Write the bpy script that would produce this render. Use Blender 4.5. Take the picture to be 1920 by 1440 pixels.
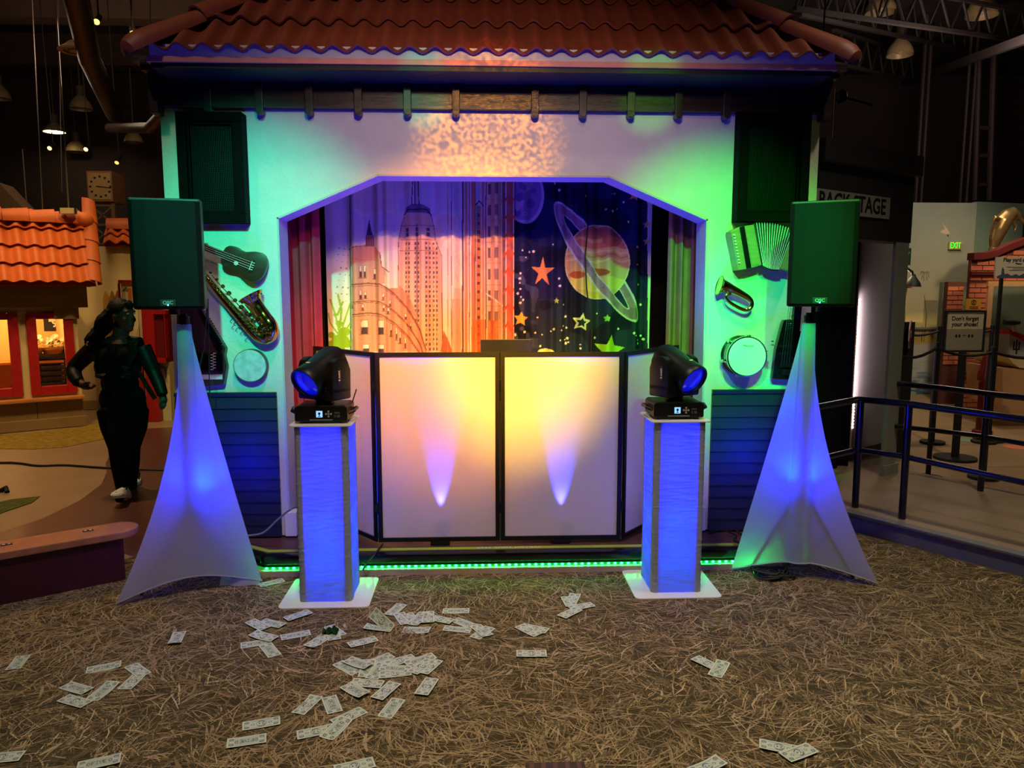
import bpy, bmesh, math, random
import numpy as np
from mathutils import Vector, Matrix, Euler

for o in list(bpy.data.objects): bpy.data.objects.remove(o, do_unlink=True)
SC = bpy.context.scene
COL = SC.collection
R = math.radians
random.seed(7)
RNG = np.random.default_rng(11)

# ------------------------------------------------------------------ camera
FPX, PITCH, YAW, CAMH = 1424.0, R(7.0), R(2.5), 1.7
cam_d = bpy.data.cameras.new('camera'); cam = bpy.data.objects.new('camera', cam_d); COL.objects.link(cam)
cam_d.sensor_fit = 'HORIZONTAL'; cam_d.sensor_width = 36.0; cam_d.lens = FPX / 1920 * 36
cam_d.clip_start = 0.05; cam_d.clip_end = 200
cam.location = (0, 0, CAMH); cam.rotation_euler = (R(90) - PITCH, 0, -YAW)
SC.camera = cam
VF = Vector((math.sin(YAW) * math.cos(PITCH), math.cos(YAW) * math.cos(PITCH), -math.sin(PITCH)))
VR = Vector((math.cos(YAW), -math.sin(YAW), 0)); VU = VR.cross(VF)
CAM = Vector((0, 0, CAMH))
def ray(u, v): return VF + VR * ((u - 960) / FPX) - VU * ((v - 720) / FPX)
def P(u, v, Y):
    """world point that the photo shows at (u, v), standing at depth Y"""
    d = ray(u, v); return CAM + d * (Y / d.y)
def G(u, v, z=0.0):
    """world point on the horizontal level z"""
    d = ray(u, v); return CAM + d * ((z - CAMH) / d.z)
def PX(u, v, X):
    d = ray(u, v); return CAM + d * (X / d.x)
def PL(u, v, p, n):
    d = ray(u, v); p = Vector(p); n = Vector(n); return CAM + d * ((p - CAM).dot(n) / d.dot(n))

# ------------------------------------------------------------------ world, exposure
SC.view_settings.view_transform = 'Standard'
SC.view_settings.look = 'None'
SC.view_settings.exposure = 0.0
SC.view_settings.gamma = 1.0
SC.view_settings.use_curve_mapping = False
W = bpy.data.worlds.new('hall_air'); SC.world = W; W.use_nodes = True
W.node_tree.nodes['Background'].inputs[0].default_value = (0.9, 0.75, 0.6, 1)
W.node_tree.nodes['Background'].inputs[1].default_value = 0.012

# ------------------------------------------------------------------ lamps
def lamp(name, kind, loc, energy, color, aim=None, size=0.1, angle=60, blend=0.6, sizey=None):
    l = bpy.data.lights.new(name, kind); l.energy = energy; l.color = color
    if kind == 'SPOT': l.spot_size = R(angle); l.spot_blend = blend; l.shadow_soft_size = size
    elif kind == 'AREA':
        l.size = size
        if sizey: l.shape = 'RECTANGLE'; l.size_y = sizey
    else: l.shadow_soft_size = size
    o = bpy.data.objects.new(name, l); COL.objects.link(o); o.location = loc
    if aim is not None: o.rotation_euler = (Vector(aim) - Vector(loc)).to_track_quat('-Z', 'Y').to_euler()
    return o
BLUE = (0.0, 0.007, 1.0)
# coloured spots of the overhead rig in front of the stage
lamp('rig_spot_teal', 'SPOT', (-0.75, 0.9, 3.75), 1000, (0.0, 1.0, 0.55), (-1.42, 4.85, 1.85), 0.05, 27, 1.0)
lamp('rig_spot_amber', 'SPOT', (0.1, 0.5, 3.62), 3000, (1.0, 0.30, 0.03), (-0.12, 4.85, 1.5), 0.04, 27, 1.0)
lamp('rig_spot_yellow', 'SPOT', (0.25, 0.5, 3.62), 2500, (1.0, 0.72, 0.0), (0.28, 4.7, 1.25), 0.05, 16, 1.0)
lamp('rig_spot_green', 'SPOT', (1.05, 0.8, 3.75), 1500, (0.0, 1.0, 0.02), (1.55, 4.85, 1.7), 0.05, 26, 1.0)
lamp('rig_spot_mint', 'SPOT', (0.0, 0.8, 3.75), 1000, (0.0, 1.0, 0.25), (1.93, 4.85, 1.55), 0.04, 13, 0.5)
lamp('rig_spot_white', 'SPOT', (0.3, -0.5, 5.0), 210, (1.0, 0.74, 0.48), (0.15, 4.6, 1.0), 0.3, 50, 1.0)
lamp('added_wall_fill', 'SPOT', (0.1, 0.5, 3.6), 270, (1.0, 0.72, 0.55), (0.1, 4.85, 2.45), 0.2, 46, 1.0)  # unseen fill lamp added to brighten the upper stage wall
lamp('rig_spot_teal_narrow', 'SPOT', (-0.2, 0.6, 3.6), 260, (0.0, 1.0, 0.5), P(795, 184, 4.8), 0.03, 5, 0.8)
lamp('rig_spot_green_narrow', 'SPOT', (0.5, 0.6, 3.6), 260, (0.05, 1.0, 0.0), P(1215, 186, 4.8), 0.03, 6, 0.8)
gobo = lamp('rig_spot_gobo', 'SPOT', (0.0, 0.5, 3.6), 1500, (1.0, 0.34, 0.0), P(915, 268, 4.85), 0.010, 14, 0.9)
gl_ = gobo.data; gl_.use_nodes = True; gn = gl_.node_tree.nodes; gk = gl_.node_tree.links     # breakup pattern wheel in the spot
g_tc = gn.new('ShaderNodeTexCoord'); g_n = gn.new('ShaderNodeTexNoise'); g_n.inputs['Scale'].default_value = 240; g_n.inputs['Detail'].default_value = 1.5
g_r = gn.new('ShaderNodeMapRange'); g_r.inputs[1].default_value = 0.47; g_r.inputs[2].default_value = 0.56; g_r.inputs[3].default_value = 0.05; g_r.inputs[4].default_value = 1.0
gk.new(g_tc.outputs['Normal'], g_n.inputs['Vector']); gk.new(g_n.outputs[0], g_r.inputs[0]); gk.new(g_r.outputs[0], gn['Emission'].inputs['Strength'])
# unseen blue uplights added in front of the stage to colour the eave
lamp('added_eave_uplight', 'SPOT', (-0.95, 1.55, 0.15), 140, BLUE, (-0.9, 4.5, 3.15), 0.06, 42, 1.0)
lamp('added_eave_uplight', 'SPOT', (1.15, 1.55, 0.15), 140, BLUE, (1.1, 4.5, 3.15), 0.06, 42, 1.0)
# warm house lights over the floor
lamp('house_light', 'SPOT', (-0.2, 1.6, 6.2), 780, (1.0, 0.86, 0.68), (0.1, 2.3, 0), 0.25, 80, 1.0)
lamp('house_light', 'SPOT', (3.4, 3.2, 6.2), 420, (1.0, 0.84, 0.6), (3.2, 3.4, 0), 0.25, 85, 1.0)
lamp('house_light', 'SPOT', (-4.4, 6.2, 6.2), 760, (1.0, 0.68, 0.36), (-4.2, 6.9, 0), 0.2, 85, 1.0)
lamp('house_light', 'SPOT', (6.0, 8.6, 6.2), 420, (1.0, 0.85, 0.6), (6.8, 10.4, 1.2), 0.2, 80, 1.0)
lamp('house_light', 'SPOT', (-2.8, 2.2, 6.2), 150, (1.0, 0.78, 0.55), (-1.6, 4.6, 3.3), 0.2, 40, 1.0)  # extra lamp added to brighten the left hip caps of the roof
lamp('play_house_spot', 'SPOT', (-5.2, 6.8, 5.6), 470, (1.0, 0.66, 0.28), (-6.0, 9.3, 2.3), 0.1, 42, 0.9)
lamp('play_house_spot', 'SPOT', (-2.6, 7.6, 5.4), 380, (1.0, 0.68, 0.30), (-4.6, 10.2, 1.2), 0.1, 50, 0.9)
lamp('kiosk_spot', 'SPOT', (6.6, 7.2, 4.4), 420, (1.0, 0.74, 0.46), (7.4, 10.2, 2.6), 0.1, 36, 0.9)
lamp('house_light', 'SPOT', (4.4, 4.6, 6.2), 500, (1.0, 0.84, 0.6), (5.6, 8.2, 0.9), 0.2, 50, 1.0)
lamp('added_ceiling_uplight', 'SPOT', (-6.2, 9.6, 3.4), 150, (1.0, 0.66, 0.45), (-5.4, 10.2, 6.4), 0.2, 120, 1.0)  # unseen upward spots added to lift the dark ceiling
lamp('added_ceiling_uplight', 'SPOT', (5.2, 8.2, 3.7), 150, (1.0, 0.78, 0.68), (6.0, 10.5, 6.4), 0.2, 120, 1.0)
lamp('added_ceiling_fill', 'POINT', (-5.0, 10.0, 4.6), 90, (1.0, 0.75, 0.5), None, 0.5)  # weak unseen point lamps added in place of ambient light under the ceiling
lamp('added_ceiling_fill', 'POINT', (6.5, 10.5, 4.6), 100, (1.0, 0.80, 0.65), None, 0.5)

# ------------------------------------------------------------------ helpers
def lin(c):
    c = [x / 255 for x in c]
    return tuple((x / 12.92 if x <= 0.04045 else ((x + 0.055) / 1.055) ** 2.4) for x in c)
MATS = {}
def mat(name, col, rough=0.6, metal=0.0, var=0.12, scale=12.0, bump=0.0, bscale=60.0, emit=0.0, ecol=None,
        spec=0.5, coat=0.0, transl=0.0, attr=None, stretch=(1, 1, 1), dark=0.6, sheen=0.0):
    """procedural material: noise-varied colour, optional relief, emission, translucency, colour attribute"""
    if name in MATS: return MATS[name]
    m = bpy.data.materials.new(name); m.use_nodes = True; MATS[name] = m
    nt = m.node_tree; N = nt.nodes; L = nt.links; b = N['Principled BSDF']
    c = lin(col)
    tc = N.new('ShaderNodeTexCoord'); mp = N.new('ShaderNodeMapping'); mp.inputs['Scale'].default_value = stretch
    L.new(tc.outputs['Object'], mp.inputs[0])
    src = None
    if attr:
        a = N.new('ShaderNodeAttribute'); a.attribute_name = attr; src = a.outputs['Color']
    if var > 0:
        n = N.new('ShaderNodeTexNoise'); n.inputs['Scale'].default_value = scale; n.inputs['Detail'].default_value = 6
        L.new(mp.outputs[0], n.inputs['Vector'])
        r = N.new('ShaderNodeMapRange'); r.inputs[1].default_value = 0.3; r.inputs[2].default_value = 0.7
        r.inputs[3].default_value = 1 - var; r.inputs[4].default_value = 1 + var * 0.5
        L.new(n.outputs[0], r.inputs[0])
        mx = N.new('ShaderNodeMix'); mx.data_type = 'RGBA'; mx.blend_type = 'MULTIPLY'; mx.inputs[0].default_value = 1
        if src: L.new(src, mx.inputs[6])
        else: mx.inputs[6].default_value = (*c, 1)
        L.new(r.outputs[0], mx.inputs[7]); src = mx.outputs[2]
    if src: L.new(src, b.inputs['Base Color'])
    else: b.inputs['Base Color'].default_value = (*c, 1)
    b.inputs['Roughness'].default_value = rough; b.inputs['Metallic'].default_value = metal
    b.inputs['Specular IOR Level'].default_value = spec; b.inputs['Coat Weight'].default_value = coat
    if bump > 0:
        n2 = N.new('ShaderNodeTexNoise'); n2.inputs['Scale'].default_value = bscale; n2.inputs['Detail'].default_value = 4
        L.new(mp.outputs[0], n2.inputs['Vector'])
        bp = N.new('ShaderNodeBump'); bp.inputs['Strength'].default_value = bump; bp.inputs['Distance'].default_value = 0.01
        L.new(n2.outputs[0], bp.inputs['Height']); L.new(bp.outputs[0], b.inputs['Normal'])
    if emit > 0:
        b.inputs['Emission Color'].default_value = (*lin(ecol or col), 1); b.inputs['Emission Strength'].default_value = emit
    if transl > 0:
        t = N.new('ShaderNodeBsdfTranslucent'); ms = N.new('ShaderNodeMixShader'); ms.inputs[0].default_value = transl
        t.inputs[0].default_value = (*c, 1)
        out = N['Material Output']
        L.new(b.outputs[0], ms.inputs[1]); L.new(t.outputs[0], ms.inputs[2]); L.new(ms.outputs[0], out.inputs[0])
    return m

WL = {}
def tag(o, label=None, cat=None, group=None, kind=None):
    if label: o['label'] = label
    if cat: o['category'] = cat
    if group: o['group'] = group
    if kind: o['kind'] = kind
    return o
def thing(name, label, cat, loc=(0, 0, 0), rotz=0.0, group=None, kind=None):
    o = bpy.data.objects.new(name, None); COL.objects.link(o); o.empty_display_size = 0.1
    o.location = loc; o.rotation_euler = (0, 0, rotz); WL[o.name] = Vector(loc)
    return tag(o, label, cat, group, kind)

class MB:
    """collects shapes; build() links them as one mesh object"""
    def __init__(s): s.v = []; s.f = []; s.mi = []; s.cur = 0
    def add(s, vs, fs):
        b = len(s.v); s.v += [Vector(p) for p in vs]
        s.f += [tuple(i + b for i in f) for f in fs]; s.mi += [s.cur] * len(fs); return s
    def hexa(s, p): return s.add(p, [(0, 3, 2, 1), (4, 5, 6, 7), (0, 1, 5, 4), (1, 2, 6, 5), (2, 3, 7, 6), (3, 0, 4, 7)])
    def box(s, x0, x1, y0, y1, z0, z1):
        return s.hexa([(x0, y0, z0), (x1, y0, z0), (x1, y1, z0), (x0, y1, z0), (x0, y0, z1), (x1, y0, z1), (x1, y1, z1), (x0, y1, z1)])
    def obox(s, c, sx, sy, sz, m=None):
        c = Vector(c); m = m or Matrix.Identity(3)
        return s.hexa([c + m @ Vector((a * sx / 2, b * sy / 2, d * sz / 2)) for d in (-1, 1) for a, b in ((-1, -1), (1, -1), (1, 1), (-1, 1))])
    def beam(s, p0, p1, w, h, up=(0, 0, 1)):
        p0 = Vector(p0); p1 = Vector(p1); d = (p1 - p0).normalized(); x = d.cross(Vector(up))
        if x.length < 1e-4: x = d.cross(Vector((0, 1, 0)))
        x.normalize(); y = x.cross(d)
        q = [p + x * a * w / 2 + y * b * h / 2 for p in (p0, p1) for a, b in ((-1, -1), (1, -1), (1, 1), (-1, 1))]
        return s.hexa(q)
    def ring(s, c, x, y, r, n, ry=None):
        return [Vector(c) + x * (r * math.cos(2 * math.pi * i / n)) + y * ((ry or r) * math.sin(2 * math.pi * i / n)) for i in range(n)]
    def loft(s, rings, cap=True, closed=False):
        n = len(rings[0]); vs = [p for r in rings for p in r]; fs = []
        m = len(rings)
        for k in range(m if closed else m - 1):
            a = k * n; b = ((k + 1) % m) * n
            for i in range(n):
                j = (i + 1) % n; fs.append((a + i, a + j, b + j, b + i))
        if cap and not closed:
            fs.append(tuple(reversed(range(n)))); fs.append(tuple(range((m - 1) * n, m * n)))
        return s.add(vs, fs)
    def cyl(s, p0, p1, r, r1=None, n=16, cap=True):
        p0 = Vector(p0); p1 = Vector(p1); d = (p1 - p0).normalized()
        x = d.orthogonal().normalized(); y = d.cross(x)
        return s.loft([s.ring(p0, x, y, r, n), s.ring(p1, x, y, r if r1 is None else r1, n)], cap)
    def lathe(s, prof, o=(0, 0, 0), ax=(0, 0, 1), n=24, cap=True):
        o = Vector(o); d = Vector(ax).normalized(); x = d.orthogonal().normalized(); y = d.cross(x)
        return s.loft([s.ring(o + d * h, x, y, max(r, 1e-4), n) for r, h in prof], cap)
    def tube(s, pts, r, n=8, closed=False, ry=None):
        pts = [Vector(p) for p in pts]; m = len(pts); rs = r if isinstance(r, (list, tuple)) else [r] * m
        rings = []; x = None
        for i, p in enumerate(pts):
            if closed: d = pts[(i + 1) % m] - pts[i - 1]
            else: d = pts[min(i + 1, m - 1)] - pts[max(i - 1, 0)]
            d.normalize()
            if x is None: x = d.orthogonal().normalized()
            else:
                x = x - d * x.dot(d)
                x = x.normalized() if x.length > 1e-6 else d.orthogonal().normalized()
            y = d.cross(x)
            q = rs[i]
            rings.append(s.ring(p, x, y, q, n))
        return s.loft(rings, True, closed)
    def ell(s, c, rx, ry, rz, n=16, m=10, rot=None):
        c = Vector(c); rot = rot or Matrix.Identity(3); rings = []
        for k in range(m + 1):
            t = math.pi * (k / m) ; q = max(math.sin(t), 0.01)
            rings.append([c + rot @ Vector((rx * q * math.cos(2 * math.pi * i / n), ry * q * math.sin(2 * math.pi * i / n), -rz * math.cos(t))) for i in range(n)])
        return s.loft(rings)
    def prism(s, poly, d, o=(0, 0, 0), ax=(1, 0, 0), ay=(0, 0, 1)):
        """polygon in the plane (ax, ay) at o, pushed along vector d"""
        o = Vector(o); ax = Vector(ax); ay = Vector(ay); d = Vector(d); n = len(poly)
        a = [o + ax * p[0] + ay * p[1] for p in poly]; b = [p + d for p in a]
        flip = ax.cross(ay).dot(d) > 0
        fs = [tuple(range(n)) if not flip else tuple(reversed(range(n))), tuple(range(n, 2 * n)) if flip else tuple(reversed(range(n, 2 * n)))]
        for i in range(n):
            j = (i + 1) % n; fs.append((i, j, n + j, n + i) if flip else (j, i, n + i, n + j))
        return s.add(a + b, fs)
    def pprism(s, pts, d):
        """polygon of world points pushed along d"""
        pts = [Vector(p) for p in pts]; d = Vector(d); n = len(pts)
        nn = Vector((0, 0, 0))
        for i in range(n): nn += pts[i].cross(pts[(i + 1) % n])
        flip = nn.dot(d) > 0
        fs = [tuple(reversed(range(n))) if flip else tuple(range(n)), tuple(range(n, 2 * n)) if flip else tuple(reversed(range(n, 2 * n)))]
        for i in range(n):
            j = (i + 1) % n; fs.append((i, j, n + j, n + i) if flip else (j, i, n + i, n + j))
        return s.add(pts + [p + d for p in pts], fs)
    def frame(s, x0, x1, z0, z1, w, y0, y1, wb=None):
        wb = wb or w
        s.box(x0, x1, y0, y1, z1 - w, z1); s.box(x0, x1, y0, y1, z0, z0 + wb)
        s.box(x0, x0 + w, y0, y1, z0 + wb, z1 - w); s.box(x1 - w, x1, y0, y1, z0 + wb, z1 - w); return s
    def grid(s, fn, nu, nv):
        vs = [fn(i / nu, j / nv) for j in range(nv + 1) for i in range(nu + 1)]
        fs = [(j * (nu + 1) + i, j * (nu + 1) + i + 1, (j + 1) * (nu + 1) + i + 1, (j + 1) * (nu + 1) + i) for j in range(nv) for i in range(nu)]
        return s.add(vs, fs)
    def build(s, name, m, parent=None, smooth=False, bevel=0.0, local=False, off=None, angle=35):
        vs = s.v; loc = Vector((0, 0, 0))
        if parent is not None and not local: o0 = WL.get(parent.name, Vector((0, 0, 0)))
        elif parent is None and not local:
            xs = [p.x for p in vs]; ys = [p.y for p in vs]; zs = [p.z for p in vs]
            o0 = Vector(((min(xs) + max(xs)) / 2, (min(ys) + max(ys)) / 2, min(zs))); loc = o0
        else: o0 = Vector((0, 0, 0))
        if off is not None: o0 = Vector(off); loc = o0 if parent is None else loc
        me = bpy.data.meshes.new(name); me.from_pydata([tuple(p - o0) for p in vs], [], s.f)
        ms = m if isinstance(m, (list, tuple)) else [m]
        for q in ms: me.materials.append(q)
        if len(ms) > 1: me.polygons.foreach_set('material_index', s.mi)
        if bevel > 0:
            bm = bmesh.new(); bm.from_mesh(me)
            es = [e for e in bm.edges if len(e.link_faces) == 2 and e.calc_face_angle(0) > 0.5]
            bmesh.ops.bevel(bm, geom=es, offset=bevel, segments=2, affect='EDGES', clamp_overlap=True, profile=0.6)
            bm.to_mesh(me); bm.free()
        if smooth:
            me.polygons.foreach_set('use_smooth', [True] * len(me.polygons)); me.set_sharp_from_angle(angle=R(angle))
        me.update()
        o = bpy.data.objects.new(name, me); COL.objects.link(o); o.location = loc
        if parent is not None: o.parent = parent; WL[o.name] = WL.get(parent.name, Vector((0, 0, 0)))
        else: WL[o.name] = loc
        return o
def link_copy(src, parent=None, loc=None, rot=None, name=None):
    c = src.copy(); COL.objects.link(c)
    if parent is not None: c.parent = parent
    if loc is not None: c.location = loc
    if rot is not None: c.rotation_euler = rot
    return c
def fuse(mb, name, m, voxel, smooth_it=2, parent=None, off=None):
    """one continuous skin over all the shapes collected in mb"""
    o = mb.build(name + '_raw', m, local=True)
    md = o.modifiers.new('r', 'REMESH'); md.mode = 'VOXEL'; md.voxel_size = voxel; md.use_smooth_shade = True
    if smooth_it:
        sm = o.modifiers.new('s', 'SMOOTH'); sm.iterations = smooth_it; sm.factor = 0.5
    dg = bpy.context.evaluated_depsgraph_get(); me = bpy.data.meshes.new_from_object(o.evaluated_get(dg))
    bpy.data.objects.remove(o, do_unlink=True)
    me.name = name; me.materials.clear()
    for q in (m if isinstance(m, (list, tuple)) else [m]): me.materials.append(q)
    o0 = Vector(off) if off is not None else (WL.get(parent.name, Vector()) if parent is not None else Vector())
    me.transform(Matrix.Translation(-o0))
    r = bpy.data.objects.new(name, me); COL.objects.link(r)
    if parent is not None: r.parent = parent
    elif off is not None: r.location = off
    WL[r.name] = o0
    return r
def text(name, body, size, M4, m, parent=None, extrude=0.001, bold=0.0, align='CENTER', width=None, shear=0.0):
    cu = bpy.data.curves.new(name, 'FONT'); cu.body = body; cu.size = size; cu.extrude = extrude; cu.align_x = align; cu.align_y = 'CENTER'
    cu.offset = bold; cu.shear = shear; cu.resolution_u = 3
    o = bpy.data.objects.new(name, cu); COL.objects.link(o)
    dg = bpy.context.evaluated_depsgraph_get(); dg.update(); me = bpy.data.meshes.new_from_object(o.evaluated_get(dg))
    bpy.data.objects.remove(o, do_unlink=True); bpy.data.curves.remove(cu)
    if width:
        xs = [v.co.x for v in me.vertices]; k = width / max(max(xs) - min(xs), 1e-6)
        me.transform(Matrix.Diagonal((k, 1, 1, 1)))
    M4 = Matrix(M4)
    if parent is not None: M4 = Matrix.Translation(-WL.get(parent.name, Vector())) @ M4
    me.transform(M4); me.materials.clear(); me.materials.append(m); me.name = name
    r = bpy.data.objects.new(name, me); COL.objects.link(r)
    if parent is not None: r.parent = parent
    WL[r.name] = WL.get(parent.name, Vector()) if parent is not None else Vector()
    return r
def facing(o, ax, ay):
    """4x4 that puts text upright in the plane of ax (reading direction) and ay (up)"""
    ax = Vector(ax).normalized(); ay = Vector(ay).normalized(); az = ax.cross(ay)
    m = Matrix((ax, ay, az)).transposed().to_4x4(); m.translation = Vector(o); return m
XA, YA, ZA = Vector((1, 0, 0)), Vector((0, 1, 0)), Vector((0, 0, 1))
# ------------------------------------------------------------------ the hall
M_ceil = mat('dark_ceiling', (34, 26, 24), 0.9, var=0.3, scale=0.8)
M_hallwall = mat('dark_purple_wall', (52, 38, 40), 0.9, var=0.2, scale=0.6)
M_concrete = mat('tan_concrete', (150, 122, 88), 0.45, var=0.14, scale=2.5)
def struct(o): o['kind'] = 'structure'; return o
RX0, RX1, RY0, RY1, RZ = -11.0, 14.0, -4.0, 17.0, 6.4
struct(MB().box(RX0, RX1, RY0, RY1, -0.12, -0.006).build('floor', M_concrete))
struct(MB().box(RX0, RX1, RY0, RY1, RZ, RZ + 0.1).build('ceiling', M_ceil))
struct(MB().box(RX0, RX1, RY1, RY1 + 0.1, -0.1, RZ).build('wall_back', M_hallwall))
struct(MB().box(RX0 - 0.1, RX0, RY0, RY1, -0.1, RZ).build('wall_left', M_hallwall))
struct(MB().box(RX1, RX1 + 0.1, RY0, RY1, -0.1, RZ).build('wall_right', M_hallwall))
struct(MB().box(RX0, RX1, RY0 - 0.1, RY0, -0.1, RZ).build('wall_front', M_hallwall))
# floor finishes, thin layers on the slab: points are places on the ground
def floor_layer(name, pts, m, z=0.0, th=0.006, label=None):
    return struct(MB().prism([(p.x, p.y) for p in pts], (0, 0, -th), (0, 0, z), XA, YA).build(name, m))
M_carpet = mat('straw_carpet_base', (78, 66, 44), 0.95, var=0.45, scale=9, spec=0.1, bump=0.3, bscale=90)
M_maroonpath = mat('brown_terrazzo', (92, 58, 48), 0.35, var=0.18, scale=3)
M_yellowstraw = mat('yellow_straw_carpet', (150, 124, 50), 0.9, var=0.4, scale=14, spec=0.1)
V2 = lambda x, y: Vector((x, y, 0))
g = lambda u, v: G(u, v)
CARP = [V2(-2.9, -3.9), V2(9, -3.9), V2(9, 2.2), V2(3.45, 3.85), V2(2.66, 5.12), V2(2.3, 5.3), V2(2.2, 5.6), V2(-1.95, 5.6), V2(-1.98, 5.0), g(262, 1040), V2(-2.3, 4.72), V2(-2.75, 4.4), V2(-4.2, 3.3), V2(-4.2, -3.9)]
floor_layer('floor_carpet', CARP, M_carpet, -0.0005, 0.0055)
ap = [g(-60, 822), g(0, 815), g(60, 812), g(150, 800), g(195, 790), g(225, 800), g(200, 822), g(120, 838), g(60, 842), g(-60, 840)]
floor_layer('floor_straw_strip', ap, M_yellowstraw, -0.0005, 0.0055)
pp = [g(250, 805), g(335, 800), g(360, 850), g(380, 1000), g(262, 1045), g(130, 1008), g(60, 1005), g(0, 1020), g(-30, 1012), g(0, 998), g(80, 972), g(150, 938), g(190, 908), g(200, 885), g(198, 868), g(205, 855), g(230, 842), g(270, 825)]
floor_layer('floor_path', pp, M_maroonpath, -0.0005, 0.0055)
floor_layer('floor_straw_patch', [g(-20, 945), g(20, 936), g(75, 930), g(60, 942), g(20, 955), g(-20, 970)], mat('green_straw_carpet', (92, 96, 46), 0.9, var=0.4, scale=14, spec=0.1), -0.0005, 0.0055)
# printed straw on the carpet
def straw():
    n = 90000; r = RNG
    x = r.uniform(-3.6, 5.2, n); y = 1.55 + (5.15 - 1.55) * r.random(n) ** 1.15
    # keep only strands on the carpet
    poly = [(p.x, p.y) for p in CARP]; ins = np.zeros(n, bool)
    for i in range(len(poly)):
        x0, y0 = poly[i]; x1, y1 = poly[(i + 1) % len(poly)]
        if y0 == y1: continue
        c = (y >= min(y0, y1)) & (y < max(y0, y1)); ins ^= c & (x < x0 + (y - y0) * (x1 - x0) / (y1 - y0))
    x, y = x[ins], y[ins]; n = len(x)
    def ns(a, b, sc, seed):
        q = np.random.default_rng(seed).random((80, 80)); u = (a / sc) % 78; v = (b / sc) % 78; i = u.astype(int); j = v.astype(int); fu = u - i; fv = v - j
        return q[j, i] * (1 - fu) * (1 - fv) + q[j, i + 1] * fu * (1 - fv) + q[j + 1, i] * (1 - fu) * fv + q[j + 1, i + 1] * fu * fv
    base = ns(x + 9, y + 9, 0.45, 1) * 9; ang = base + r.normal(0, 0.75, n)
    L = r.uniform(0.03, 0.15, n) * (1 + 0.6 * (r.random(n) > 0.93)); w = r.uniform(0.0012, 0.0036, n) * np.where(r.random(n) > 0.96, 2.4, 1.0)
    z = r.uniform(0.0002, 0.0012, n); bend = r.normal(0, 0.22, n)
    co = np.zeros((n, 6, 3))
    for k, s in enumerate((-0.5, 0.0, 0.5)):
        a = ang + bend * s * 2
        px_ = x + L * s * np.cos(ang) - L * bend * 0.5 * (s * s * 4 - 1) * np.sin(ang) * 0.5; py_ = y + L * s * np.sin(ang) + L * bend * 0.5 * (s * s * 4 - 1) * np.cos(ang) * 0.5
        ww = w * (0.5 if k != 1 else 1.0)
        co[:, 2 * k, 0] = px_ - ww * np.sin(a); co[:, 2 * k, 1] = py_ + ww * np.cos(a); co[:, 2 * k + 1, 0] = px_ + ww * np.sin(a); co[:, 2 * k + 1, 1] = py_ - ww * np.cos(a)
        co[:, 2 * k:2 * k + 2, 2] = z[:, None]
    b0 = np.arange(n)[:, None] * 6; f = np.concatenate([b0 + np.array([[0, 1, 3, 2]]), b0 + np.array([[2, 3, 5, 4]])], 0)
    pal = np.array([lin(c) for c in ((176, 152, 110), (154, 130, 92), (132, 110, 76), (106, 94, 60), (84, 78, 50), (194, 170, 128), (112, 100, 62))])
    tone = ns(x + 3, y + 5, 0.7, 4); ci = np.clip((r.random(n) * 5 + (0.55 - tone) * 4).astype(int), 0, 6); cc = pal[ci] * r.uniform(0.7, 1.1, (n, 1))
    me = bpy.data.meshes.new('straw_strands'); me.vertices.add(n * 6); me.vertices.foreach_set('co', co.astype(np.float32).ravel())
    me.loops.add(f.size); me.loops.foreach_set('vertex_index', f.astype(np.int32).ravel()); me.polygons.add(len(f)); me.polygons.foreach_set('loop_start', np.arange(0, f.size, 4, dtype=np.int32))
    a = me.color_attributes.new('print', 'FLOAT_COLOR', 'POINT'); c4 = np.ones((n, 6, 4)); c4[:, :, :3] = cc[:, None, :]; a.data.foreach_set('color', c4.astype(np.float32).ravel())
    me.materials.append(mat('straw_strand', (255, 255, 255), 0.9, var=0, attr='print', spec=0.15)); me.update()
    o = bpy.data.objects.new('straw_strands', me); COL.objects.link(o)
    tag(o, 'tan and olive straw strands covering the hall carpet', 'straw', kind='stuff'); return o
straw()
# ------------------------------------------------------------------ materials
M_stucco = mat('stucco', (214, 208, 200), 0.75, var=0.05, scale=9, bump=0.35, bscale=55)
M_navy = mat('navy_siding', (20, 22, 40), 0.45, var=0.25, scale=6, stretch=(1, 1, 6), bump=0.1, bscale=40)
M_darkwood = mat('dark_brown_wood', (46, 30, 24), 0.28, var=0.4, scale=5, stretch=(0.6, 4, 6), bump=0.25, bscale=50)
M_tile = mat('terracotta_tile', (132, 60, 42), 0.55, var=0.22, scale=7, bump=0.15, bscale=30)
M_tile2 = mat('terracotta_cap', (148, 70, 46), 0.55, var=0.2, scale=6, bump=0.1, bscale=30)
M_fascia = mat('fascia_salmon', (206, 128, 112), 0.6, var=0.08)
M_closure = mat('eave_closure_board', (190, 185, 190), 0.7, var=0.1)
M_black = mat('matte_black', (12, 12, 13), 0.6, var=0.2)
M_blackgloss = mat('gloss_black', (10, 10, 11), 0.22, var=0.2, bump=0.08, bscale=20)
M_stagefloor = mat('brown_laminate', (92, 58, 44), 0.4, var=0.25, scale=5, stretch=(1, 8, 1))
M_lime = mat('lime_tape', (150, 178, 52), 0.5, var=0.06)
M_white = mat('white_paint', (228, 226, 220), 0.6, var=0.04)
M_kick = mat('beige_kickboard', (176, 158, 120), 0.6, var=0.15, scale=8)
M_dark = mat('dark_interior', (16, 14, 18), 0.85, var=0.2)
M_jamb = mat('grey_jamb_paint', (186, 186, 194), 0.7, var=0.08, bump=0.15, bscale=50)

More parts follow.
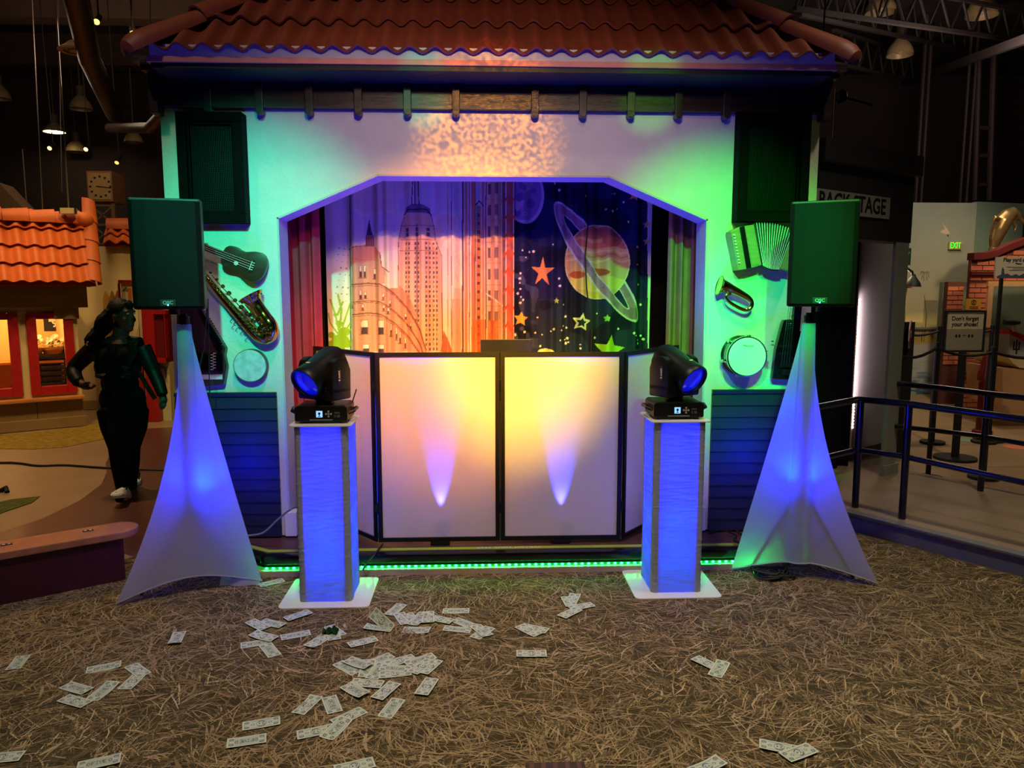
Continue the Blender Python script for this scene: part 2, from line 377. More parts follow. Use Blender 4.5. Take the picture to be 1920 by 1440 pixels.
WY = 4.85                       # front face of the stage wall
SX0, SX1 = -1.92, 2.15          # its ends
SZ = 0.12                       # stage floor level
OPEN = [(-1.24, SZ), (-1.245, 2.15), (-0.62, 2.415), (0.822, 2.415), (1.455, 2.15), (1.47, SZ)]
stage = thing('stage_building', 'white stucco stage front with clipped arch opening and red tiled roof', 'stage', (0.1, WY, 0))
# wall: left pier, right pier, head
b = MB()
TOPZ = 2.98
b.prism([(SX0, SZ), (OPEN[0][0], SZ), OPEN[1], (SX0, OPEN[1][1])], (0, 0.2, 0), (0, WY, 0))
b.prism([(OPEN[5][0], SZ), (SX1, SZ), (SX1, OPEN[4][1]), OPEN[4]], (0, 0.2, 0), (0, WY, 0))
b.prism([(SX0, OPEN[1][1]), OPEN[1], OPEN[2], OPEN[3], OPEN[4], (SX1, OPEN[4][1]), (SX1, TOPZ), (SX0, TOPZ)], (0, 0.2, 0), (0, WY, 0))
b.build('wall', M_stucco, stage)
# jamb lining of the opening
b = MB()
for i in range(5):
    p, q = Vector((*OPEN[i], 0)), Vector((*OPEN[i + 1], 0)); d = (q - p).normalized(); n = Vector((d.y, -d.x, 0)) * 0.012
    a0, a1 = (p.x, p.y), (q.x, q.y)
    b.prism([a0, a1, (q.x + n.x, q.y + n.y), (p.x + n.x, p.y + n.y)], (0, 0.215, 0), (0, WY - 0.008, 0))
b.build('opening_trim', M_jamb, stage)
for x in (OPEN[0][0] - 0.02, OPEN[5][0] - 0.05):
    MB().box(x, x + 0.075, WY - 0.03, WY + 0.1, SZ, SZ + 0.16).build('plinth_block', M_white, stage, bevel=0.006)
# sides, back and lid of the stage box
for x in (SX0, SX1 - 0.1): MB().box(x, x + 0.1, WY + 0.2, 6.6, 0, TOPZ).build('side_wall', M_dark, stage)
MB().box(SX0, SX1, 6.5, 6.6, 0, TOPZ).build('rear_wall', M_dark, stage)
MB().box(SX0 + 0.1, SX1 - 0.1, WY + 0.2, 6.5, 2.75, 2.85).build('inner_ceiling', M_dark, stage)
# wainscot siding, board by board
for x0, x1 in ((SX0, -1.285), (1.515, SX1)):
    nb = 12; h = (1.035 - SZ) / nb
    for k in range(nb):
        z0 = SZ + k * h
        bb = MB().hexa([(x0, WY - 0.028, z0), (x1, WY - 0.028, z0), (x1, WY, z0), (x0, WY, z0), (x0, WY - 0.014, z0 + h - 0.004), (x1, WY - 0.014, z0 + h - 0.004), (x1, WY, z0 + h), (x0, WY, z0 + h)])
        bb.build('siding_board', M_navy, stage)
    MB().box(x0, x1, WY - 0.03, WY, 1.035, 1.062).build('siding_cap', M_navy, stage, bevel=0.004)
# platform
plat = [(-2.0, 4.95), (-1.62, 4.72), (-1.3, 4.50), (1.75, 4.50), (2.05, 4.72), (2.3, 4.95), (2.3, 6.6), (-2.0, 6.6)]
b = MB(); b.prism(plat, (0, 0, SZ - 0.012), (0, 0, 0.0), XA, YA)
b.build('stage_floor', M_stagefloor, stage)
def along(pts, z, r, sag=0): return [Vector((x, y, z)) for x, y in pts]
front = plat[1:5]
b = MB()
for i in range(3):
    p, q = Vector((*front[i], 0)), Vector((*front[i + 1], 0))
    b.beam(p + Vector((0, -0.012, SZ - 0.03)), q + Vector((0, -0.012, SZ - 0.03)), 0.07, 0.06)
b.build('stage_nosing', M_blackgloss, stage, smooth=True, bevel=0.02)
b = MB()
for i in range(3):
    p, q = Vector((*front[i], 0)), Vector((*front[i + 1], 0))
    b.beam(p + Vector((0, -0.045, 0.018)), q + Vector((0, -0.045, 0.018)), 0.06, 0.036)
b.build('kickboard', M_kick, stage)
b = MB()
for i in range(3):
    p, q = Vector((*front[i], 0)), Vector((*front[i + 1], 0))
    o = Vector((0, 0.05, SZ - 0.011)); b.add([p + o, q + o, q + o + Vector((0, 0.045, 0)), p + o + Vector((0, 0.045, 0))], [(0, 1, 2, 3)])
    b.add([p + o + Vector((0, 0, .002)), q + o + Vector((0, 0, .002)), q + o + Vector((0, 0.045, .002)), p + o + Vector((0, 0.045, .002))], [(0, 1, 2, 3)])
tape = b.build('floor_tape', M_lime, stage); tape['label'] = 'lime green warning tape along the stage edge'
zt = SZ - 0.007
text('lettering', 'WATCH YOUR STEP', 0.034, facing((0.18, 4.572, zt), -XA, -YA), M_white, tape, 0.0004, width=0.40)

# frieze, cornice and corbels under the eave
FY = 4.78
b = MB(); b.box(SX0 - 0.02, SX1 + 0.02, FY + 0.03, WY + 0.05, 2.795, TOPZ + 0.05)
b.box(SX0 - 0.02, SX1 + 0.02, FY + 0.005, FY + 0.03, 2.795, 2.832); b.box(SX0 - 0.02, SX1 + 0.02, FY + 0.005, FY + 0.03, 2.925, TOPZ)
b.build('frieze', M_darkwood, stage)
b = MB(); b.box(SX0 - 0.04, SX1 + 0.04, 4.70, FY + 0.03, 2.975, 3.0); b.box(SX0 - 0.05, SX1 + 0.05, 4.62, FY + 0.03, 3.0, 3.035)
b.build('cornice', M_darkwood, stage)
CORB = [391, 487, 580, 672, 764, 855, 1003, 1093, 1183, 1272, 1362, 1450]
for u in CORB:
    x = P(u, 205, FY).x; w = 0.0235
    poly = [(x - w, 2.975)] + [(x - w, 2.775)] + [(x + w * math.cos(a), 2.772 + w * math.sin(a)) for a in [R(180 + 30 * k) for k in range(1, 6)]] + [(x + w, 2.775), (x + w, 2.975)]
    b = MB(); b.prism(poly, (0, 0.055, 0), (0, FY - 0.02, 0)); b.build('corbel', M_darkwood, stage, bevel=0.004)
for x in (SX0 - 0.03, SX1 - 0.02):
    MB().box(x, x + 0.055, FY - 0.02, WY + 0.02, 2.75, 2.98).build('corner_corbel', M_darkwood, stage, bevel=0.006)

# roof
EY, EZ = 4.55, 3.012                      # eave line of the tile bed
EX0, EX1 = -1.80, 2.04
SL = R(43); EXPO = 0.335
roof = None
up = Vector((0, math.cos(SL), math.sin(SL))); nrm = Vector((0, -math.sin(SL), math.cos(SL)))
rd = 1.5
b = MB()
zr = EZ + rd * math.sin(SL); yr = EY + rd * math.cos(SL); ins = rd * math.cos(SL)
YB = 2 * yr - EY
b.add([(EX0, EY, EZ - 0.02), (EX1, EY, EZ - 0.02), (EX1, YB, EZ - 0.02), (EX0, YB, EZ - 0.02), (EX0 + ins, yr, zr - 0.02), (EX1 - ins, yr, zr - 0.02)],
      [(0, 1, 5, 4), (2, 3, 4, 5), (1, 2, 5), (3, 0, 4), (3, 2, 1, 0)])
roof = b.build('roof', M_tile, stage)
# eave parts
MB().box(EX0 - 0.02, EX1 + 0.02, EY - 0.058, EY - 0.045, EZ - 0.02, EZ + 0.046).build('eave_closure', M_closure, roof)
MB().box(EX0 - 0.04, EX1 + 0.04, EY - 0.06, EY + 0.0, EZ - 0.048, EZ - 0.016).build('fascia', M_fascia, roof, bevel=0.003)
MB().box(EX0, EX1, EY, WY, EZ - 0.05, EZ - 0.04).build('soffit', M_black, roof)
MB().box(EX0 - 0.02, EX1 + 0.02, EY - 0.045, WY, EZ - 0.075, EZ - 0.05).build('soffit_board', M_black, roof)
# one S tile: a single wave, shared by all whole tiles
TW = 0.142
def tile_mesh():
    b = MB(); n = 8; L = EXPO + 0.07; t = 0.012
    prof = [((i / n - 0.5) * TW, 0.021 * math.cos(2 * math.pi * (i / n - 0.5))) for i in range(n + 1)]
    vs = []
    for (y, lift) in ((0, 0.030), (L, 0.002)):
        for (x, h) in prof: vs.append((x, y, h + lift + 0.018))
        for (x, h) in prof: vs.append((x, y, h + lift + 0.018 - t))
    m = n + 1; fs = []
    for i in range(n):
        fs += [(i, i + 1, 2 * m + i + 1, 2 * m + i), (m + i + 1, m + i, 3 * m + i, 3 * m + i + 1), (i + 1, i, m + i, m + i + 1)]
    fs += [(0, 2 * m, 3 * m, m), (n, m + n, 3 * m + n, 2 * m + n)]
    b.add(vs, fs); return b
proto = None
rot = Matrix((XA, up, nrm)).transposed()
ncol = int((EX1 - EX0) / TW) + 1
X00 = 0.5 * (EX0 + EX1) - TW * (ncol - 1) / 2
for row in range(4):
    for c in range(ncol):
        x = X00 + c * TW; base = Vector((x, EY - 0.062, EZ - 0.006)) + up * (row * EXPO)
        y0 = base.y - EY; y1 = y0 + EXPO * math.cos(SL)
        lo = max(EX0 + max(y0, 0), -9); 
        if x + TW / 2 < EX0 + y0 or x - TW / 2 > EX1 - y0: continue
        whole = (x - TW / 2 > EX0 + y1 + 0.06) and (x + TW / 2 < EX1 - y1 - 0.06)
        if whole and proto is not None:
            o = link_copy(proto, roof); o.location = base - WL[roof.name]
        else:
            o = tile_mesh().build('roof_tile', M_tile, roof, smooth=True, local=True, angle=50)
            o.location = base - WL[roof.name]; o.rotation_euler = rot.to_euler()
            if whole: proto = o
            else:
                me = o.data; bm = bmesh.new(); bm.from_mesh(me)
                M = Matrix.Translation(base) @ rot.to_4x4(); Mi = M.inverted()
                for side in (-1, 1):
                    pt = Vector((EX0 if side < 0 else EX1, EY, EZ)); nn = Vector((1, -1, 0)) if side < 0 else Vector((-1, -1, 0))
                    bmesh.ops.bisect_plane(bm, geom=bm.verts[:] + bm.edges[:] + bm.faces[:], plane_co=Mi @ pt, plane_no=(rot.transposed() @ nn), clear_inner=True)
                if len(bm.faces) == 0: bm.free(); bpy.data.objects.remove(o); continue
                bm.to_mesh(me); bm.free()
# hip caps: half barrels stepping up both hips, the lowest with a rounded end
for side in (-1, 1):
    c0 = Vector((EX0 - 0.05 if side < 0 else EX1 + 0.05, EY - 0.05, EZ + 0.015)); d = Vector((-side * math.cos(SL), math.cos(SL), math.sin(SL))).normalized()
    w = Vector((1, side * 1.0, 0)).normalized(); w = (w - d * w.dot(d)).normalized(); n = w.cross(d)
    if n.z < 0: n = -n
    for k in range(5):
        p = c0 + d * (k * 0.40); rings = []
        segs = [(0.0, 0.098), (0.46, 0.078)] if k else [(-0.10, 0.04), (-0.085, 0.075), (-0.04, 0.095), (0.02, 0.1), (0.46, 0.078)]
        for (s_, r_) in segs:
            a = [p + d * s_ + w * (r_ * math.cos(t)) + n * (r_ * 0.95 * math.sin(t) + 0.012 - s_ * 0.03) for t in [math.pi * i / 9 for i in range(10)]]
            a += [p + d * s_ + w * ((r_ - 0.014) * math.cos(t)) + n * ((r_ - 0.014) * 0.95 * math.sin(t) + 0.012 - s_ * 0.03) for t in [math.pi * i / 9 for i in range(9, -1, -1)]]
            rings.append(a)
        MB().loft(rings).build('hip_cap', M_tile2, roof, smooth=True)

# LED strip under the nosing
M_led = mat('green_led', (90, 255, 170), 0.4, var=0, emit=150, ecol=(10, 255, 90))
M_tape_led = mat('led_tape', (20, 60, 36), 0.4, var=0.1, emit=0.5, ecol=(0, 220, 70))
strip = thing('led_strip', 'strip of glowing green LEDs under the stage edge', 'light strip', (0.2, 4.46, 0.045))
b = MB()
for i in range(3):
    p, q = Vector((*front[i], 0.045)), Vector((*front[i + 1], 0.045)); b.beam(p + Vector((0, -0.046, 0)), q + Vector((0, -0.046, 0)), 0.004, 0.012)
b.build('strip_tape', M_tape_led, strip)
pr = None
x = -1.28
while x < 1.74:
    if pr is None: pr = MB().ell((0, 0, 0), 0.0085, 0.004, 0.0055, 8, 5).build('led', M_led, strip, local=True)
    o = pr if x == -1.28 else link_copy(pr, strip)
    o.location = Vector((x, 4.45, 0.045)) - WL[strip.name]; x += 0.0405
# ------------------------------------------------------------------ painter for printed cloth: colours are laid on the cloth's own grid
class Canvas:
    def __init__(s, U, V): s.U = U; s.V = V; s.c = np.ones(U.shape + (3,)) * 0.9
    def put(s, m, col, a=1.0):
        c = np.array(lin(col)); s.c[m] = s.c[m] * (1 - a) + c * a
    def poly(s, pts, col, a=1.0):
        s.put(s.inpoly(pts), col, a)
    def inpoly(s, pts):
        m = np.zeros(s.U.shape, bool); n = len(pts)
        for i in range(n):
            x0, y0 = pts[i]; x1, y1 = pts[(i + 1) % n]
            if y0 == y1: continue
            c = ((s.V >= min(y0, y1)) & (s.V < max(y0, y1))); xx = x0 + (s.V - y0) * (x1 - x0) / (y1 - y0)
            m ^= c & (s.U < xx)
        return m
    def rect(s, x0, x1, y0, y1, col, a=1.0): s.put((s.U >= x0) & (s.U <= x1) & (s.V >= y0) & (s.V <= y1), col, a)
    def ell(s, cx, cy, rx, ry, col, a=1.0, ang=0):
        c, q = math.cos(ang), math.sin(ang); dx = s.U - cx; dy = s.V - cy
        s.put(((dx * c + dy * q) / rx) ** 2 + ((-dx * q + dy * c) / ry) ** 2 <= 1, col, a)
    def line(s, pts, w, col, a=1.0):
        m = np.zeros(s.U.shape, bool)
        for (x0, y0), (x1, y1) in zip(pts[:-1], pts[1:]):
            dx, dy = x1 - x0, y1 - y0; l2 = dx * dx + dy * dy + 1e-9
            t = np.clip(((s.U - x0) * dx + (s.V - y0) * dy) / l2, 0, 1)
            m |= (s.U - x0 - t * dx) ** 2 + (s.V - y0 - t * dy) ** 2 <= (w / 2) ** 2
        s.put(m, col, a)
    def star(s, cx, cy, r, col, rin=0.45, ang=0, sy=1.0, a=1.0):
        s.poly([(cx + (r if k % 2 == 0 else r * rin) * math.sin(math.pi * k / 5 + ang), cy - sy * (r if k % 2 == 0 else r * rin) * math.cos(math.pi * k / 5 + ang)) for k in range(10)], col, a)
def smooth_noise(U, V, sc, seed):
    r = np.random.default_rng(seed); g = r.random((64, 64)); x = np.abs(U / sc) % 62; y = np.abs(V / sc) % 62
    i = x.astype(int); j = y.astype(int); fx = x - i; fy = y - j; fx = fx * fx * (3 - 2 * fx); fy = fy * fy * (3 - 2 * fy)
    return g[j, i] * (1 - fx) * (1 - fy) + g[j, i + 1] * fx * (1 - fy) + g[j + 1, i] * (1 - fx) * fy + g[j + 1, i + 1] * fx * fy
def cloth_grid(xs, zs, y0, fold):
    X, Z = np.meshgrid(xs, zs); Y = y0 + fold(X, Z)
    return X, Y, Z
def to_px(X, Y, Z):
    q = np.stack([X, Y, Z - CAMH], -1); f = np.array(VF); r = np.array(VR); u = np.array(VU)
    d = q @ f; return 960 + FPX * (q @ r) / d, 720 - FPX * (q @ u) / d
def cloth_obj(name, X, Y, Z, m, parent=None, cols=None):
    ny, nx = X.shape; co = np.stack([X, Y, Z], -1).reshape(-1, 3)
    o0 = np.array(WL[parent.name]) if parent is not None else np.array([X.mean(), Y.mean(), Z.min()])
    me = bpy.data.meshes.new(name); me.vertices.add(nx * ny); me.vertices.foreach_set('co', (co - o0).astype(np.float32).ravel())
    i = (np.arange(ny - 1)[:, None] * nx + np.arange(nx - 1)[None, :]).ravel(); q = np.stack([i, i + 1, i + nx + 1, i + nx], -1)
    me.loops.add(q.size); me.loops.foreach_set('vertex_index', q.ravel().astype(np.int32))
    me.polygons.add(len(q)); me.polygons.foreach_set('loop_start', np.arange(0, q.size, 4, dtype=np.int32))
    me.polygons.foreach_set('use_smooth', np.ones(len(q), bool))
    if cols is not None:
        a = me.color_attributes.new('print', 'FLOAT_COLOR', 'POINT'); c = np.concatenate([cols.reshape(-1, 3), np.ones((nx * ny, 1))], 1)
        a.data.foreach_set('color', c.astype(np.float32).ravel())
    me.materials.append(m); me.update(); me.validate()
    o = bpy.data.objects.new(name, me); COL.objects.link(o)
    if parent is None: o.location = o0; WL[o.name] = Vector(o0)
    else: o.parent = parent; WL[o.name] = WL[parent.name]
    return o

M_print = mat('printed_cloth', (255, 255, 255), 0.85, var=0.06, scale=4, attr='print', spec=0.2)
BY = 5.9
def bfold(X, Z):
    return 0.030 * np.sin(X * 30 + 1.3 * np.sin(X * 5.3)) + 0.014 * np.sin(X * 67 + 2 * np.sin(X * 9)) + 0.004 * np.sin(Z * 9 + X * 20)
zs = np.concatenate([[SZ + 0.01, 0.6], np.linspace(1.15, 2.62, 340), [2.74]])
# --- city curtain
xa, xb, xc = P(612, 500, BY).x - 0.0, P(964, 500, BY).x, P(1222, 500, BY).x
X, Y, Z = cloth_grid(np.linspace(xa, xb, 360), zs, BY, bfold); U, V = to_px(X, np.full_like(X, BY), Z)
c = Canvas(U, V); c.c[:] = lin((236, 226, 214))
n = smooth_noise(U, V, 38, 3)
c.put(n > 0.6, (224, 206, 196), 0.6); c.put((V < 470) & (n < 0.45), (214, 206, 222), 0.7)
INK, BR, PK, TN, LT = (74, 50, 56), (140, 86, 70), (214, 160, 138), (198, 142, 112), (232, 196, 170)
# left strip with green splash
c.rect(600, 656, 300, 700, (240, 236, 226)); c.rect(655.5, 658.5, 300, 700, (60, 150, 140))
for (x, y, r) in ((638, 640, 16), (628, 652, 18), (645, 622, 10), (636, 606, 6), (622, 628, 7), (650, 645, 9), (630, 590, 4), (618, 660, 15)): c.ell(x, y, r, r * 0.85, (150, 190, 40))
for pts in ([(636, 620), (630, 590), (620, 562)], [(638, 615), (640, 580), (634, 552)], [(642, 612), (650, 585), (655, 570)], [(634, 625), (620, 606), (616, 588)], [(646, 620), (656, 606)], [(634, 590), (642, 566)], [(650, 628), (657, 618)]): c.line(pts, 3.2, (158, 196, 60))
for k in range(26): c.ell(618 + (k * 37 % 38), 455 + (k * 61 % 110), 0.7 + (k % 3) * 0.5, 0.7 + (k % 3) * 0.5, (90, 100, 90), 0.7)
# tall tower
c.poly([(745, 660), (747, 477), (752, 449), (813, 449), (822, 470), (827, 480), (832, 660)], LT)
c.poly([(747, 449), (752, 423), (757, 405), (764, 394), (800, 394), (808, 405), (813, 423), (816, 449)], LT)
c.poly([(759, 398), (761, 388), (775, 382), (792, 384), (806, 390), (807, 400)], (120, 110, 140)); c.line([(757, 402), (764, 393), (800, 393), (808, 403)], 2.2, INK)
for x0, x1 in ((772, 774), (778, 777.5), (786, 784)): c.line([(x0, 384), (x1, 330)], 1.8, INK)
c.line([(757, 405), (752, 423), (747, 450), (746, 660)], 1.2, BR); c.line([(808, 405), (813, 423), (816, 450), (828, 480), (830, 660)], 1.2, BR)
for y in (423, 449, 470): c.line([(750, y), (814, y)], 1.2, BR)
for x in (761, 767, 779, 785, 800, 806, 813, 819):
    c.line([(x - 2.2, 452), (x - 1.5, 660)], 0.8, TN)
    for y in range(454, 660, 9): c.rect(x - 1.6, x + 1.2, y, y + 5, (96, 92, 108) if (x + y) % 4 else TN)
c.rect(780, 784, 420, 660, (110, 96, 110), 0.7); c.rect(788, 790, 440, 660, TN, 0.8)
for x in (760, 779, 800):
    for y in (427, 436): c.rect(x, x + 6, y, y + 7, (90, 84, 110))
# rounded corner building
cr = [(661, 534), (690, 531), (713, 533), (728, 541), (745, 557), (770, 587), (788, 618), (800, 660), (661, 660)]
c.poly([(661, 664), (661, 464), (684, 460), (700, 460), (713, 474), (716, 500), (722, 506), (722, 532), (661, 536)], PK)
c.poly(cr, PK); c.poly([(728, 541), (745, 540), (750, 535), (770, 562), (786, 600), (770, 590)], (204, 150, 128))
c.poly([(684, 462), (685, 441), (700, 441), (701, 462)], (150, 100, 110)); c.poly([(686, 441), (688, 430), (691.5, 410), (695, 430), (698, 441)], (60, 60, 100))
for a in (687, 691, 695, 699): c.line([(a, 443), (a, 461)], 0.9, INK)
for off, w in ((0, 2.4), (4, 1.0), (33, 1.8), (36, 0.9), (56, 2.2), (60, 1.0)):
    k = off / 60
    c.line([(661, 534 + off), (690, 531 + off), (713, 533 + off), (728, 541 + off), (745, 557 + off * 0.95), (770, 587 + off * 0.9), (788, 618 + off * 0.8), (799, 655 + off * 0.7)], w, BR)
c.line([(661, 464), (684, 460)], 1.5, BR); c.line([(713, 474), (716, 500), (730, 510)], 1.6, BR); c.line([(661, 486), (714, 488)], 1.2, TN)
for (x, y, w, h) in ((674, 497, 5, 24), (681, 497, 5, 24), (699, 503, 5, 20), (674, 545, 5, 17), (682, 547, 5, 13), (717, 549, 4, 14), (730, 562, 4, 13), (660, 566, 3, 12), (678, 570, 4, 12), (718, 572, 4, 11), (727, 577, 4, 12), (677, 600, 13, 27), (709, 600, 12, 27), (732, 606, 4, 25), (741, 614, 4, 24), (748, 622, 4, 22), (757, 634, 4, 20), (680, 645, 12, 18), (709, 645, 12, 18), (757, 588, 5, 12), (768, 604, 4, 14)):
    c.rect(x, x + w, y, y + h, (170, 112, 100)); c.rect(x + 0.8, x + w - 0.8, y + 0.8, y + h * 0.5, (236, 220, 206)); c.rect(x + 1.2, x + w - 1.2, y + h * 0.5, y + h - 1, (84, 66, 76))
    c.line([(x - 1, y + h), (x + w + 1, y + h)], 1.2, BR)
for k in range(40):
    x = 664 + (k * 29 % 120); y = 540 + (k * 53 % 115); c.rect(x, x + 5, y, y + 0.8, BR, 0.35)
# street side on the right of the print
c.poly([(826, 660), (832, 620), (842, 640), (848, 660)], (170, 110, 90))
c.rect(847, 868, 560, 700, (222, 170, 150), 0.8); c.rect(852, 866, 540, 600, (214, 190, 190), 0.6)
for x, w, col in ((866, 3, (70, 40, 40)), (872, 5, TN), (879, 2, BR), (884, 6, (200, 120, 70)), (890, 2, (90, 50, 40)), (903, 5, TN), (910, 2, INK), (942, 6, (110, 46, 38)), (950, 8, (178, 74, 52)), (958, 5, (150, 60, 46)), (839, 1.5, TN), (846, 1.5, BR)): c.rect(x, x + w, 300, 700, col, 0.9)
c.rect(893, 902, 385, 700, (208, 150, 110)); c.rect(893, 901, 385, 440, (150, 130, 150), 0.8); c.line([(892, 385), (899, 376), (906, 385)], 2, INK)
for y in range(400, 660, 16): c.rect(895, 900, y, y + 6, (120, 80, 70))
c.rect(912, 941, 300, 700, (220, 180, 150))
for y in range(344, 650, 40):
    c.rect(915, 920, y, y + 20, (112, 92, 92)); c.rect(927, 934, y, y + 20, (140, 116, 110)); c.line([(913, y + 30), (940, y + 30)], 1, TN)
for k in range(9): c.line([(945, 380 + k * 34), (953, 366 + k * 34), (958, 384 + k * 34), (963, 372 + k * 34)], 3.2, (206, 84, 50))
c.rect(886, 910, 600, 700, (206, 110, 60), 0.7); c.rect(914, 934, 600, 700, (216, 112, 62), 0.8); c.rect(920, 924, 560, 700, BR, 0.6)
c.line([(912, 551), (926, 560), (942, 573)], 2.5, (236, 226, 200))
for k in range(120):
    x = 846 + (k * 37 % 116); y = 340 + (k * 71 % 320); c.line([(x, y), (x + (k % 3) - 1, y + 10 + k % 14)], 0.8, BR if k % 2 else INK, 0.35)
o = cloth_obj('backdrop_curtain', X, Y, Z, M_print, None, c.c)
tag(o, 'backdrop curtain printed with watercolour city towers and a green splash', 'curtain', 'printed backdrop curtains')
# --- space curtain
X, Y, Z = cloth_grid(np.linspace(xb + 0.004, xc, 270), zs, BY + 0.03, bfold); U, V = to_px(X, np.full_like(X, BY), Z)
c = Canvas(U, V); c.c[:] = lin((26, 28, 62))
n = smooth_noise(U, V, 30, 5); n2 = smooth_noise(U, V, 11, 6)
c.put(n > 0.55, (34, 36, 92), 0.7); c.put((n < 0.35), (18, 20, 44), 0.8); c.put((V > 480) & (n2 > 0.6) & (U < 1010), (86, 96, 140), 0.5)
c.put((V > 560) & (n > 0.5), (40, 60, 84), 0.5); c.rect(1216, 1240, 300, 700, (222, 226, 214)); 
# moon
c.ell(985, 365, 36, 54, (196, 168, 206)); c.ell(983, 363, 33, 50, (140, 112, 172))
for (x, y, r) in ((985, 345, 11), (976, 372, 9), (996, 380, 8), (970, 398, 6), (1002, 356, 5)): c.ell(x, y, r, r * 1.2, (110, 84, 150)); 
c.poly([(978, 340), (988, 350), (984, 362), (996, 352), (1002, 338), (990, 330)], (176, 150, 196)); c.poly([(964, 372), (974, 378), (984, 374), (980, 388), (970, 396), (966, 388)], (176, 150, 196))
c.ell(984, 401, 4.5, 3.5, (180, 154, 200)); c.ell(984, 401, 2.5, 2, (120, 92, 156))
# ringed planet
cx, cy, ang = 1118.5, 490.5, math.atan2(860, 590); ca, sa = math.cos(ang), math.sin(ang)
dx = U - cx; dy = V - cy; A = dx * ca + dy * sa; B = -dx * sa + dy * ca
ro = (A / 136) ** 2 + (B / 29) ** 2; ri = (A / 106) ** 2 + (B / 9.5) ** 2
ring = (ro <= 1) & (ri >= 1); edge = (((A / 131) ** 2 + (B / 25.5) ** 2) >= 1) | (((A / 109) ** 2 + (B / 11.5) ** 2) <= 1)
def paint_ring(m):
    c.put(m, (170, 130, 150)); c.put(m & (n2 > 0.55), (140, 104, 132), 0.7); c.put(m & edge, (224, 208, 212))
paint_ring(ring)
c.ell(1121.5, 491, 61, 70.5, (240, 214, 170)); c.ell(1121.5, 491, 59, 68.5, (226, 178, 118))
pl = ((U - 1121.5) / 59) ** 2 + ((V - 491) / 68.5) ** 2 <= 1
wv = V + 2.5 * np.sin(U / 9) + 5 * (n2 - 0.5)
for (a, b_, col) in ((424, 445, (200, 110, 80)), (445, 452, (226, 160, 110)), (452, 464, (208, 120, 96)), (470, 474, (240, 200, 140)), (478, 481, (206, 150, 90)), (486, 490, (240, 206, 140)), (520, 545, (232, 206, 110)), (545, 565, (222, 190, 90))): c.put(pl & (wv > a) & (wv < b_), col)
c.ell(1123, 510, 20, 7, (196, 88, 50)); c.ell(1083, 515, 14, 7, (200, 96, 56)); c.ell(1150, 450, 18, 12, (190, 90, 70), 0.8)
paint_ring(ring & (B > 0.0) & (B > -2))
# stars
c.star(1018, 510, 22, (240, 160, 90), 0.36, 0.05, 1.35); c.star(977, 598, 14, (240, 190, 90), 0.5, 0.1)
c.star(1091, 604, 18, (214, 236, 200), 0.5, 0.15); c.star(1091, 605, 10, (30, 46, 66), 0.5, 0.15)
c.star(1144, 658, 30, (170, 206, 60), 0.45, 0.12); c.star(1191, 366, 11, (230, 170, 110), 0.45, 0.3); c.star(1216, 420, 8, (230, 190, 110)); c.star(1216, 452, 8, (230, 190, 110))
c.star(1044, 564, 6, (190, 210, 130)); c.ell(1024, 660, 15, 6, (190, 220, 170)); c.star(1139, 597, 7, (150, 200, 110), 0.6)
dots = [(232, 620), (285, 630), (318, 625), (258, 672), (217, 788), (214, 826), (212, 858), (217, 902), (199, 936), (221, 960), (237, 982), (217, 1003), (454, 578), (502, 826), (508, 880), (537, 1018), (468, 132), (503, 178), (694, 222), (978, 264), (908, 206), (887, 208), (845, 320), (892, 333), (927, 316), (1012, 410), (1072, 596), (1073, 723), (1081, 870), (1106, 1018), (786, 1083), (939, 1195), (1046, 1225), (1062, 1243), (1107, 1247), (1124, 1272), (1078, 1277), (1080, 1303), (553, 1106), (534, 1174), (560, 1188), (461, 1196), (438, 1210), (330, 1225), (248, 1217), (378, 1238), (364, 1322), (567, 1266), (548, 1277), (573, 1295), (555, 1303), (655, 1308), (655, 1336), (767, 1262), (520, 1206), (345, 1112), (180, 1238), (510, 1278)]
for k, (x, y) in enumerate(dots): c.ell(920 + x / 3.893, 310 + y / 3.893, 1.4 + 0.5 * (k % 3), 1.4 + 0.5 * (k % 3), (236, 240, 230))
o = cloth_obj('backdrop_curtain', X, Y, Z, M_print, None, c.c)
tag(o, 'dark blue backdrop curtain printed with a ringed planet, moon and stars', 'curtain', 'printed backdrop curtains')
# --- plain side drapes
def drape(u0, u1, m, label, y):
    xs = np.linspace(P(u0, 500, y).x, P(u1, 500, y).x, 60); zz = np.linspace(SZ + 0.01, 2.72, 12)
    X, Y, Z = cloth_grid(xs, zz, y, lambda X, Z: 0.028 * np.sin(X * 75 + 0.8 * np.sin(X * 23)) + 0.006 * np.sin(X * 160 + Z))
    tag(cloth_obj('side_drape', X, Y, Z, m), label, 'curtain', 'side drapes in the opening')
drape(520, 600, mat('red_velvet', (176, 52, 66), 0.9, var=0.15, spec=0.1), 'dark red pleated side drape by the left jamb', 5.25)
drape(1252, 1312, mat('red_velvet_lit_olive', (150, 110, 84), 0.9, var=0.15, spec=0.1), 'red pleated side drape by the right jamb, olive stage light in its colour', 5.25)  # red drape, the stage light's olive tint is put into its colour
b = MB()
cp = [P(u, v, 5.83) for u, v in ((1095, 322), (1096, 370), (1102, 425), (1097, 480), (1100, 540), (1104, 575), (1110, 620), (1108, 662), (1106, 720))]
tag(b.tube(cp, 0.005, 6).build('hanging_cable', M_black, None, smooth=True), 'thin black cable hanging in front of the planet print', 'cable')
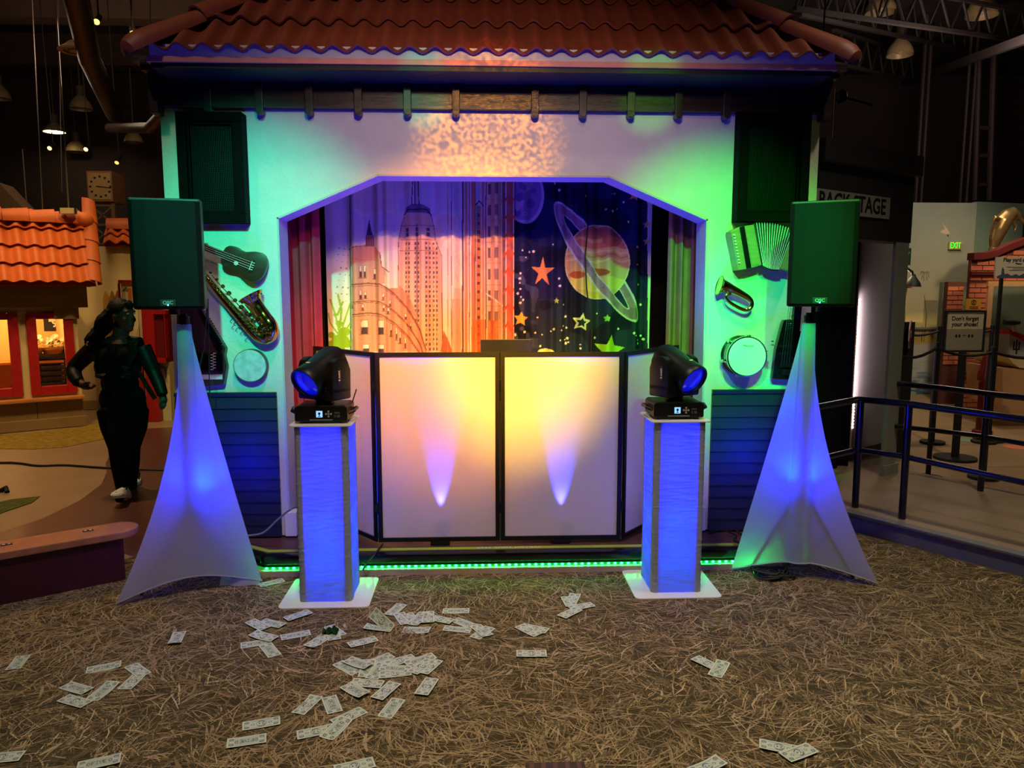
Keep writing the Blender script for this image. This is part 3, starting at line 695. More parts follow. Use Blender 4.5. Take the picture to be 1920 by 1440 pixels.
# ------------------------------------------------------------------ DJ facade, table, laptop
M_scrim = mat('white_scrim', (236, 232, 226), 0.8, var=0.02, transl=0.45, spec=0.15)
M_stretch = mat('white_stretch_cloth', (216, 216, 226), 0.75, var=0.03, transl=0.72, spec=0.15, bump=0.15, bscale=12, stretch=(1, 1, 3))
M_sleeve = mat('thin_stretch_sleeve', (196, 200, 214), 0.75, var=0.03, transl=0.86, spec=0.1, bump=0.6, bscale=9, stretch=(0.5, 0.5, 9))
M_frame = mat('black_metal_frame', (14, 13, 12), 0.4, 0.3, var=0.1)
M_chrome = mat('chrome', (200, 200, 200), 0.18, 1.0, var=0.05)
fac = thing('dj_facade', 'four-panel white folding DJ booth front with black frame', 'screen', (0.13, 4.66, SZ))
FZ0, FZ1 = SZ + 0.012, 1.325
def panel(p, q):
    p = Vector((*p, 0)); q = Vector((*q, 0)); d = (q - p).normalized(); n = Vector((d.y, -d.x, 0))
    w = (q - p).length; M3 = Matrix((d, -n, ZA)).transposed(); fw = 0.026
    b = MB(); b.frame(0.004, w - 0.004, FZ0, FZ1, fw, -0.015, 0.015)
    b.v = [p + M3 @ v for v in b.v]; f = b.build('panel_frame', M_frame, fac)
    b = MB(); b.add([(fw - 0.004, -0.004, FZ0 + fw - 0.004), (w - fw + 0.004, -0.004, FZ0 + fw - 0.004), (w - fw + 0.004, -0.004, FZ1 - fw + 0.004), (fw - 0.004, -0.004, FZ1 - fw + 0.004)], [(0, 1, 2, 3)]); b.v = [p + M3 @ v for v in b.v]; b.build('scrim', M_scrim, f)
    return f
A = [(-1.122, 5.235), (-0.637, 4.66), (0.129, 4.66), (0.897, 4.655), (1.382, 5.23)]
for i in range(4): panel(A[i], A[i + 1])
for i in (1, 2, 3):
    for z in (0.35, 1.12):
        b = MB(); b.cyl((A[i][0], A[i][1] - 0.016, z - 0.035), (A[i][0], A[i][1] - 0.016, z + 0.035), 0.007, n=8)
        b.box(A[i][0] - 0.016, A[i][0] + 0.016, A[i][1] - 0.018, A[i][1] - 0.012, z - 0.022, z + 0.022); b.build('hinge', M_frame, fac)
    MB().cyl((A[i][0], A[i][1] - 0.006, FZ0), (A[i][0], A[i][1] - 0.006, FZ1), 0.003, n=6).build('hinge_rod', M_chrome, fac)
for x in (-0.25, 0.51): MB().box(x - 0.06, x + 0.06, 4.63, 4.70, SZ - 0.008, FZ0 + 0.004).build('foot_plate', M_frame, fac)
tbl = thing('dj_table', 'black folding table hidden behind the booth front', 'table', (0.13, 5.1, SZ))
b = MB(); b.box(-0.55, 0.8, 4.95, 5.4, 0.98, 1.01); b.build('table_top', M_black, tbl)
for x in (-0.5, 0.75):
    for y in (5.0, 5.35): MB().cyl((x, y, SZ - 0.012), (x, y, 0.98), 0.015, n=8).build('leg', M_black, tbl)
lp = thing('laptop', 'open dark laptop seen from behind above the booth front', 'laptop', (0.12, 5.15, 1.01))
pa = P(901, 636, 5.12); pb = P(997, 640, 5.12)
b = MB(); b.hexa([(pa.x, 5.15, 1.02), (pb.x, 5.15, 1.02), (pb.x, 5.162, 1.02), (pa.x, 5.162, 1.02), (pa.x, 5.10, pa.z), (pb.x, 5.10, pa.z), (pb.x, 5.112, pa.z), (pa.x, 5.112, pa.z)]); b.build('screen_lid', mat('laptop_lid', (40, 40, 44), 0.35, 0.6, var=0.05), lp, bevel=0.003)
MB().box(pa.x, pb.x, 5.15, 5.37, 1.01, 1.026).build('keyboard_base', M_black, lp, bevel=0.003)
# small blue uplights standing behind the scrim
M_lens_blue = mat('blue_lens', (30, 60, 255), 0.2, var=0, emit=3, ecol=(10, 40, 255))
for k, u in enumerate((828, 1049)):
    q = P(u, 966, 4.73); lb = ('left', 'right')[k]
    t = thing('uplight', 'small black uplight shining blue behind the %s centre panel of the booth' % lb, 'stage light', (q.x, 4.745, SZ), 0, 'uplights behind the booth front')
    MB().cyl((q.x, 4.715, SZ - 0.01), (q.x, 4.715, q.z - 0.09), 0.02, n=10).build('post', M_black, t)
    MB().lathe([(0.028, 0), (0.034, 0.02), (0.036, 0.085), (0.030, 0.085)], (q.x, 4.715, q.z - 0.09), n=16).build('can', M_black, t, smooth=True)
    MB().cyl((q.x, 4.715, q.z - 0.006), (q.x, 4.715, q.z - 0.003), 0.028, n=16).build('lens', M_lens_blue, t)
    lamp('uplight_beam', 'SPOT', (q.x, 4.698, q.z + 0.005), 130, (0.03, 0.03, 1.0), (q.x, 4.656, q.z + 0.24), 0.008, 34, 0.8)

# ------------------------------------------------------------------ totems
M_plate = mat('white_plate', (226, 226, 222), 0.3, var=0.03)
def totem(cx, cy, side, label):
    t = thing('lighting_totem', label, 'totem', (cx, cy, 0), 0, 'lighting totems beside the booth')
    b = MB(); r = 0.03; pts = []
    for (sx, sy) in ((1, 1), (-1, 1), (-1, -1), (1, -1)):
        for k in range(5):
            a = R(90 * [(1, 1), (-1, 1), (-1, -1), (1, -1)].index((sx, sy)) + k * 22.5); pts.append((cx + sx * (0.245 - r) + r * math.cos(a), cy + sy * (0.215 - r) + r * math.sin(a)))
    b.prism(pts, (0, 0, 0.008), (0, 0, 0.001), XA, YA); b.build('base_plate', M_plate, t, bevel=0.002)
    pts = []
    for i, (sx, sy) in enumerate(((1, 1), (-1, 1), (-1, -1), (1, -1))):
        for k in range(5):
            a = R(90 * i + k * 22.5); pts.append((cx + sx * 0.14 + 0.025 * math.cos(a), cy + sy * 0.14 + 0.025 * math.sin(a)))
    MB().prism(pts, (0, 0, 0.008), (0, 0, 0.985), XA, YA).build('top_plate', M_plate, t, bevel=0.002)
    for sx in (-1, 1):
        for sy in (-1, 1): MB().cyl((cx + sx * 0.118, cy + sy * 0.118, 0.009), (cx + sx * 0.118, cy + sy * 0.118, 0.985), 0.024, n=12).build('truss_tube', M_white, t, smooth=True)
    # stretch sleeve with cross wrinkles
    hw, rc = 0.143, 0.022; per = []
    for i, (sx, sy) in enumerate(((1, 1), (-1, 1), (-1, -1), (1, -1))):
        for k in range(4):
            a = R(90 * i + k * 30); per.append((sx * (hw - rc) + rc * math.cos(a), sy * (hw - rc) + rc * math.sin(a), True))
        nx, ny = ((-1, 1), (-1, -1), (1, -1), (1, 1))[i]
        ex, ey = per[-1][0], per[-1][1]; e2x, e2y = (nx * (hw - rc) + rc * math.cos(R(90 * (i + 1))), ny * (hw - rc) + rc * math.sin(R(90 * (i + 1))))
        for k in range(1, 9): per.append((ex + (e2x - ex) * k / 9, ey + (e2y - ey) * k / 9, False))
    nz = 210; rows = []
    ph = [random.uniform(0, 6.28) for _ in range(40)]; fr = [random.uniform(60, 420) for _ in range(40)]; tl = [random.uniform(-2.5, 2.5) for _ in range(40)]
    for j in range(nz + 1):
        z = 0.010 + 0.974 * j / nz; row = []
        for (x, y, corner) in per:
            w_ = sum(math.sin(z * fr[q] + ph[q] + (x + y * 0.7) * fr[q] * tl[q] * 0.12) for q in range(14)) / 9
            w_ = max(w_, -0.15)
            k = 1 + (0.018 if corner else 0.05) * w_ - (0 if corner else 0.02) ; row.append(Vector((cx + x * k, cy + y * k, z)))
        rows.append(row)
    b = MB(); b.loft(rows, cap=False); b.build('stretch_sleeve', M_sleeve, t, smooth=True, angle=80)
    b = MB(); b.cyl((cx, cy, 0.01), (cx, cy, 0.10), 0.05, n=14); b.build('inner_lamp', M_black, t)
    lamp('totem_lamp', 'POINT', (cx, cy, 0.42), 9, BLUE, None, 0.05)
    lamp('totem_lamp', 'POINT', (cx, cy, 0.78), 5, BLUE, None, 0.05)
    return t
totem(-0.845, 4.165, -1, 'white stretch-covered totem with square base left of the booth, glowing blue')
totem(1.105, 4.21, 1, 'white stretch-covered totem with square base right of the booth, glowing blue')

# ------------------------------------------------------------------ moving heads
M_body = mat('black_plastic', (12, 12, 12), 0.42, var=0.15, spec=0.35, bump=0.03, bscale=200)
M_screen = mat('lcd_screen', (120, 170, 255), 0.3, var=0, emit=1.6, ecol=(120, 170, 255))
M_button = mat('grey_button', (150, 150, 140), 0.5, var=0.05)
M_label = mat('white_print', (225, 225, 215), 0.6, var=0)
M_lensb = mat('moving_head_lens', (8, 20, 140), 0.08, var=0.2, scale=60, emit=0.55, ecol=(5, 20, 255), coat=1.0)
def moving_head(cx, cy, z0, az, tilt, lb, label):
    t = thing('moving_head_light', label, 'stage light', (cx, cy, z0), 0, 'moving head lights on the totems')
    loc = lambda b: b
    # base with control panel (faces the camera, -Y)
    b = MB(); b.prism([(-0.135, 0.012), (0.135, 0.012), (0.14, 0.02), (0.14, 0.085), (0.125, 0.098), (-0.125, 0.098), (-0.14, 0.085), (-0.14, 0.02)], (0, 0.22, 0), (0, -0.11, 0))
    base = b.build('base', M_body, t, bevel=0.004, local=True)
    def sub(b, name, m, par, **k): o = b.build(name, m, par, local=True, **k); return o
    for x in (-0.105, 0.105):
        for y in (-0.085, 0.085): sub(MB().cyl((x, y, 0), (x, y, 0.013), 0.014, n=10), 'rubber_foot', M_black, base)
    sub(MB().box(-0.03, 0.012, -0.113, -0.109, 0.03, 0.075), 'display_bezel', M_black, base)
    sub(MB().box(-0.025, 0.008, -0.1145, -0.112, 0.036, 0.070), 'display', M_screen, base)
    sub(MB().lathe([(0.007, 0), (0.007, 0.001)], (-0.0085, -0.1145, 0.056), (0, -1, 0), 12).box(-0.0105, -0.0065, -0.1155, -0.1145, 0.042, 0.052).box(-0.016, -0.001, -0.1155, -0.1145, 0.040, 0.043), 'screen_icon', M_black, base)
    for dx, dz in ((0, 0), (0.013, 0), (-0.013, 0), (0, 0.013), (0, -0.013)): sub(MB().cyl((0.04 + dx, -0.11, 0.053 + dz), (0.04 + dx, -0.1135, 0.053 + dz), 0.0055, n=10), 'button', M_button, base)
    sub(MB().box(0.07, 0.1, -0.112, -0.109, 0.055, 0.063).box(0.07, 0.078, -0.112, -0.109, 0.034, 0.048).box(0.085, 0.1, -0.112, -0.109, 0.034, 0.048), 'socket_print', mat('grey_print', (70, 72, 68), 0.6, var=0), base)
    sub(MB().box(-0.06, 0.06, -0.1115, -0.109, 0.019, 0.024), 'trim_line', mat('pale_trim', (120, 128, 120), 0.5, var=0), base)
    for s in (-1, 1):
        b = MB(); b.tube([(s * 0.135, -0.06, 0.05), (s * 0.165, -0.05, 0.062), (s * 0.17, 0, 0.07), (s * 0.165, 0.05, 0.062), (s * 0.135, 0.06, 0.05)], 0.011, 8); sub(b, 'carry_handle', M_body, base, smooth=True)
    if lb == 'l': sub(MB().tube([(0.14, 0.05, 0.09), (0.15, 0.05, 0.12), (0.165, 0.05, 0.165)], 0.0035, 6), 'antenna', M_black, base)
    sub(MB().cyl((0, 0, 0.098), (0, 0, 0.122), 0.05, n=20), 'pan_collar', M_body, base, smooth=True)
    # yoke: U of two arms; local frame with arm axis = w, barrel axis plan dir = d
    d = Vector((math.sin(az), -math.cos(az), 0)); w = Vector((math.cos(az), math.sin(az), 0))
    def ycol(p): return d * p[0] + w * p[1] + ZA * p[2]
    yk = MB()
    prof = [(-0.075, 0.122), (0.075, 0.122), (0.085, 0.135), (0.085, 0.175), (-0.085, 0.175), (-0.085, 0.135)]
    yk.prism([(-0.128, 0.13), (-0.118, 0.122), (0.118, 0.122), (0.128, 0.13), (0.128, 0.19), (0.08, 0.19), (0.06, 0.18), (-0.06, 0.18), (-0.08, 0.19), (-0.128, 0.19)], d * 0.14, -d * 0.07, w, ZA)
    for s in (-1, 1):
        o0 = w * (s * 0.082)
        yk.prism([(-0.07, 0.16), (0.07, 0.16), (0.072, 0.28), (0.052, 0.33), (0.02, 0.348), (-0.02, 0.348), (-0.052, 0.33), (-0.072, 0.28)], w * (s * 0.046), o0, d, ZA)
    yoke = yk.build('yoke', M_body, t, bevel=0.006, local=True, smooth=True, angle=50)
    # name plate on the arm side facing the camera
    s = 1 if lb == 'l' else -1
    cc = w * (s * 0.1285) + ZA * 0.255 + d * 0.02
    b = MB(); ax = d * (1 if s > 0 else -1)
    rn = [(math.cos(a) * 0.011, math.sin(a) * 0.011 + (0.034 if math.sin(a) > 0 else -0.034)) for a in [R(15 + 30 * k) for k in range(12)]]
    b.prism(rn, w * (s * 0.002), cc, ax, ZA); pl_ = b.build('name_plate', M_black, yoke, local=True)
    # barrel head
    H = ZA * 0.290; e = (d * math.cos(tilt) - ZA * math.sin(tilt)).normalized()
    up_ = w.cross(e); up_ = up_ if up_.z > 0 else -up_
    hb = MB(); rings = []
    for (s_, r_, sq) in ((-0.120, 0.055, 3.5), (-0.115, 0.068, 3.5), (-0.08, 0.076, 3.2), (-0.01, 0.079, 3), (0.04, 0.081, 2.4), (0.08, 0.087, 2.05), (0.130, 0.092, 2), (0.158, 0.094, 2), (0.165, 0.090, 2), (0.163, 0.080, 2), (0.147, 0.077, 2)):
        ring_ = []
        for i in range(32):
            a = 2 * math.pi * i / 32; ca, sa = math.cos(a), math.sin(a); k = (abs(ca) ** sq + abs(sa) ** sq) ** (-1 / sq)
            ring_.append(H + e * s_ + (w * ca + up_ * sa) * (r_ * k))
        rings.append(ring_)
    hb.loft(rings); head = hb.build('head', M_body, t, local=True, smooth=True, angle=40)
    lb_ = MB(); 
    lb_.lathe([(0.078, 0.147), (0.068, 0.153), (0.05, 0.158), (0.02, 0.161), (0.0, 0.162)], H, e, 28); lb_.build('lens', M_lensb, head, local=True, smooth=True)
    b = MB(); b.prism([(-0.012, -0.004), (0.014, -0.004), (0.014, 0.004), (-0.012, 0.004)], up_ * 0.0015, H + e * 0.085 + up_ * 0.0885, w, e); b.build('logo_mark', M_label, head, local=True)
    WL[yoke.name] = Vector(); txt = '230W B'
    rot = facing(w * (s * 0.1307) + ZA * 0.255 + d * 0.02, -ZA if s > 0 else -ZA, (w * s).cross(-ZA))
    text('lettering', txt, 0.017, rot, M_label, yoke, 0.0004, 0.0003)
moving_head(-0.845, 4.16, 0.993, R(-33), R(28), 'l', 'black moving head light on the left totem, lens tilted down to the left')
moving_head(1.10, 4.205, 0.993, R(33), R(28), 'r', 'black moving head light on the right totem, lens tilted down to the right')

# ------------------------------------------------------------------ loudspeakers on covered tripods
M_grille = mat('black_speaker_grille', (9, 9, 9), 0.6, var=0.1, spec=0.15, bump=0.3, bscale=900)
def speaker(cx, cy, z0, rz, label):
    t = thing('loudspeaker', label, 'loudspeaker', (cx, cy, z0), rz, 'loudspeakers on tripods')
    w, h, dp = 0.175, 0.575, 0.34
    fr = [(-w, 0.0), (-w * 0.86, -0.022), (-w * 0.5, -0.035), (0, -0.038), (w * 0.5, -0.035), (w * 0.86, -0.022), (w, 0.0)]
    b = MB(); b.prism([(-w, 0), (w, 0), (w, 0.1), (w * 0.72, dp), (-w * 0.72, dp), (-w, 0.1)], (0, 0, h), (0, 0, 0), XA, YA); body = b.build('cabinet', M_body, t, bevel=0.012, local=True)
    b = MB(); b.prism(fr, (0, 0, h - 0.03), (0, -0.001, 0.015), XA, YA); g = b.build('front_grille', M_grille, t, bevel=0.004, local=True)
    MB().box(-0.038, 0.038, -0.0435, -0.036, 0.018, 0.052).build('badge', M_black, g, bevel=0.002, local=True)
    text('lettering', 'QSC', 0.024, facing((0, -0.0445, 0.036), XA, ZA), mat('badge_silver', (190, 195, 200), 0.3, 0.5, var=0), g, 0.0006, 0.0008, width=0.05).data.transform(Matrix.Translation(WL[g.name]))
    MB().lathe([(0.004, 0), (0.003, 0.002)], (0, -0.0435, 0.024), (0, -1, 0), 8).build('power_light', mat('blue_led', (90, 170, 255), 0.3, var=0, emit=14, ecol=(60, 140, 255)), g, local=True)
    MB().box(-0.06, 0.06, 0.12, 0.24, h - 0.002, h + 0.004).build('top_handle', M_black, t, local=True)
    MB().cyl((0, 0.15, -0.03), (0, 0.15, 0.002), 0.028, n=16).build('pole_cup', M_black, t, local=True)
speaker(-1.625, 4.09, 1.602, R(13), 'black loudspeaker on the left covered tripod beside the ukulele')
speaker(1.875, 4.12, 1.612, R(-27), 'black loudspeaker on the right covered tripod beside the accordion')
def tripod(px, py, feet, exps, sag, lab, lab2, glow, top=1.515):
    t = thing('speaker_stand', lab, 'speaker stand', (px, py, 0), 0, 'speaker stands')
    MB().cyl((px, py, 0.1), (px, py, 1.575), 0.019, n=14).build('pole', M_body, t, smooth=True)
    MB().cyl((px, py, 0.46), (px, py, 0.54), 0.034, n=14).build('collar', M_body, t, smooth=True)
    MB().cyl((px, py, 1.522), (px, py, 1.56), 0.03, n=14).build('collar', M_body, t, smooth=True)
    for f in feet:
        f = Vector((*f, 0.012)); c = Vector((px, py, 0.0)); q = f + (c - f) * 0.3
        MB().tube([Vector((px, py, 0.55)) + (Vector((q.x, q.y, 0.55)) - Vector((px, py, 0.55))) * 0.04, q + ZA * 0.02], 0.009, 8).build('leg', M_body, t, smooth=True)
        MB().tube([Vector((px, py, 0.12)), c.lerp(q, 0.5) + ZA * 0.27], 0.009, 8).build('brace', M_body, t, smooth=True)
    b = MB(); nt, ns = 60, 22; cen = Vector((px, py, 0))
    rows = []
    def edge(k, s_):
        f = Vector((*feet[k], 0.0)); ex = exps[k]
        rr = 0.032 + (1 - 0.0) * 0.0
        d = (f - cen); L = d.length; d.normalize()
        return cen + d * (0.03 + (L - 0.03) * (s_ ** ex)) + ZA * (top * (1 - s_) + 0.014 * s_)
    for j in range(nt + 1):
        s_ = j / nt; row = []
        for k in range(3):
            a, e = edge(k, s_), edge((k + 1) % 3, s_)
            for i in range(ns):
                q = i / ns; p = a.lerp(e, q); bulge = math.sin(math.pi * q)
                out = (p - cen); out.z = 0
                # soft inward sag of the stretched cloth, arched hem
                p = p - out * (0.10 * bulge * s_ * sag[k]) + ZA * (0.085 * bulge * s_ ** 6)
                wr = (0.006 * math.sin(30 * q + 4 * s_) * math.exp(-((q - 0.12) / 0.09) ** 2) + 0.006 * math.sin(34 * q - 5 * s_) * math.exp(-((q - 0.9) / 0.08) ** 2)) * min(1, 3 * s_)
                p = p + out.normalized() * wr if out.length > 1e-5 else p
                o2 = Vector((p.x - px, p.y - py, 0))
                mr = 0.038 + 0.03 * min(1, s_ * 1.5)
                if o2.length < mr: p = p + o2.normalized() * (mr - o2.length)
                row.append(p)
        rows.append(row)
    b.loft(rows, cap=False)
    o = b.build('stand_cover', M_stretch, None, smooth=True, angle=80); tag(o, lab2, 'cover', 'white stretch covers on the stands')
    hem = MB(); hem.tube(rows[-1], 0.0045, 6, closed=True); hem.build('hem', M_stretch, o, smooth=True)
    pr = thing('par_light', 'small blue par light inside the %s stand cover' % glow[1], 'stage light', (glow[0].x, glow[0].y, glow[0].z - 0.1), 0, 'par lights inside the covers')
    g = glow[0]
    MB().lathe([(0.05, -0.1), (0.055, -0.03), (0.055, -0.005), (0.048, -0.005)], g, (0, 0, 1), 18).build('can', M_black, pr, smooth=True)
    MB().cyl(g - ZA * 0.012, g - ZA * 0.008, 0.046, n=18).build('lens', M_lens_blue, pr)
    bb = MB(); bb.tube([g + Vector((0.06, 0, -0.05)), g + Vector((0.06, 0, -0.11)), Vector((px, py, g.z - 0.11))], 0.008, 6); bb.build('bracket', M_black, pr)
    lamp('par_beam', 'SPOT', g + ZA * 0.012, 70, BLUE, g + Vector((glow[2], -0.12, 1.0)), 0.03, 130, 0.7)
    lamp('par_spill', 'POINT', g + Vector((0, -0.02, 0.16)), 8.0, BLUE, None, 0.04)
tripod(-1.635, 4.30, [(-1.976, 4.035), (-1.277, 4.335), (-1.72, 4.72)], [2.0, 1.12, 1.4], [0.6, 1, 1], 'black tripod stand under the left loudspeaker', 'white stretch cover over the left tripod, lit blue from inside', (Vector((-1.63, 4.37, 0.50)), 'left', 0.05))
tripod(1.90, 4.31, [(1.53, 4.40), (2.305, 4.13), (2.02, 4.72)], [1.10, 1.9, 1.4], [0.6, 1, 1], 'black tripod stand under the right loudspeaker', 'white stretch cover over the right tripod, lit blue from inside', (Vector((1.91, 4.38, 0.52)), 'right', 0.02))

# added unseen blue wash lights behind the moving heads, others on the booth table
def wash(p, aim, watts, ang, label):
    p = Vector(p); d = (Vector(aim) - p).normalized(); t = thing('wash_light', label, 'stage light', p - d * 0.06, 0, 'small blue wash lights')
    MB().lathe([(0.022, -0.06), (0.032, -0.045), (0.034, -0.004), (0.029, -0.004)], p, d, 16).build('can', M_black, t, smooth=True)
    MB().lathe([(0.028, -0.01), (0.028, -0.006)], p, d, 16).build('lens', M_lens_blue, t)
    lamp('wash_beam', 'SPOT', p + d * 0.012, watts, BLUE, aim, 0.03, ang, 0.8)
wash((-0.80, 4.31, 1.06), (-1.15, 4.62, 3.0), 20, 140, 'added blue wash light hidden on the left totem behind its moving head')
wash((1.06, 4.355, 1.06), (1.45, 4.66, 3.0), 20, 140, 'added blue wash light hidden on the right totem behind its moving head')
wash((-0.36, 4.98, 1.07), (-0.4, 5.02, 2.6), 46, 140, 'small blue wash light at the left end of the booth table')
wash((0.62, 4.98, 1.07), (0.66, 5.02, 2.6), 46, 140, 'small blue wash light at the right end of the booth table')
# ------------------------------------------------------------------ things mounted on the stage wall
SCL = 0.00343
def wp(u, v, out=0.0):
    """point on (or out from) the stage wall"""
    return P(u, v, WY - out)
def wpoly(pts, out0, depth, b=None):
    """outline on the wall, from out0 to out0+depth in front of it"""
    b = b or MB(); q = [P(u, v, WY) for u, v in pts]
    q = [Vector((p.x, WY - out0, p.z)) for p in q]; b.pprism(q, (0, -depth, 0)); return b
M_wood_uke = mat('mahogany', (66, 40, 28), 0.35, var=0.35, scale=4, stretch=(2, 1, 14))
M_wood_dark = mat('dark_fretboard', (34, 24, 22), 0.4, var=0.2)
M_brass = mat('polished_brass', (214, 176, 96), 0.16, 1.0, var=0.12, scale=30)
M_steel = mat('steel_string', (190, 190, 195), 0.3, 1.0, var=0)
M_gold = mat('gold_pin', (210, 170, 90), 0.25, 1.0, var=0.05)
M_bone = mat('ivory_plastic', (226, 220, 200), 0.4, var=0.04)
M_skin_drum = mat('drum_head', (226, 226, 220), 0.55, var=0.04, scale=18)
M_marble = mat('mottled_drum_head', (196, 204, 200), 0.6, var=0.3, scale=22)
M_instblack = mat('black_lacquer', (14, 14, 18), 0.22, var=0.1, coat=0.5)

# wall cabinets with mesh grilles
M_cab = mat('black_cabinet_wood', (7, 6, 6), 0.7, var=0.3, scale=4, spec=0.06, stretch=(1, 1, 0.3))
gm = bpy.data.materials.new('perforated_grille'); gm.use_nodes = True; MATS['perforated_grille'] = gm
nt = gm.node_tree; N_ = nt.nodes; L_ = nt.links; bs = N_['Principled BSDF']
tc = N_.new('ShaderNodeTexCoord'); vo = N_.new('ShaderNodeTexVoronoi'); vo.inputs['Scale'].default_value = 95; vo.inputs['Randomness'].default_value = 0.0
mp = N_.new('ShaderNodeMapping'); mp.inputs['Scale'].default_value = (1, 0.001, 1); L_.new(tc.outputs['Object'], mp.inputs[0]); L_.new(mp.outputs[0], vo.inputs['Vector'])
rm = N_.new('ShaderNodeValToRGB'); rm.color_ramp.elements[0].position = 0.25; rm.color_ramp.elements[0].color = (0.002, 0.002, 0.002, 1); rm.color_ramp.elements[1].position = 0.4; rm.color_ramp.elements[1].color = (0.006, 0.006, 0.006, 1)
L_.new(vo.outputs['Distance'], rm.inputs[0]); L_.new(rm.outputs[0], bs.inputs['Base Color']); bs.inputs['Roughness'].default_value = 0.32; bs.inputs['Metallic'].default_value = 0.0; bs.inputs['Specular IOR Level'].default_value = 0.1
bp_ = N_.new('ShaderNodeBump'); bp_.inputs['Strength'].default_value = 0.6; bp_.inputs['Distance'].default_value = 0.003; L_.new(vo.outputs['Distance'], bp_.inputs['Height']); L_.new(bp_.outputs[0], bs.inputs['Normal'])
def wall_cab(u0, u1, v0, v1, label):
    a = wp(u0, v0, 0.05); c = wp(u1, v1, 0.05); x0, x1, z0, z1 = a.x, c.x, c.z, a.z
    t = thing('wall_speaker', label, 'wall speaker', ((x0 + x1) / 2, WY, z0), 0, 'wall speakers under the roof')
    b = MB(); b.frame(x0, x1, z0, z1, 0.055, WY - 0.105, WY - 0.002); b.build('cabinet_frame', M_cab, t, bevel=0.004)
    b = MB(); b.frame(x0 + 0.055, x1 - 0.055, z0 + 0.055, z1 - 0.055, 0.016, WY - 0.085, WY - 0.06); b.build('inner_bead', M_cab, t, bevel=0.003)
    MB().box(x0 + 0.07, x1 - 0.07, WY - 0.062, WY - 0.057, z0 + 0.07, z1 - 0.07).build('grille', gm, t)
    MB().box(x0 + 0.01, x1 - 0.01, WY - 0.03, WY - 0.003, z0 + 0.01, z1 - 0.01).build('back_panel', M_dark, t)
    xm = (x0 + x1) / 2
    for zz, r in ((z0 + 0.16, 0.07), (z0 + 0.36, 0.045)):
        MB().lathe([(r, 0), (r * 0.92, 0.012), (r * 0.35, -0.012), (0.01, -0.008)], (xm, WY - 0.045, zz), (0, -1, 0), 20).build('driver', M_blackgloss, t, smooth=True)
wall_cab(334, 466, 212, 419, 'black wall speaker with mesh grille above the ukulele')
wall_cab(1383, 1507, 214, 417, 'black wall speaker with mesh grille above the accordion')

# ukulele
t = thing('ukulele', 'small brown ukulele hung slanting below the left wall speaker', 'ukulele', wp(455, 530), 0, 'instruments on the wall')
ang = R(21.5); ax = Vector((math.cos(ang), 0, -math.sin(ang))); ay = Vector((math.sin(ang), 0, math.cos(ang)))
o0 = wp(424, 478); o0.y = WY
sh = [(0, 9), (2, 16), (7, 21.5), (14, 23.5), (21, 23), (28, 21), (36, 21), (44, 25), (52, 29), (61, 31), (69, 28.5), (75, 22), (78.5, 13), (79.5, 5)]
pl = [(s * SCL, w * SCL * 0.9) for s, w in sh] + [(s * SCL, -w * SCL * 0.9) for s, w in reversed(sh)]
body = MB().prism(pl, (0, -0.055, 0), o0 + Vector((0, -0.02, 0)), ax, ay).build('body', M_wood_uke, t, bevel=0.004, smooth=True)
top = o0 + Vector((0, -0.0755, 0))
MB().lathe([(0.02, 0), (0.02, 0.0006)], top + ax * 27 * SCL, (0, -1, 0), 20).build('sound_hole', M_dark, body)
MB().lathe([(0.0135, 0), (0.0135, 0.002), (0.0, 0.002)], top + ax * 28 * SCL - ay * 5.5 * SCL + Vector((0, -0.001, 0)), (0, -1, 0), 14).build('pick', M_bone, body)
MB().prism([(-100 * SCL, 5.5 * SCL), (14 * SCL, 6.5 * SCL), (14 * SCL, -6.5 * SCL), (-100 * SCL, -5.5 * SCL)], (0, -0.018, 0), top + Vector((0, 0.012, 0)), ax, ay).build('neck', M_wood_dark, t)
hd = MB().prism([(-100 * SCL, 6 * SCL), (-104 * SCL, 9 * SCL), (-124 * SCL, 10 * SCL), (-124 * SCL, -10 * SCL), (-104 * SCL, -9 * SCL), (-100 * SCL, -6 * SCL)], (0, -0.014, 0), top + Vector((0, 0.014, 0)), ax, ay).build('headstock', M_wood_uke, t)
br = MB().prism([(54 * SCL, 11 * SCL), (58 * SCL, 11 * SCL), (58 * SCL, -11 * SCL), (54 * SCL, -11 * SCL)], (0, -0.007, 0), top, ax, ay).build('bridge', M_wood_dark, t)
MB().prism([(53.3 * SCL, 8.5 * SCL), (54.4 * SCL, 8.5 * SCL), (54.4 * SCL, -8.5 * SCL), (53.3 * SCL, -8.5 * SCL)], (0, -0.011, 0), top, ax, ay).build('saddle', M_bone, br)
for k in (-1.5, -0.5, 0.5, 1.5):
    MB().tube([top + ax * (-98 * SCL) + ay * (k * 2.6 * SCL) + Vector((0, -0.013, 0)), top + ax * (54 * SCL) + ay * (k * 4.2 * SCL) + Vector((0, -0.013, 0))], 0.0011, 5).build('string', M_steel, t)
    MB().prism([(55 * SCL, (k * 4.2 + .6) * SCL), (59.5 * SCL, (k * 4.2 + .6) * SCL), (59.5 * SCL, (k * 4.2 - .6) * SCL), (55 * SCL, (k * 4.2 - .6) * SCL)], (0, -0.003, 0), top + Vector((0, -0.007, 0)), ax, ay).build('string_tie', M_bone, br)

# saxophone
t = thing('saxophone', 'shiny brass saxophone hung slanting under the ukulele', 'saxophone', wp(490, 645), 0, 'instruments on the wall')
path = [(372, 500), (384, 515), (410, 548), (440, 583), (466, 612), (482, 627), (494, 633), (504, 630), (509, 620), (507, 608), (499, 596), (489, 581), (481, 569), (476, 561), (473, 556)]
rad = [4, 4.6, 6, 7.6, 9.5, 11.5, 12.6, 13, 13, 12.6, 12.2, 12, 13, 15.5, 20]
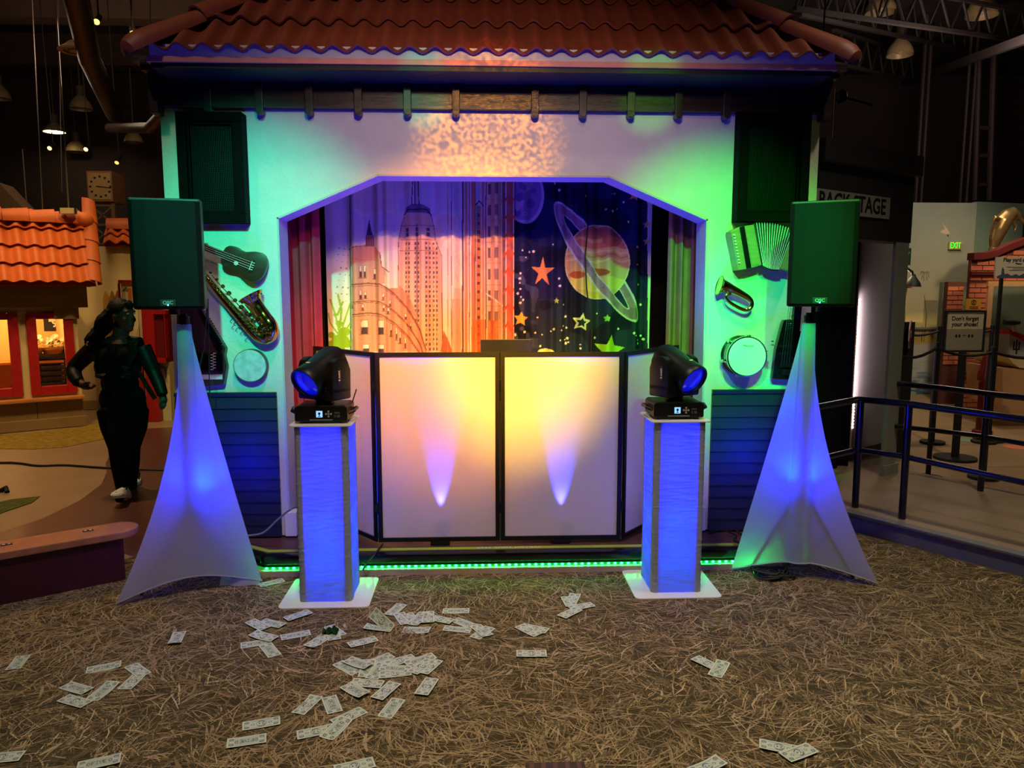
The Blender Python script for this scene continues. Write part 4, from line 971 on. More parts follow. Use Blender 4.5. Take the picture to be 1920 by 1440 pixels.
# smooth the path
pts = []; rr = []
for i in range(len(path) - 1):
    for k in range(4):
        f = k / 4; p0 = Vector(path[max(i - 1, 0)]); p1 = Vector(path[i]); p2 = Vector(path[i + 1]); p3 = Vector(path[min(i + 2, len(path) - 1)])
        q = 0.5 * ((2 * p1) + (p2 - p0) * f + (2 * p0 - 5 * p1 + 4 * p2 - p3) * f * f + (3 * p1 - p0 - 3 * p2 + p3) * f ** 3)
        pts.append(wp(q.x, q.y, 0.068)); rr.append((rad[i] * (1 - f) + rad[i + 1] * f) * SCL)
        pts[-1].y = WY - 0.068 - (0.03 * max(0, (i - 6) / 8))
body = MB().tube(pts, rr, 18).build('body_tube', M_brass, t, smooth=True)
d = (pts[-1] - pts[-4]).normalized()
MB().lathe([(20 * SCL, -0.01), (23 * SCL, 0.006), (23.5 * SCL, 0.010), (19 * SCL, 0.004), (11 * SCL, -0.05)], pts[-1], d, 24, cap=False).build('bell_rim', M_brass, t, smooth=True)
random.seed(3)
for k in range(17):
    f = k / 16; u = 388 + 92 * f; v = 518 + 104 * f
    for side in (0, 1):
        if side and k % 2: continue
        dx, dy = (4 + 3 * side) * (1 if side else -0.2), -(3 + 4 * side) if side else 1.5
        c_ = wp(u + dx, v + dy, 0.068 + (6 + 3 * f) * SCL + 0.01); r_ = (2.6 + 2.2 * f) * SCL * random.uniform(0.8, 1.2)
        MB().lathe([(r_, 0), (r_, 0.004), (r_ * 0.6, 0.009), (r_ * 0.2, 0.009)], c_, (0.15, -1, 0.1), 12).build('key_cup', M_brass, t, smooth=True)
for off in (0, 5, -5):
    MB().tube([wp(392 + off, 520 - off * 0.8, 0.105), wp(430 + off, 563 - off * 0.8, 0.115), wp(468 + off, 604 - off * 0.8, 0.125)], 0.0028, 6).build('key_rod', M_brass, t, smooth=True)
for (u, v, r_) in ((484, 600, 5), (492, 612, 5.5), (487, 618, 4.5), (470, 590, 4), (497, 622, 4.5)):
    MB().lathe([(r_ * SCL, 0), (r_ * SCL, 0.004), (r_ * 0.7 * SCL, 0.009), (0.001, 0.009)], wp(u, v, 0.13), (0, -1, 0.1), 14).build('key_cup', M_brass, t, smooth=True)
for (u, v) in ((436, 598), (443, 603), (452, 610), (461, 622)):
    MB().tube([wp(u, v, 0.07), wp(u - 5, v + 5, 0.075), wp(u - 1, v + 8, 0.075)], 0.003, 6).build('key_lever', M_brass, t, smooth=True)
MB().tube([wp(448, 561, 0.12), wp(470, 588, 0.125)], 0.006, 8).build('bell_brace', M_brass, t, smooth=True)
MB().tube([wp(372, 500, 0.068), wp(362, 490, 0.075), wp(350, 488, 0.085), wp(343, 492, 0.09)], [4 * SCL, 3.4 * SCL, 3 * SCL, 2.6 * SCL], 12).build('neck_tube', M_brass, t, smooth=True)

# autoharp
t = thing('autoharp', 'dark wooden autoharp with chord bars and white buttons behind left tripod', 'zither', wp(385, 722), 0, 'instruments on the wall')
hp = [(338, 572), (378, 570), (428, 650), (426, 664), (430.5, 684), (425, 719), (350, 726), (338, 726)]
body = wpoly(hp, 0.012, 0.045).build('body', mat('dark_harp_wood', (58, 34, 30), 0.35, var=0.35, scale=4, stretch=(6, 1, 1)), t, bevel=0.004)
wpoly([(343, 580), (373, 578), (414, 656), (414, 700), (345, 704)], 0.058, 0.002).build('soundboard', mat('soundboard_walnut', (74, 42, 32), 0.4, var=0.4, scale=4, stretch=(8, 1, 1)), body)
wpoly([(376, 575), (382, 575), (424, 652), (417, 660), (410, 652)], 0.058, 0.006).build('pin_block', M_instblack, body)
for k in range(15):
    for q in (0, 1):
        u = 379 + 38 * k / 14 + (4 if q else 0); v = 580 + 66 * k / 14 - (2 if q else 0); MB().cyl(wp(u, v, 0.062), wp(u, v, 0.078), 0.0035, n=7).build('tuning_pin', M_gold, t)
for k in range(12):
    v = 662.5 + 2.75 * k
    a = wp(352 + k * 0.8, v, 0.07); e = wp(418, v, 0.07); b = MB(); b.beam(a, e, 0.006, 0.006); bar = b.build('chord_bar', M_instblack, t)
    u = 402 if k % 2 == 0 else 397.5; c_ = wp(u, v, 0.08); MB().obox(c_, 0.016, 0.012, 0.005).build('chord_button', M_bone, bar, bevel=0.001)
wpoly([(352, 701), (423, 700), (423, 709), (352, 710)], 0.058, 0.004).build('hitch_strip', M_bone, body)
for k in range(14):
    MB().tube([wp(352 + k * 4.6, 705, 0.066), wp(346 + k * 2.4 + (0), 584 + k * 5.0, 0.066)], 0.0006, 4).build('string', M_steel, t)

# frame drum on the left
c0 = wp(474, 684, 0.0)
t = thing('frame_drum', 'round pale mottled frame drum below the saxophone', 'drum', (c0.x, WY, c0.z - 0.1), 0, 'instruments on the wall')
c0 = Vector((c0.x, WY, c0.z)); r_ = 30 * SCL
MB().lathe([(r_, 0.012), (r_, 0.062), (r_ * 0.95, 0.062), (r_ * 0.95, 0.03)], c0, (0, -1, 0), 40).build('rim', mat('drum_rim_wood', (90, 80, 66), 0.5, var=0.2), t, smooth=True)
MB().lathe([(r_ * 0.97, 0.061), (r_ * 0.96, 0.0635), (0.001, 0.0635)], c0, (0, -1, 0), 40).build('drum_skin', M_marble, t, smooth=True)

# accordion
t = thing('accordion', 'button accordion with fanned bellows under the right wall speaker', 'accordion', wp(1420, 515), 0, 'instruments on the wall')
M_acc = mat('accordion_maple', (150, 128, 84), 0.35, var=0.2, scale=8, stretch=(1, 1, 6))
wpoly([(1358.5, 437), (1375, 428), (1401, 424), (1415, 498), (1396, 504), (1372, 508)], 0.02, 0.10).build('treble_side', M_acc, t, bevel=0.004)
wpoly([(1374, 429), (1383, 427), (1396, 503), (1387, 505)], 0.121, 0.004).build('grille_strip', M_instblack, t)
wpoly([(1385, 431), (1399, 428), (1411, 496), (1398, 500)], 0.121, 0.003).build('face_panel', M_acc, t, bevel=0.001)
for k in range(10):
    u = 1364.3 + 9.7 * k / 9; v = 443.5 + 51 * k / 9; q = wp(u, v, 0.0); MB().lathe([(0.0062, 0), (0.006, 0.008), (0.004, 0.011), (0.0005, 0.011)], Vector((q.x, WY - 0.12, q.z)), (0, -1, 0), 10).build('button', M_bone, t, smooth=True)
n = 15
A_top, B_top, A_bot, B_bot = Vector((1402, 423)), Vector((1475, 436)), Vector((1416, 498)), Vector((1446, 505))
bel = MB(); fold_pts_t = []; fold_pts_b = []
def fan(f):
    tp = A_top.lerp(B_top, f) + Vector((0, -5 * math.sin(math.pi * f))); bt = A_bot.lerp(B_bot, f) + Vector((0, 2.5 * math.sin(math.pi * f))); return tp, bt
rows = []
for k in range(2 * n + 1):
    tp, bt = fan(k / (2 * n)); out = 0.130 if k % 2 else 0.098
    e = 1.5 if k % 2 else 0
    a = wp(tp.x, tp.y - e); c_ = wp(bt.x, bt.y + e)
    rows.append([Vector((a.x, WY - 0.02, a.z)), Vector((a.x, WY - out, a.z)), Vector((c_.x, WY - out, c_.z)), Vector((c_.x, WY - 0.02, c_.z))])
bel.loft(rows); bl = bel.build('bellows', mat('bellows_cloth', (92, 84, 72), 0.5, var=0.15), t)
for k in range(1, 2 * n, 2):
    tp, bt = fan(k / (2 * n)); a = wp(tp.x, tp.y - 1.5); c_ = wp(bt.x, bt.y + 1.5)
    MB().beam((a.x, WY - 0.1315, a.z), (c_.x, WY - 0.1315, c_.z), 0.0028, 0.0028).build('pleat_edge', M_bone, bl)
    for p in (a, c_): MB().obox((p.x, WY - 0.122, p.z), 0.006, 0.02, 0.014).build('fold_corner', M_chrome, bl)
wpoly([(1476, 436), (1492, 440), (1480, 512), (1447, 505)], 0.02, 0.10).build('bass_side', M_acc, t, bevel=0.004)

# bugle
t = thing('bugle', 'small dark brass bugle hung between accordion and drum', 'bugle', wp(1385, 582), 0, 'instruments on the wall')
path = [(1349, 535), (1353, 536), (1360, 537.5), (1372, 542), (1390, 551), (1403, 559), (1409, 567), (1408, 576), (1401, 581), (1391, 579.5), (1376, 572), (1365, 564), (1361, 556), (1365, 551), (1371, 553)]
rad = [17, 14.5, 11, 8, 6.6, 5.6, 4.6, 4.0, 3.8, 3.6, 3.4, 3.2, 3.0, 2.8, 3.0]
pts = []; rr = []
for i in range(len(path) - 1):
    for k in range(4):
        f = k / 4; p0 = Vector(path[max(i - 1, 0)]); p1 = Vector(path[i]); p2 = Vector(path[i + 1]); p3 = Vector(path[min(i + 2, len(path) - 1)])
        q = 0.5 * ((2 * p1) + (p2 - p0) * f + (2 * p0 - 5 * p1 + 4 * p2 - p3) * f * f + (3 * p1 - p0 - 3 * p2 + p3) * f ** 3)
        pts.append(wp(q.x, q.y, 0.075)); rr.append((rad[i] * (1 - f) + rad[i + 1] * f) * SCL)
MB().tube(pts, rr, 16).build('tubing', M_brass, t, smooth=True)
d = (pts[0] - pts[2]).normalized()
MB().lathe([(15 * SCL, -0.012), (18.5 * SCL, 0.0), (18.5 * SCL, 0.003), (13 * SCL, -0.012), (6 * SCL, -0.05)], pts[0], d, 24, cap=False).build('bell_rim', M_brass, t, smooth=True)

# side drum
c0 = wp(1389, 665); c0 = Vector((c0.x - 0.012, WY, c0.z - 0.0)); r_ = 36.5 * SCL * 0.975
t = thing('side_drum', 'small white-headed drum with dark shell beside the headless bass', 'drum', (c0.x, WY, c0.z - r_), 0, 'instruments on the wall')
D = 0.15
MB().lathe([(r_ * 0.97, 0.01), (r_ * 0.97, D)], c0, (0, -1, 0), 40).build('shell', M_instblack, t, smooth=True)
for h in (0.012, D - 0.012): MB().lathe([(r_ * 0.97, h - 0.004), (r_ * 1.05, h - 0.004), (r_ * 1.05, h + 0.013), (r_ * 0.97, h + 0.013)], c0, (0, -1, 0), 40).build('hoop', M_chrome, t, smooth=True)
hd = MB().lathe([(r_ * 0.985, D - 0.002), (r_ * 0.975, D + 0.003), (0.001, D + 0.003)], c0, (0, -1, 0), 40).build('drum_head', M_skin_drum, t, smooth=True)
text('lettering', 'Mendini', 0.022, facing(c0 + Vector((0.005, -D - 0.0036, r_ * 0.56)), XA, ZA), M_black, hd, 0.0003)
for k in range(6):
    a = R(15 + 60 * k); dd = Vector((math.cos(a), 0, math.sin(a))); p = c0 + dd * (r_ * 1.0)
    lg = MB().obox(p + dd * 0.008 + Vector((0, -D / 2, 0)), 0.018, 0.035, 0.018).build('lug', M_chrome, t, bevel=0.003)
    MB().cyl(p + dd * 0.012 + Vector((0, -0.005, 0)), p + dd * 0.012 + Vector((0, -D - 0.004, 0)), 0.0028, n=6).build('tension_rod', M_chrome, lg)

# headless bass guitar
t = thing('bass_guitar', 'black headless bass guitar with block body left of right tripod', 'bass guitar', wp(1465, 712), 0, 'instruments on the wall')
body = wpoly([(1462, 599), (1476, 598), (1477, 618), (1494, 620), (1496, 640), (1489, 711), (1440, 708), (1447, 652), (1459, 606)], 0.03, 0.045).build('body', M_instblack, t, bevel=0.005)
wpoly([(1481, 545), (1495, 545), (1488, 621), (1473, 621)], 0.07, 0.016).build('neck', M_wood_dark, t)
nk = wpoly([(1480.5, 545), (1495.5, 545), (1488, 626), (1472.5, 626)], 0.086, 0.004).build('fretboard', M_instblack, t)
for k in range(14):
    f = 0.05 + 0.92 * (1 - 0.93 ** k) / (1 - 0.93 ** 14); v = 548 + 74 * f; ul = 1480.5 - 7.8 * f; MB().beam(wp(ul + 0.5, v, 0.091), wp(ul + 14.5, v, 0.091), 0.002, 0.002).build('fret', M_steel, nk)
for v in (577, 588, 598, 607): q = wp(1485.5 - (v - 577) * 0.1, v, 0.0915); MB().lathe([(0.004, 0), (0.004, 0.001)], q, (0, -1, 0), 8).build('inlay_dot', M_bone, nk)
for k in range(4): MB().tube([wp(1483 + 3.2 * k, 545, 0.096), wp(1464.5 + 5 * k, 684, 0.092)], 0.0013, 5).build('string', M_steel, t)
MB().obox(wp(1472, 686, 0.082), 0.075, 0.02, 0.018).build('bridge', M_frame, t)
wpoly([(1459, 690), (1478, 691), (1477, 702), (1458, 701)], 0.076, 0.012).build('tuner_block', M_frame, t, bevel=0.002)
for (u, v) in ((1450, 640), (1497, 641)): MB().cyl(wp(u, v, 0.045), wp(u + (-4 if u < 1470 else 4), v, 0.045), 0.004, n=8).build('strap_button', M_chrome, t)
for k in range(4): q = wp(1486 - k * 1.6, 672 + k * 11, 0.078); MB().lathe([(0.006, 0), (0.005, 0.01), (0.001, 0.01)], q, (0, -1, 0), 10).build('knob', M_frame, t, smooth=True)
for v in (650, 664): MB().obox(wp(1470, v, 0.078), 0.07, 0.008, 0.02).build('pickup', M_frame, t, bevel=0.002)
# cables near the stage
def cable(pts, r, label, m=None, name='cable'):
    q = [Vector(p) for p in pts]; out = []
    for i in range(len(q) - 1):
        p0, p1, p2, p3 = q[max(i - 1, 0)], q[i], q[i + 1], q[min(i + 2, len(q) - 1)]
        for k in range(6):
            f = k / 6; out.append(0.5 * ((2 * p1) + (p2 - p0) * f + (2 * p0 - 5 * p1 + 4 * p2 - p3) * f * f + (3 * p1 - p0 - 3 * p2 + p3) * f ** 3))
    out.append(q[-1]); return tag(MB().tube(out, r, 7).build(name, m or M_black, None, smooth=True), label, 'cable')
cable([P(383, 545, 4.35), P(388, 585, 4.4), P(384, 620, 4.45), P(380, 660, 4.5), P(372, 705, 4.5), P(378, 745, 4.45)], 0.0045, 'black speaker cable hanging from the back of the left loudspeaker')
cable([P(390, 560, 4.4), P(391, 620, 4.5), P(392, 690, 4.55), P(394, 760, 4.55), P(398, 850, 4.5)], 0.003, 'thin black cable hanging in front of the autoharp')
cable([P(562, 951, 4.42), P(545, 955, 4.47), P(520, 975, 4.56), P(495, 998, 4.62), P(468, 1004, 4.68), P(455, 1002, 4.72)], 0.006, 'pale grey cable looping from the left totem to the floor', mat('grey_cable', (150, 158, 158), 0.5, var=0.05))
cable([G(718, 1020, SZ + .006), G(708, 1032, SZ + .006), P(700, 1042, 4.43), P(688, 1055, 4.38), G(676, 1075, 0.006), G(660, 1085, 0.006)], 0.005, 'black cable running from the booth over the stage edge')
cable([G(1312, 985, SZ + .006), G(1345, 984, SZ + .006), G(1372, 990, SZ + .006), G(1388, 1000, SZ + .006), G(1400, 1010, SZ + 0.006)], 0.006, 'black cable lying on the stage by the right wall')
cable([G(1330, 1000, SZ + .006), G(1352, 994, SZ + .006), G(1380, 1004, SZ + .02), G(1376, 1012, SZ + .03), G(1386, 1018, SZ + .006), G(1402, 1015, SZ + .006)], 0.006, 'black cable curling on the stage behind the right tripod')
# coil of cable under the right cover
q = G(1447, 1080); random.seed(5); pts = []
for k in range(150):
    a = k * 0.42; r_ = 0.075 + 0.03 * math.sin(k * 0.37) + 0.012 * math.sin(k * 1.3); pts.append((q.x + 0.0 + r_ * 1.15 * math.cos(a) + 0.012 * math.sin(k * .11), q.y - 0.02 + r_ * 0.75 * math.sin(a), 0.008 + 0.035 * (k / 150) + 0.006 * math.sin(k * 0.9)))
tag(MB().tube(pts, 0.0055, 6).build('cable_coil', M_black, None, smooth=True), 'heap of coiled black cable on the carpet under the right cover', 'cable')
# folded cloth tail beside the left cover
b = MB(); c0 = G(448, 1096)
b.grid(lambda s, t_: Vector((c0.x - 0.10 + 0.22 * s, c0.y - 0.03 + 0.09 * t_ + 0.01 * math.sin(9 * s), 0.004 + 0.055 * (math.sin(math.pi * t_) ** 0.7) * (0.35 + 0.65 * abs(math.sin(2.2 + 4 * s))) * (1 - 0.5 * s))), 24, 10)
tag(b.build('cloth_tail', M_stretch, None, smooth=True, angle=80), 'crumpled end of white stretch cloth on the carpet by left tripod', 'cloth')
# ------------------------------------------------------------------ left side: bench, cable, small tiled house, clock tower
class Fr:
    """upright wall frame: s runs along e1, o comes out towards the viewer, z up"""
    def __init__(s, A, e1):
        s.A = Vector(A); s.e1 = Vector(e1).normalized(); s.n = Vector((s.e1.y, -s.e1.x, 0))
    def w(s, a, o, z): return s.A + s.e1 * a + s.n * o + ZA * z
    def px(s, u, v, o=0.0):
        p = PL(u, v, s.A + s.n * o, s.n); return ((p - s.A).dot(s.e1), p.z - s.A.z)
    def box(s, b, a0, a1, o0, o1, z0, z1):
        return b.hexa([s.w(a0, o1, z0), s.w(a1, o1, z0), s.w(a1, o0, z0), s.w(a0, o0, z0), s.w(a0, o1, z1), s.w(a1, o1, z1), s.w(a1, o0, z1), s.w(a0, o0, z1)])
    def pbox(s, b, u0, v0, u1, v1, o0, o1):
        a0, z1 = s.px(u0, v0, o1); a1, z0 = s.px(u1, v1, o1); return s.box(b, min(a0, a1), max(a0, a1), o0, o1, min(z0, z1), max(z0, z1))
    def poly(s, b, pts, o0, o1):
        q = [s.w(a, o1, z) for a, z in pts]; return b.pprism(q, -s.n * (o1 - o0))
HF = Fr(G(158, 797), (0.83, 0.557, 0))
M_olive = mat('olive_board', (140, 112, 66), 0.6, var=0.12, scale=4)
M_cream = mat('cream_wall', (204, 178, 122), 0.7, var=0.08, scale=3)
M_red = mat('red_paint', (170, 22, 20), 0.45, var=0.12)
M_orange_wood = mat('honey_wood', (196, 122, 62), 0.4, var=0.2, scale=4, stretch=(2, 2, 8))
M_bright_tile = mat('orange_terracotta', (206, 98, 30), 0.6, var=0.16, scale=6, bump=0.1, bscale=30)
house = thing('play_house', 'small cream play house with orange tile roof and red window frames', 'play house', HF.A - HF.e1 * 1.0)
LEFT = -3.2
aW0 = HF.px(48, 600)[0]; aW1 = HF.px(136, 600)[0]; zW1 = HF.px(90, 586)[1]; zW0 = HF.px(90, 739)[1]
aV1 = HF.px(33, 600)[0]; aV0 = aV1 - (aW1 - aW0)
zs_ = HF.px(100, 743)[1]; zbeam0 = HF.px(100, 577)[1]; zbeam1 = HF.px(100, 538)[1]
zt = zbeam1 + 0.05
def hpart(name, m, *boxes, par=house, bevel=0.0):
    b = MB()
    for q in boxes: HF.box(b, *q)
    return b.build(name, m, par, bevel=bevel)
# wall above, between and beside the windows
hpart('wall_pier', M_cream, (LEFT, aV0, -0.12, 0, 0, zt)); hpart('wall_pier', M_cream, (aV1, aW0, -0.12, 0, 0, zt)); hpart('wall_pier', M_cream, (aW1, 0.0, -0.12, 0, 0, zt))
hpart('wall_head', M_cream, (aV0, aV1, -0.12, 0, zW1, zt)); hpart('wall_head', M_cream, (aW0, aW1, -0.12, 0, zW1, zt))
hpart('wall_base', M_cream, (aV0, aV1, -0.12, 0, 0, zW0)); hpart('wall_base', M_cream, (aW0, aW1, -0.12, 0, 0, zW0))
hpart('end_wall', M_cream, (-0.1, 0.0, -2.2, -0.12, 0, zt))
hpart('header_beam', M_olive, (LEFT, 0.12, 0, 0.10, zbeam0, zbeam1), bevel=0.01); hpart('header_return', M_olive, (-0.25, 0.02, 0, 0.05, zbeam0 - 0.14, zbeam0))
hpart('eave_board', M_olive, (LEFT, 0.16, 0, 0.20, zbeam1, zbeam1 + 0.06))
for a0, a1 in ((aV0, aV1), (aW0, aW1)):
    b = MB(); fw = 0.105
    for q in ((a0, a0 + fw, -0.02, 0.035, zW0, zW1), (a1 - fw, a1, -0.02, 0.035, zW0, zW1), (a0 + fw, a1 - fw, -0.02, 0.035, zW1 - fw * 0.75, zW1), (a0 + fw, a1 - fw, -0.02, 0.035, zW0, zW0 + fw)): HF.box(b, *q)
    f = b.build('window_frame', M_red, house, bevel=0.008)
    b = MB(); HF.box(b, a0 + fw - 0.01, a1 - fw + 0.01, -0.022, -0.018, zW0 + fw - 0.01, zW1 - fw * 0.75 + 0.01)
    gl = mat('window_glass', (255, 255, 255), 0.03, var=0)
    bs = gl.node_tree.nodes['Principled BSDF']; bs.inputs['Transmission Weight'].default_value = 1.0; bs.inputs['IOR'].default_value = 1.02
    b.build('pane', gl, f)
hpart('sill', M_orange_wood, (LEFT, 0.02, 0, 0.13, zs_ - 0.045, zs_), bevel=0.012)
for k in range(6):
    a1 = 0.0 - k * 0.5; hpart('base_panel', M_olive, (a1 - 0.495, a1, 0.0, 0.035, 0.1, zs_ - 0.045), bevel=0.004)
hpart('skirting', M_olive, (LEFT, 0.03, 0, 0.06, 0, 0.13), bevel=0.006)
# inside seen through the windows
hpart('inner_back_wall', mat('inner_cream', (226, 190, 120), 0.7, var=0.05), (LEFT, -0.1, -1.5, -1.42, 0, zt)); hpart('inner_wainscot', M_orange_wood, (LEFT, -0.1, -1.42, -1.38, 0.0, HF.px(90, 678, -1.4)[1])); hpart('wainscot_rail', M_orange_wood, (LEFT, -0.1, -1.38, -1.33, HF.px(90, 681, -1.35)[1], HF.px(90, 677, -1.35)[1]))
hpart('inner_floor', M_orange_wood, (LEFT, -0.1, -1.4, -0.12, 0.0, 0.02)); hpart('inner_ceiling', M_cream, (LEFT, -0.1, -1.4, -0.12, zt - 0.06, zt))
zsh = HF.px(90, 673, -0.6)[1]; 
sh = thing('shelf_unit', 'honey wood shelf unit inside the play house window', 'shelf', HF.w(-0.7, -0.7, 0.02))
for z in (0.45, zsh - 0.02): hb = MB(); HF.box(hb, LEFT + 0.1, -0.12, -0.85, -0.55, z - 0.03, z); hb.build('shelf_board', M_orange_wood, sh)
for z in (0.02, zsh * 0.5): hb = MB(); HF.box(hb, LEFT + 0.1, -0.12, -0.84, -0.82, z, z + zsh * 0.48); hb.build('back_board', M_orange_wood, sh)
for a_ in (LEFT + 0.1, -0.15): hb = MB(); HF.box(hb, a_, a_ + 0.03, -0.82, -0.56, 0.02, zsh - 0.05); hb.build('side_board', M_orange_wood, sh)
M_pot = mat('clay_planter', (150, 92, 66), 0.7, var=0.15); M_leaf = mat('planter_leaf', (70, 96, 40), 0.6, var=0.3); M_petal = mat('white_petal', (232, 224, 200), 0.6, var=0.05)
for k, (u, lab) in enumerate(((102, 'clay pot of white flowers seen whole inside the play house window'), (60, 'clay pot of white flowers cut by the red window frame'))):
    a_, z_ = HF.px(u, 673, -0.68); c_ = HF.w(a_, -0.68, zsh - 0.02)
    t = thing('flower_pot', lab, 'flower pot', c_, 0, 'flower pots in the window')
    MB().lathe([(0.09, 0), (0.13, 0.13), (0.14, 0.135), (0.14, 0.16), (0.12, 0.16)], c_, n=18).build('pot', M_pot, t, smooth=True)
    random.seed(k + 2); bl = MB()
    for q in range(40):
        a = random.uniform(0, 6.28); r_ = random.uniform(0.03, 0.13); h = 0.15 + random.uniform(0, 0.12); p = c_ + Vector((r_ * math.cos(a), r_ * 0.6 * math.sin(a), h)); d = Vector((math.cos(a), math.sin(a), 0.4)) * 0.06
        s_ = d.cross(ZA).normalized() * 0.018; bl.add([p - d * 0.5, p + s_, p + d * 0.6, p - s_], [(0, 1, 2, 3)])
    lf = bl.build('leaves', M_leaf, t); lf['kind'] = 'stuff'
    for q in range(9):
        a = q * 0.7; p = c_ + Vector((0.15 * math.cos(a) * (0.5 + 0.5 * (q % 2)), 0.08 * math.sin(a) - 0.03, 0.22 + 0.04 * (q % 3))); MB().lathe([(0.006, 0), (0.036, 0.014), (0.03, 0.018), (0.008, 0.008)], p, (0.2, -0.8, 0.5), 8).build('flower', M_petal, t, smooth=True)
zc = 0.45; M_jeans = mat('dark_denim', (30, 26, 58), 0.8, var=0.3, scale=30)
for k in range(6):
    a_, z_ = HF.px(105, 725, -0.62); c_ = HF.w(a_ + 0.02 * math.sin(k * 2.1), -0.66, zc + 0.002 + 0.073 * k)
    b = MB(); m3 = Matrix((HF.e1, HF.n * -1, ZA)).transposed(); b.obox(c_ + ZA * 0.034, 0.33, 0.22, 0.066, m3)
    words = ('lowest', 'second', 'third', 'fourth', 'fifth', 'topmost')
    tag(b.build('folded_cloth', M_jeans, None, bevel=0.02, smooth=True), 'dark blue folded cloth, %s of the stack inside the play house' % words[k], 'cloth', 'folded cloths in the window')
# poster with number on the inner wall
pA = HF.w(HF.px(96, 610, -1.4)[0], -1.41, 0)
a0, z1 = HF.px(81, 594, -1.41); a1, z0 = HF.px(113, 620, -1.41)
t = thing('wall_poster', 'dark poster with a white figure nine on the inner wall of the play house', 'poster', HF.w((a0 + a1) / 2, -1.41, z0))
b = MB(); HF.box(b, a0, a1, -1.419, -1.405, z0, z1); b.build('sheet', mat('poster_navy', (30, 26, 48), 0.6, var=0.1), t)
text('lettering', '9', 0.15, facing(HF.w(a0 + (a1 - a0) * 0.68, -1.402, z0 + (z1 - z0) * 0.5), HF.e1, ZA), M_white, t, 0.001, 0.004)
b = MB(); HF.box(b, a0 + 0.06, a1 - 0.05, -1.404, -1.400, z1 - 0.07, z1 - 0.02); b.build('banner', M_bone, t)
lamp('house_inner', 'POINT', HF.w(-0.9, -0.55, zt - 0.25), 46, (1.0, 0.62, 0.22), None, 0.12)
# roof of the play house: tiles in courses, ridge caps, hip caps
zE = HF.px(100, 532, 0.32)[1]; zT = HF.px(100, 418, 0.02)[1]
hr = MB()
hr.hexa([HF.w(LEFT, 0.30, zE - 0.03), HF.w(0.2, 0.30, zE - 0.03), HF.w(0.2, -0.3, zE - 0.03), HF.w(LEFT, -0.3, zE - 0.03), HF.w(LEFT, 0.0, zT), HF.w(0.12, 0.0, zT), HF.w(0.12, -0.3, zT), HF.w(LEFT, -0.3, zT)])
rf = hr.build('roof', M_bright_tile, house)
U_ = (HF.w(0, 0.0, zT) - HF.w(0, 0.32, zE)); RL = U_.length; U_.normalize(); NN = HF.e1.cross(U_)
if NN.dot(HF.n) < 0: NN = -NN
RT = Matrix((HF.e1, U_, NN)).transposed().to_euler(); tw = 0.168
def tile2(Ltile):
    b = MB(); n = 8; vs = []; t_ = 0.016
    prof = [((i / n - 0.5) * tw, 0.030 * math.cos(2 * math.pi * (i / n - 0.5))) for i in range(n + 1)]
    for (y, lift) in ((0, 0.055), (Ltile, 0.012)):
        for (x, h) in prof: vs.append((x, y, h + lift + 0.02))
        for (x, h) in prof: vs.append((x, y, h + lift + 0.02 - t_))
    m = n + 1; fs = []
    for i in range(n): fs += [(i, i + 1, 2 * m + i + 1, 2 * m + i), (m + i + 1, m + i, 3 * m + i, 3 * m + i + 1), (i + 1, i, m + i, m + i + 1)]
    fs += [(0, 2 * m, 3 * m, m), (n, m + n, 3 * m + n, 2 * m + n)]; return b.add(vs, fs)
pr = None; nrow = 4
for r_ in range(nrow):
    a_ = 0.10
    while a_ > -1.75:
        p = HF.w(a_, 0.32, zE) + U_ * (r_ * RL / (nrow - 0.55))
        if pr is None: pr = tile2(RL / 3.2).build('roof_tile', M_bright_tile, rf, smooth=True, local=True, angle=50); o = pr
        else: o = link_copy(pr, rf)
        o.location = p - WL[rf.name]; o.rotation_euler = RT; a_ -= tw
def barrel(par, p0, p1, r0, r1, n, m=M_bright_tile):
    d = (p1 - p0).normalized(); w = d.cross(n).normalized(); rings = []
    for p, r_ in ((p0, r0), (p1, r1)):
        rings.append([p + w * (r_ * math.cos(t)) + n * (r_ * math.sin(t)) for t in [math.pi * i / 9 for i in range(10)]] + [p + w * ((r_ - 0.015) * math.cos(t)) + n * ((r_ - 0.015) * math.sin(t)) for t in [math.pi * i / 9 for i in range(9, -1, -1)]])
    return MB().loft(rings).build('ridge_cap', m, par, smooth=True)
a_ = 0.10
for k in range(7): barrel(rf, HF.w(a_ - 0.27 * k, 0.02, zT + 0.03 + 0.012), HF.w(a_ - 0.27 * k - 0.31, 0.02, zT + 0.03), 0.125, 0.105, (ZA + HF.n * 0.35).normalized())
for k in range(4):
    p = HF.w(0.16 + 0.03 * k * 0, 0.30, zE + 0.02) + (U_ + HF.e1 * 0.05) * (k * 0.27); barrel(rf, p, p + (U_ + HF.e1 * 0.05) * 0.31, 0.11, 0.095, (HF.n + HF.e1).normalized())
b = MB(); b.ell(HF.w(0.13, 0.04, zT + 0.05), 0.13, 0.13, 0.10, 14, 8); b.build('hip_knob', M_bright_tile, rf, smooth=True)
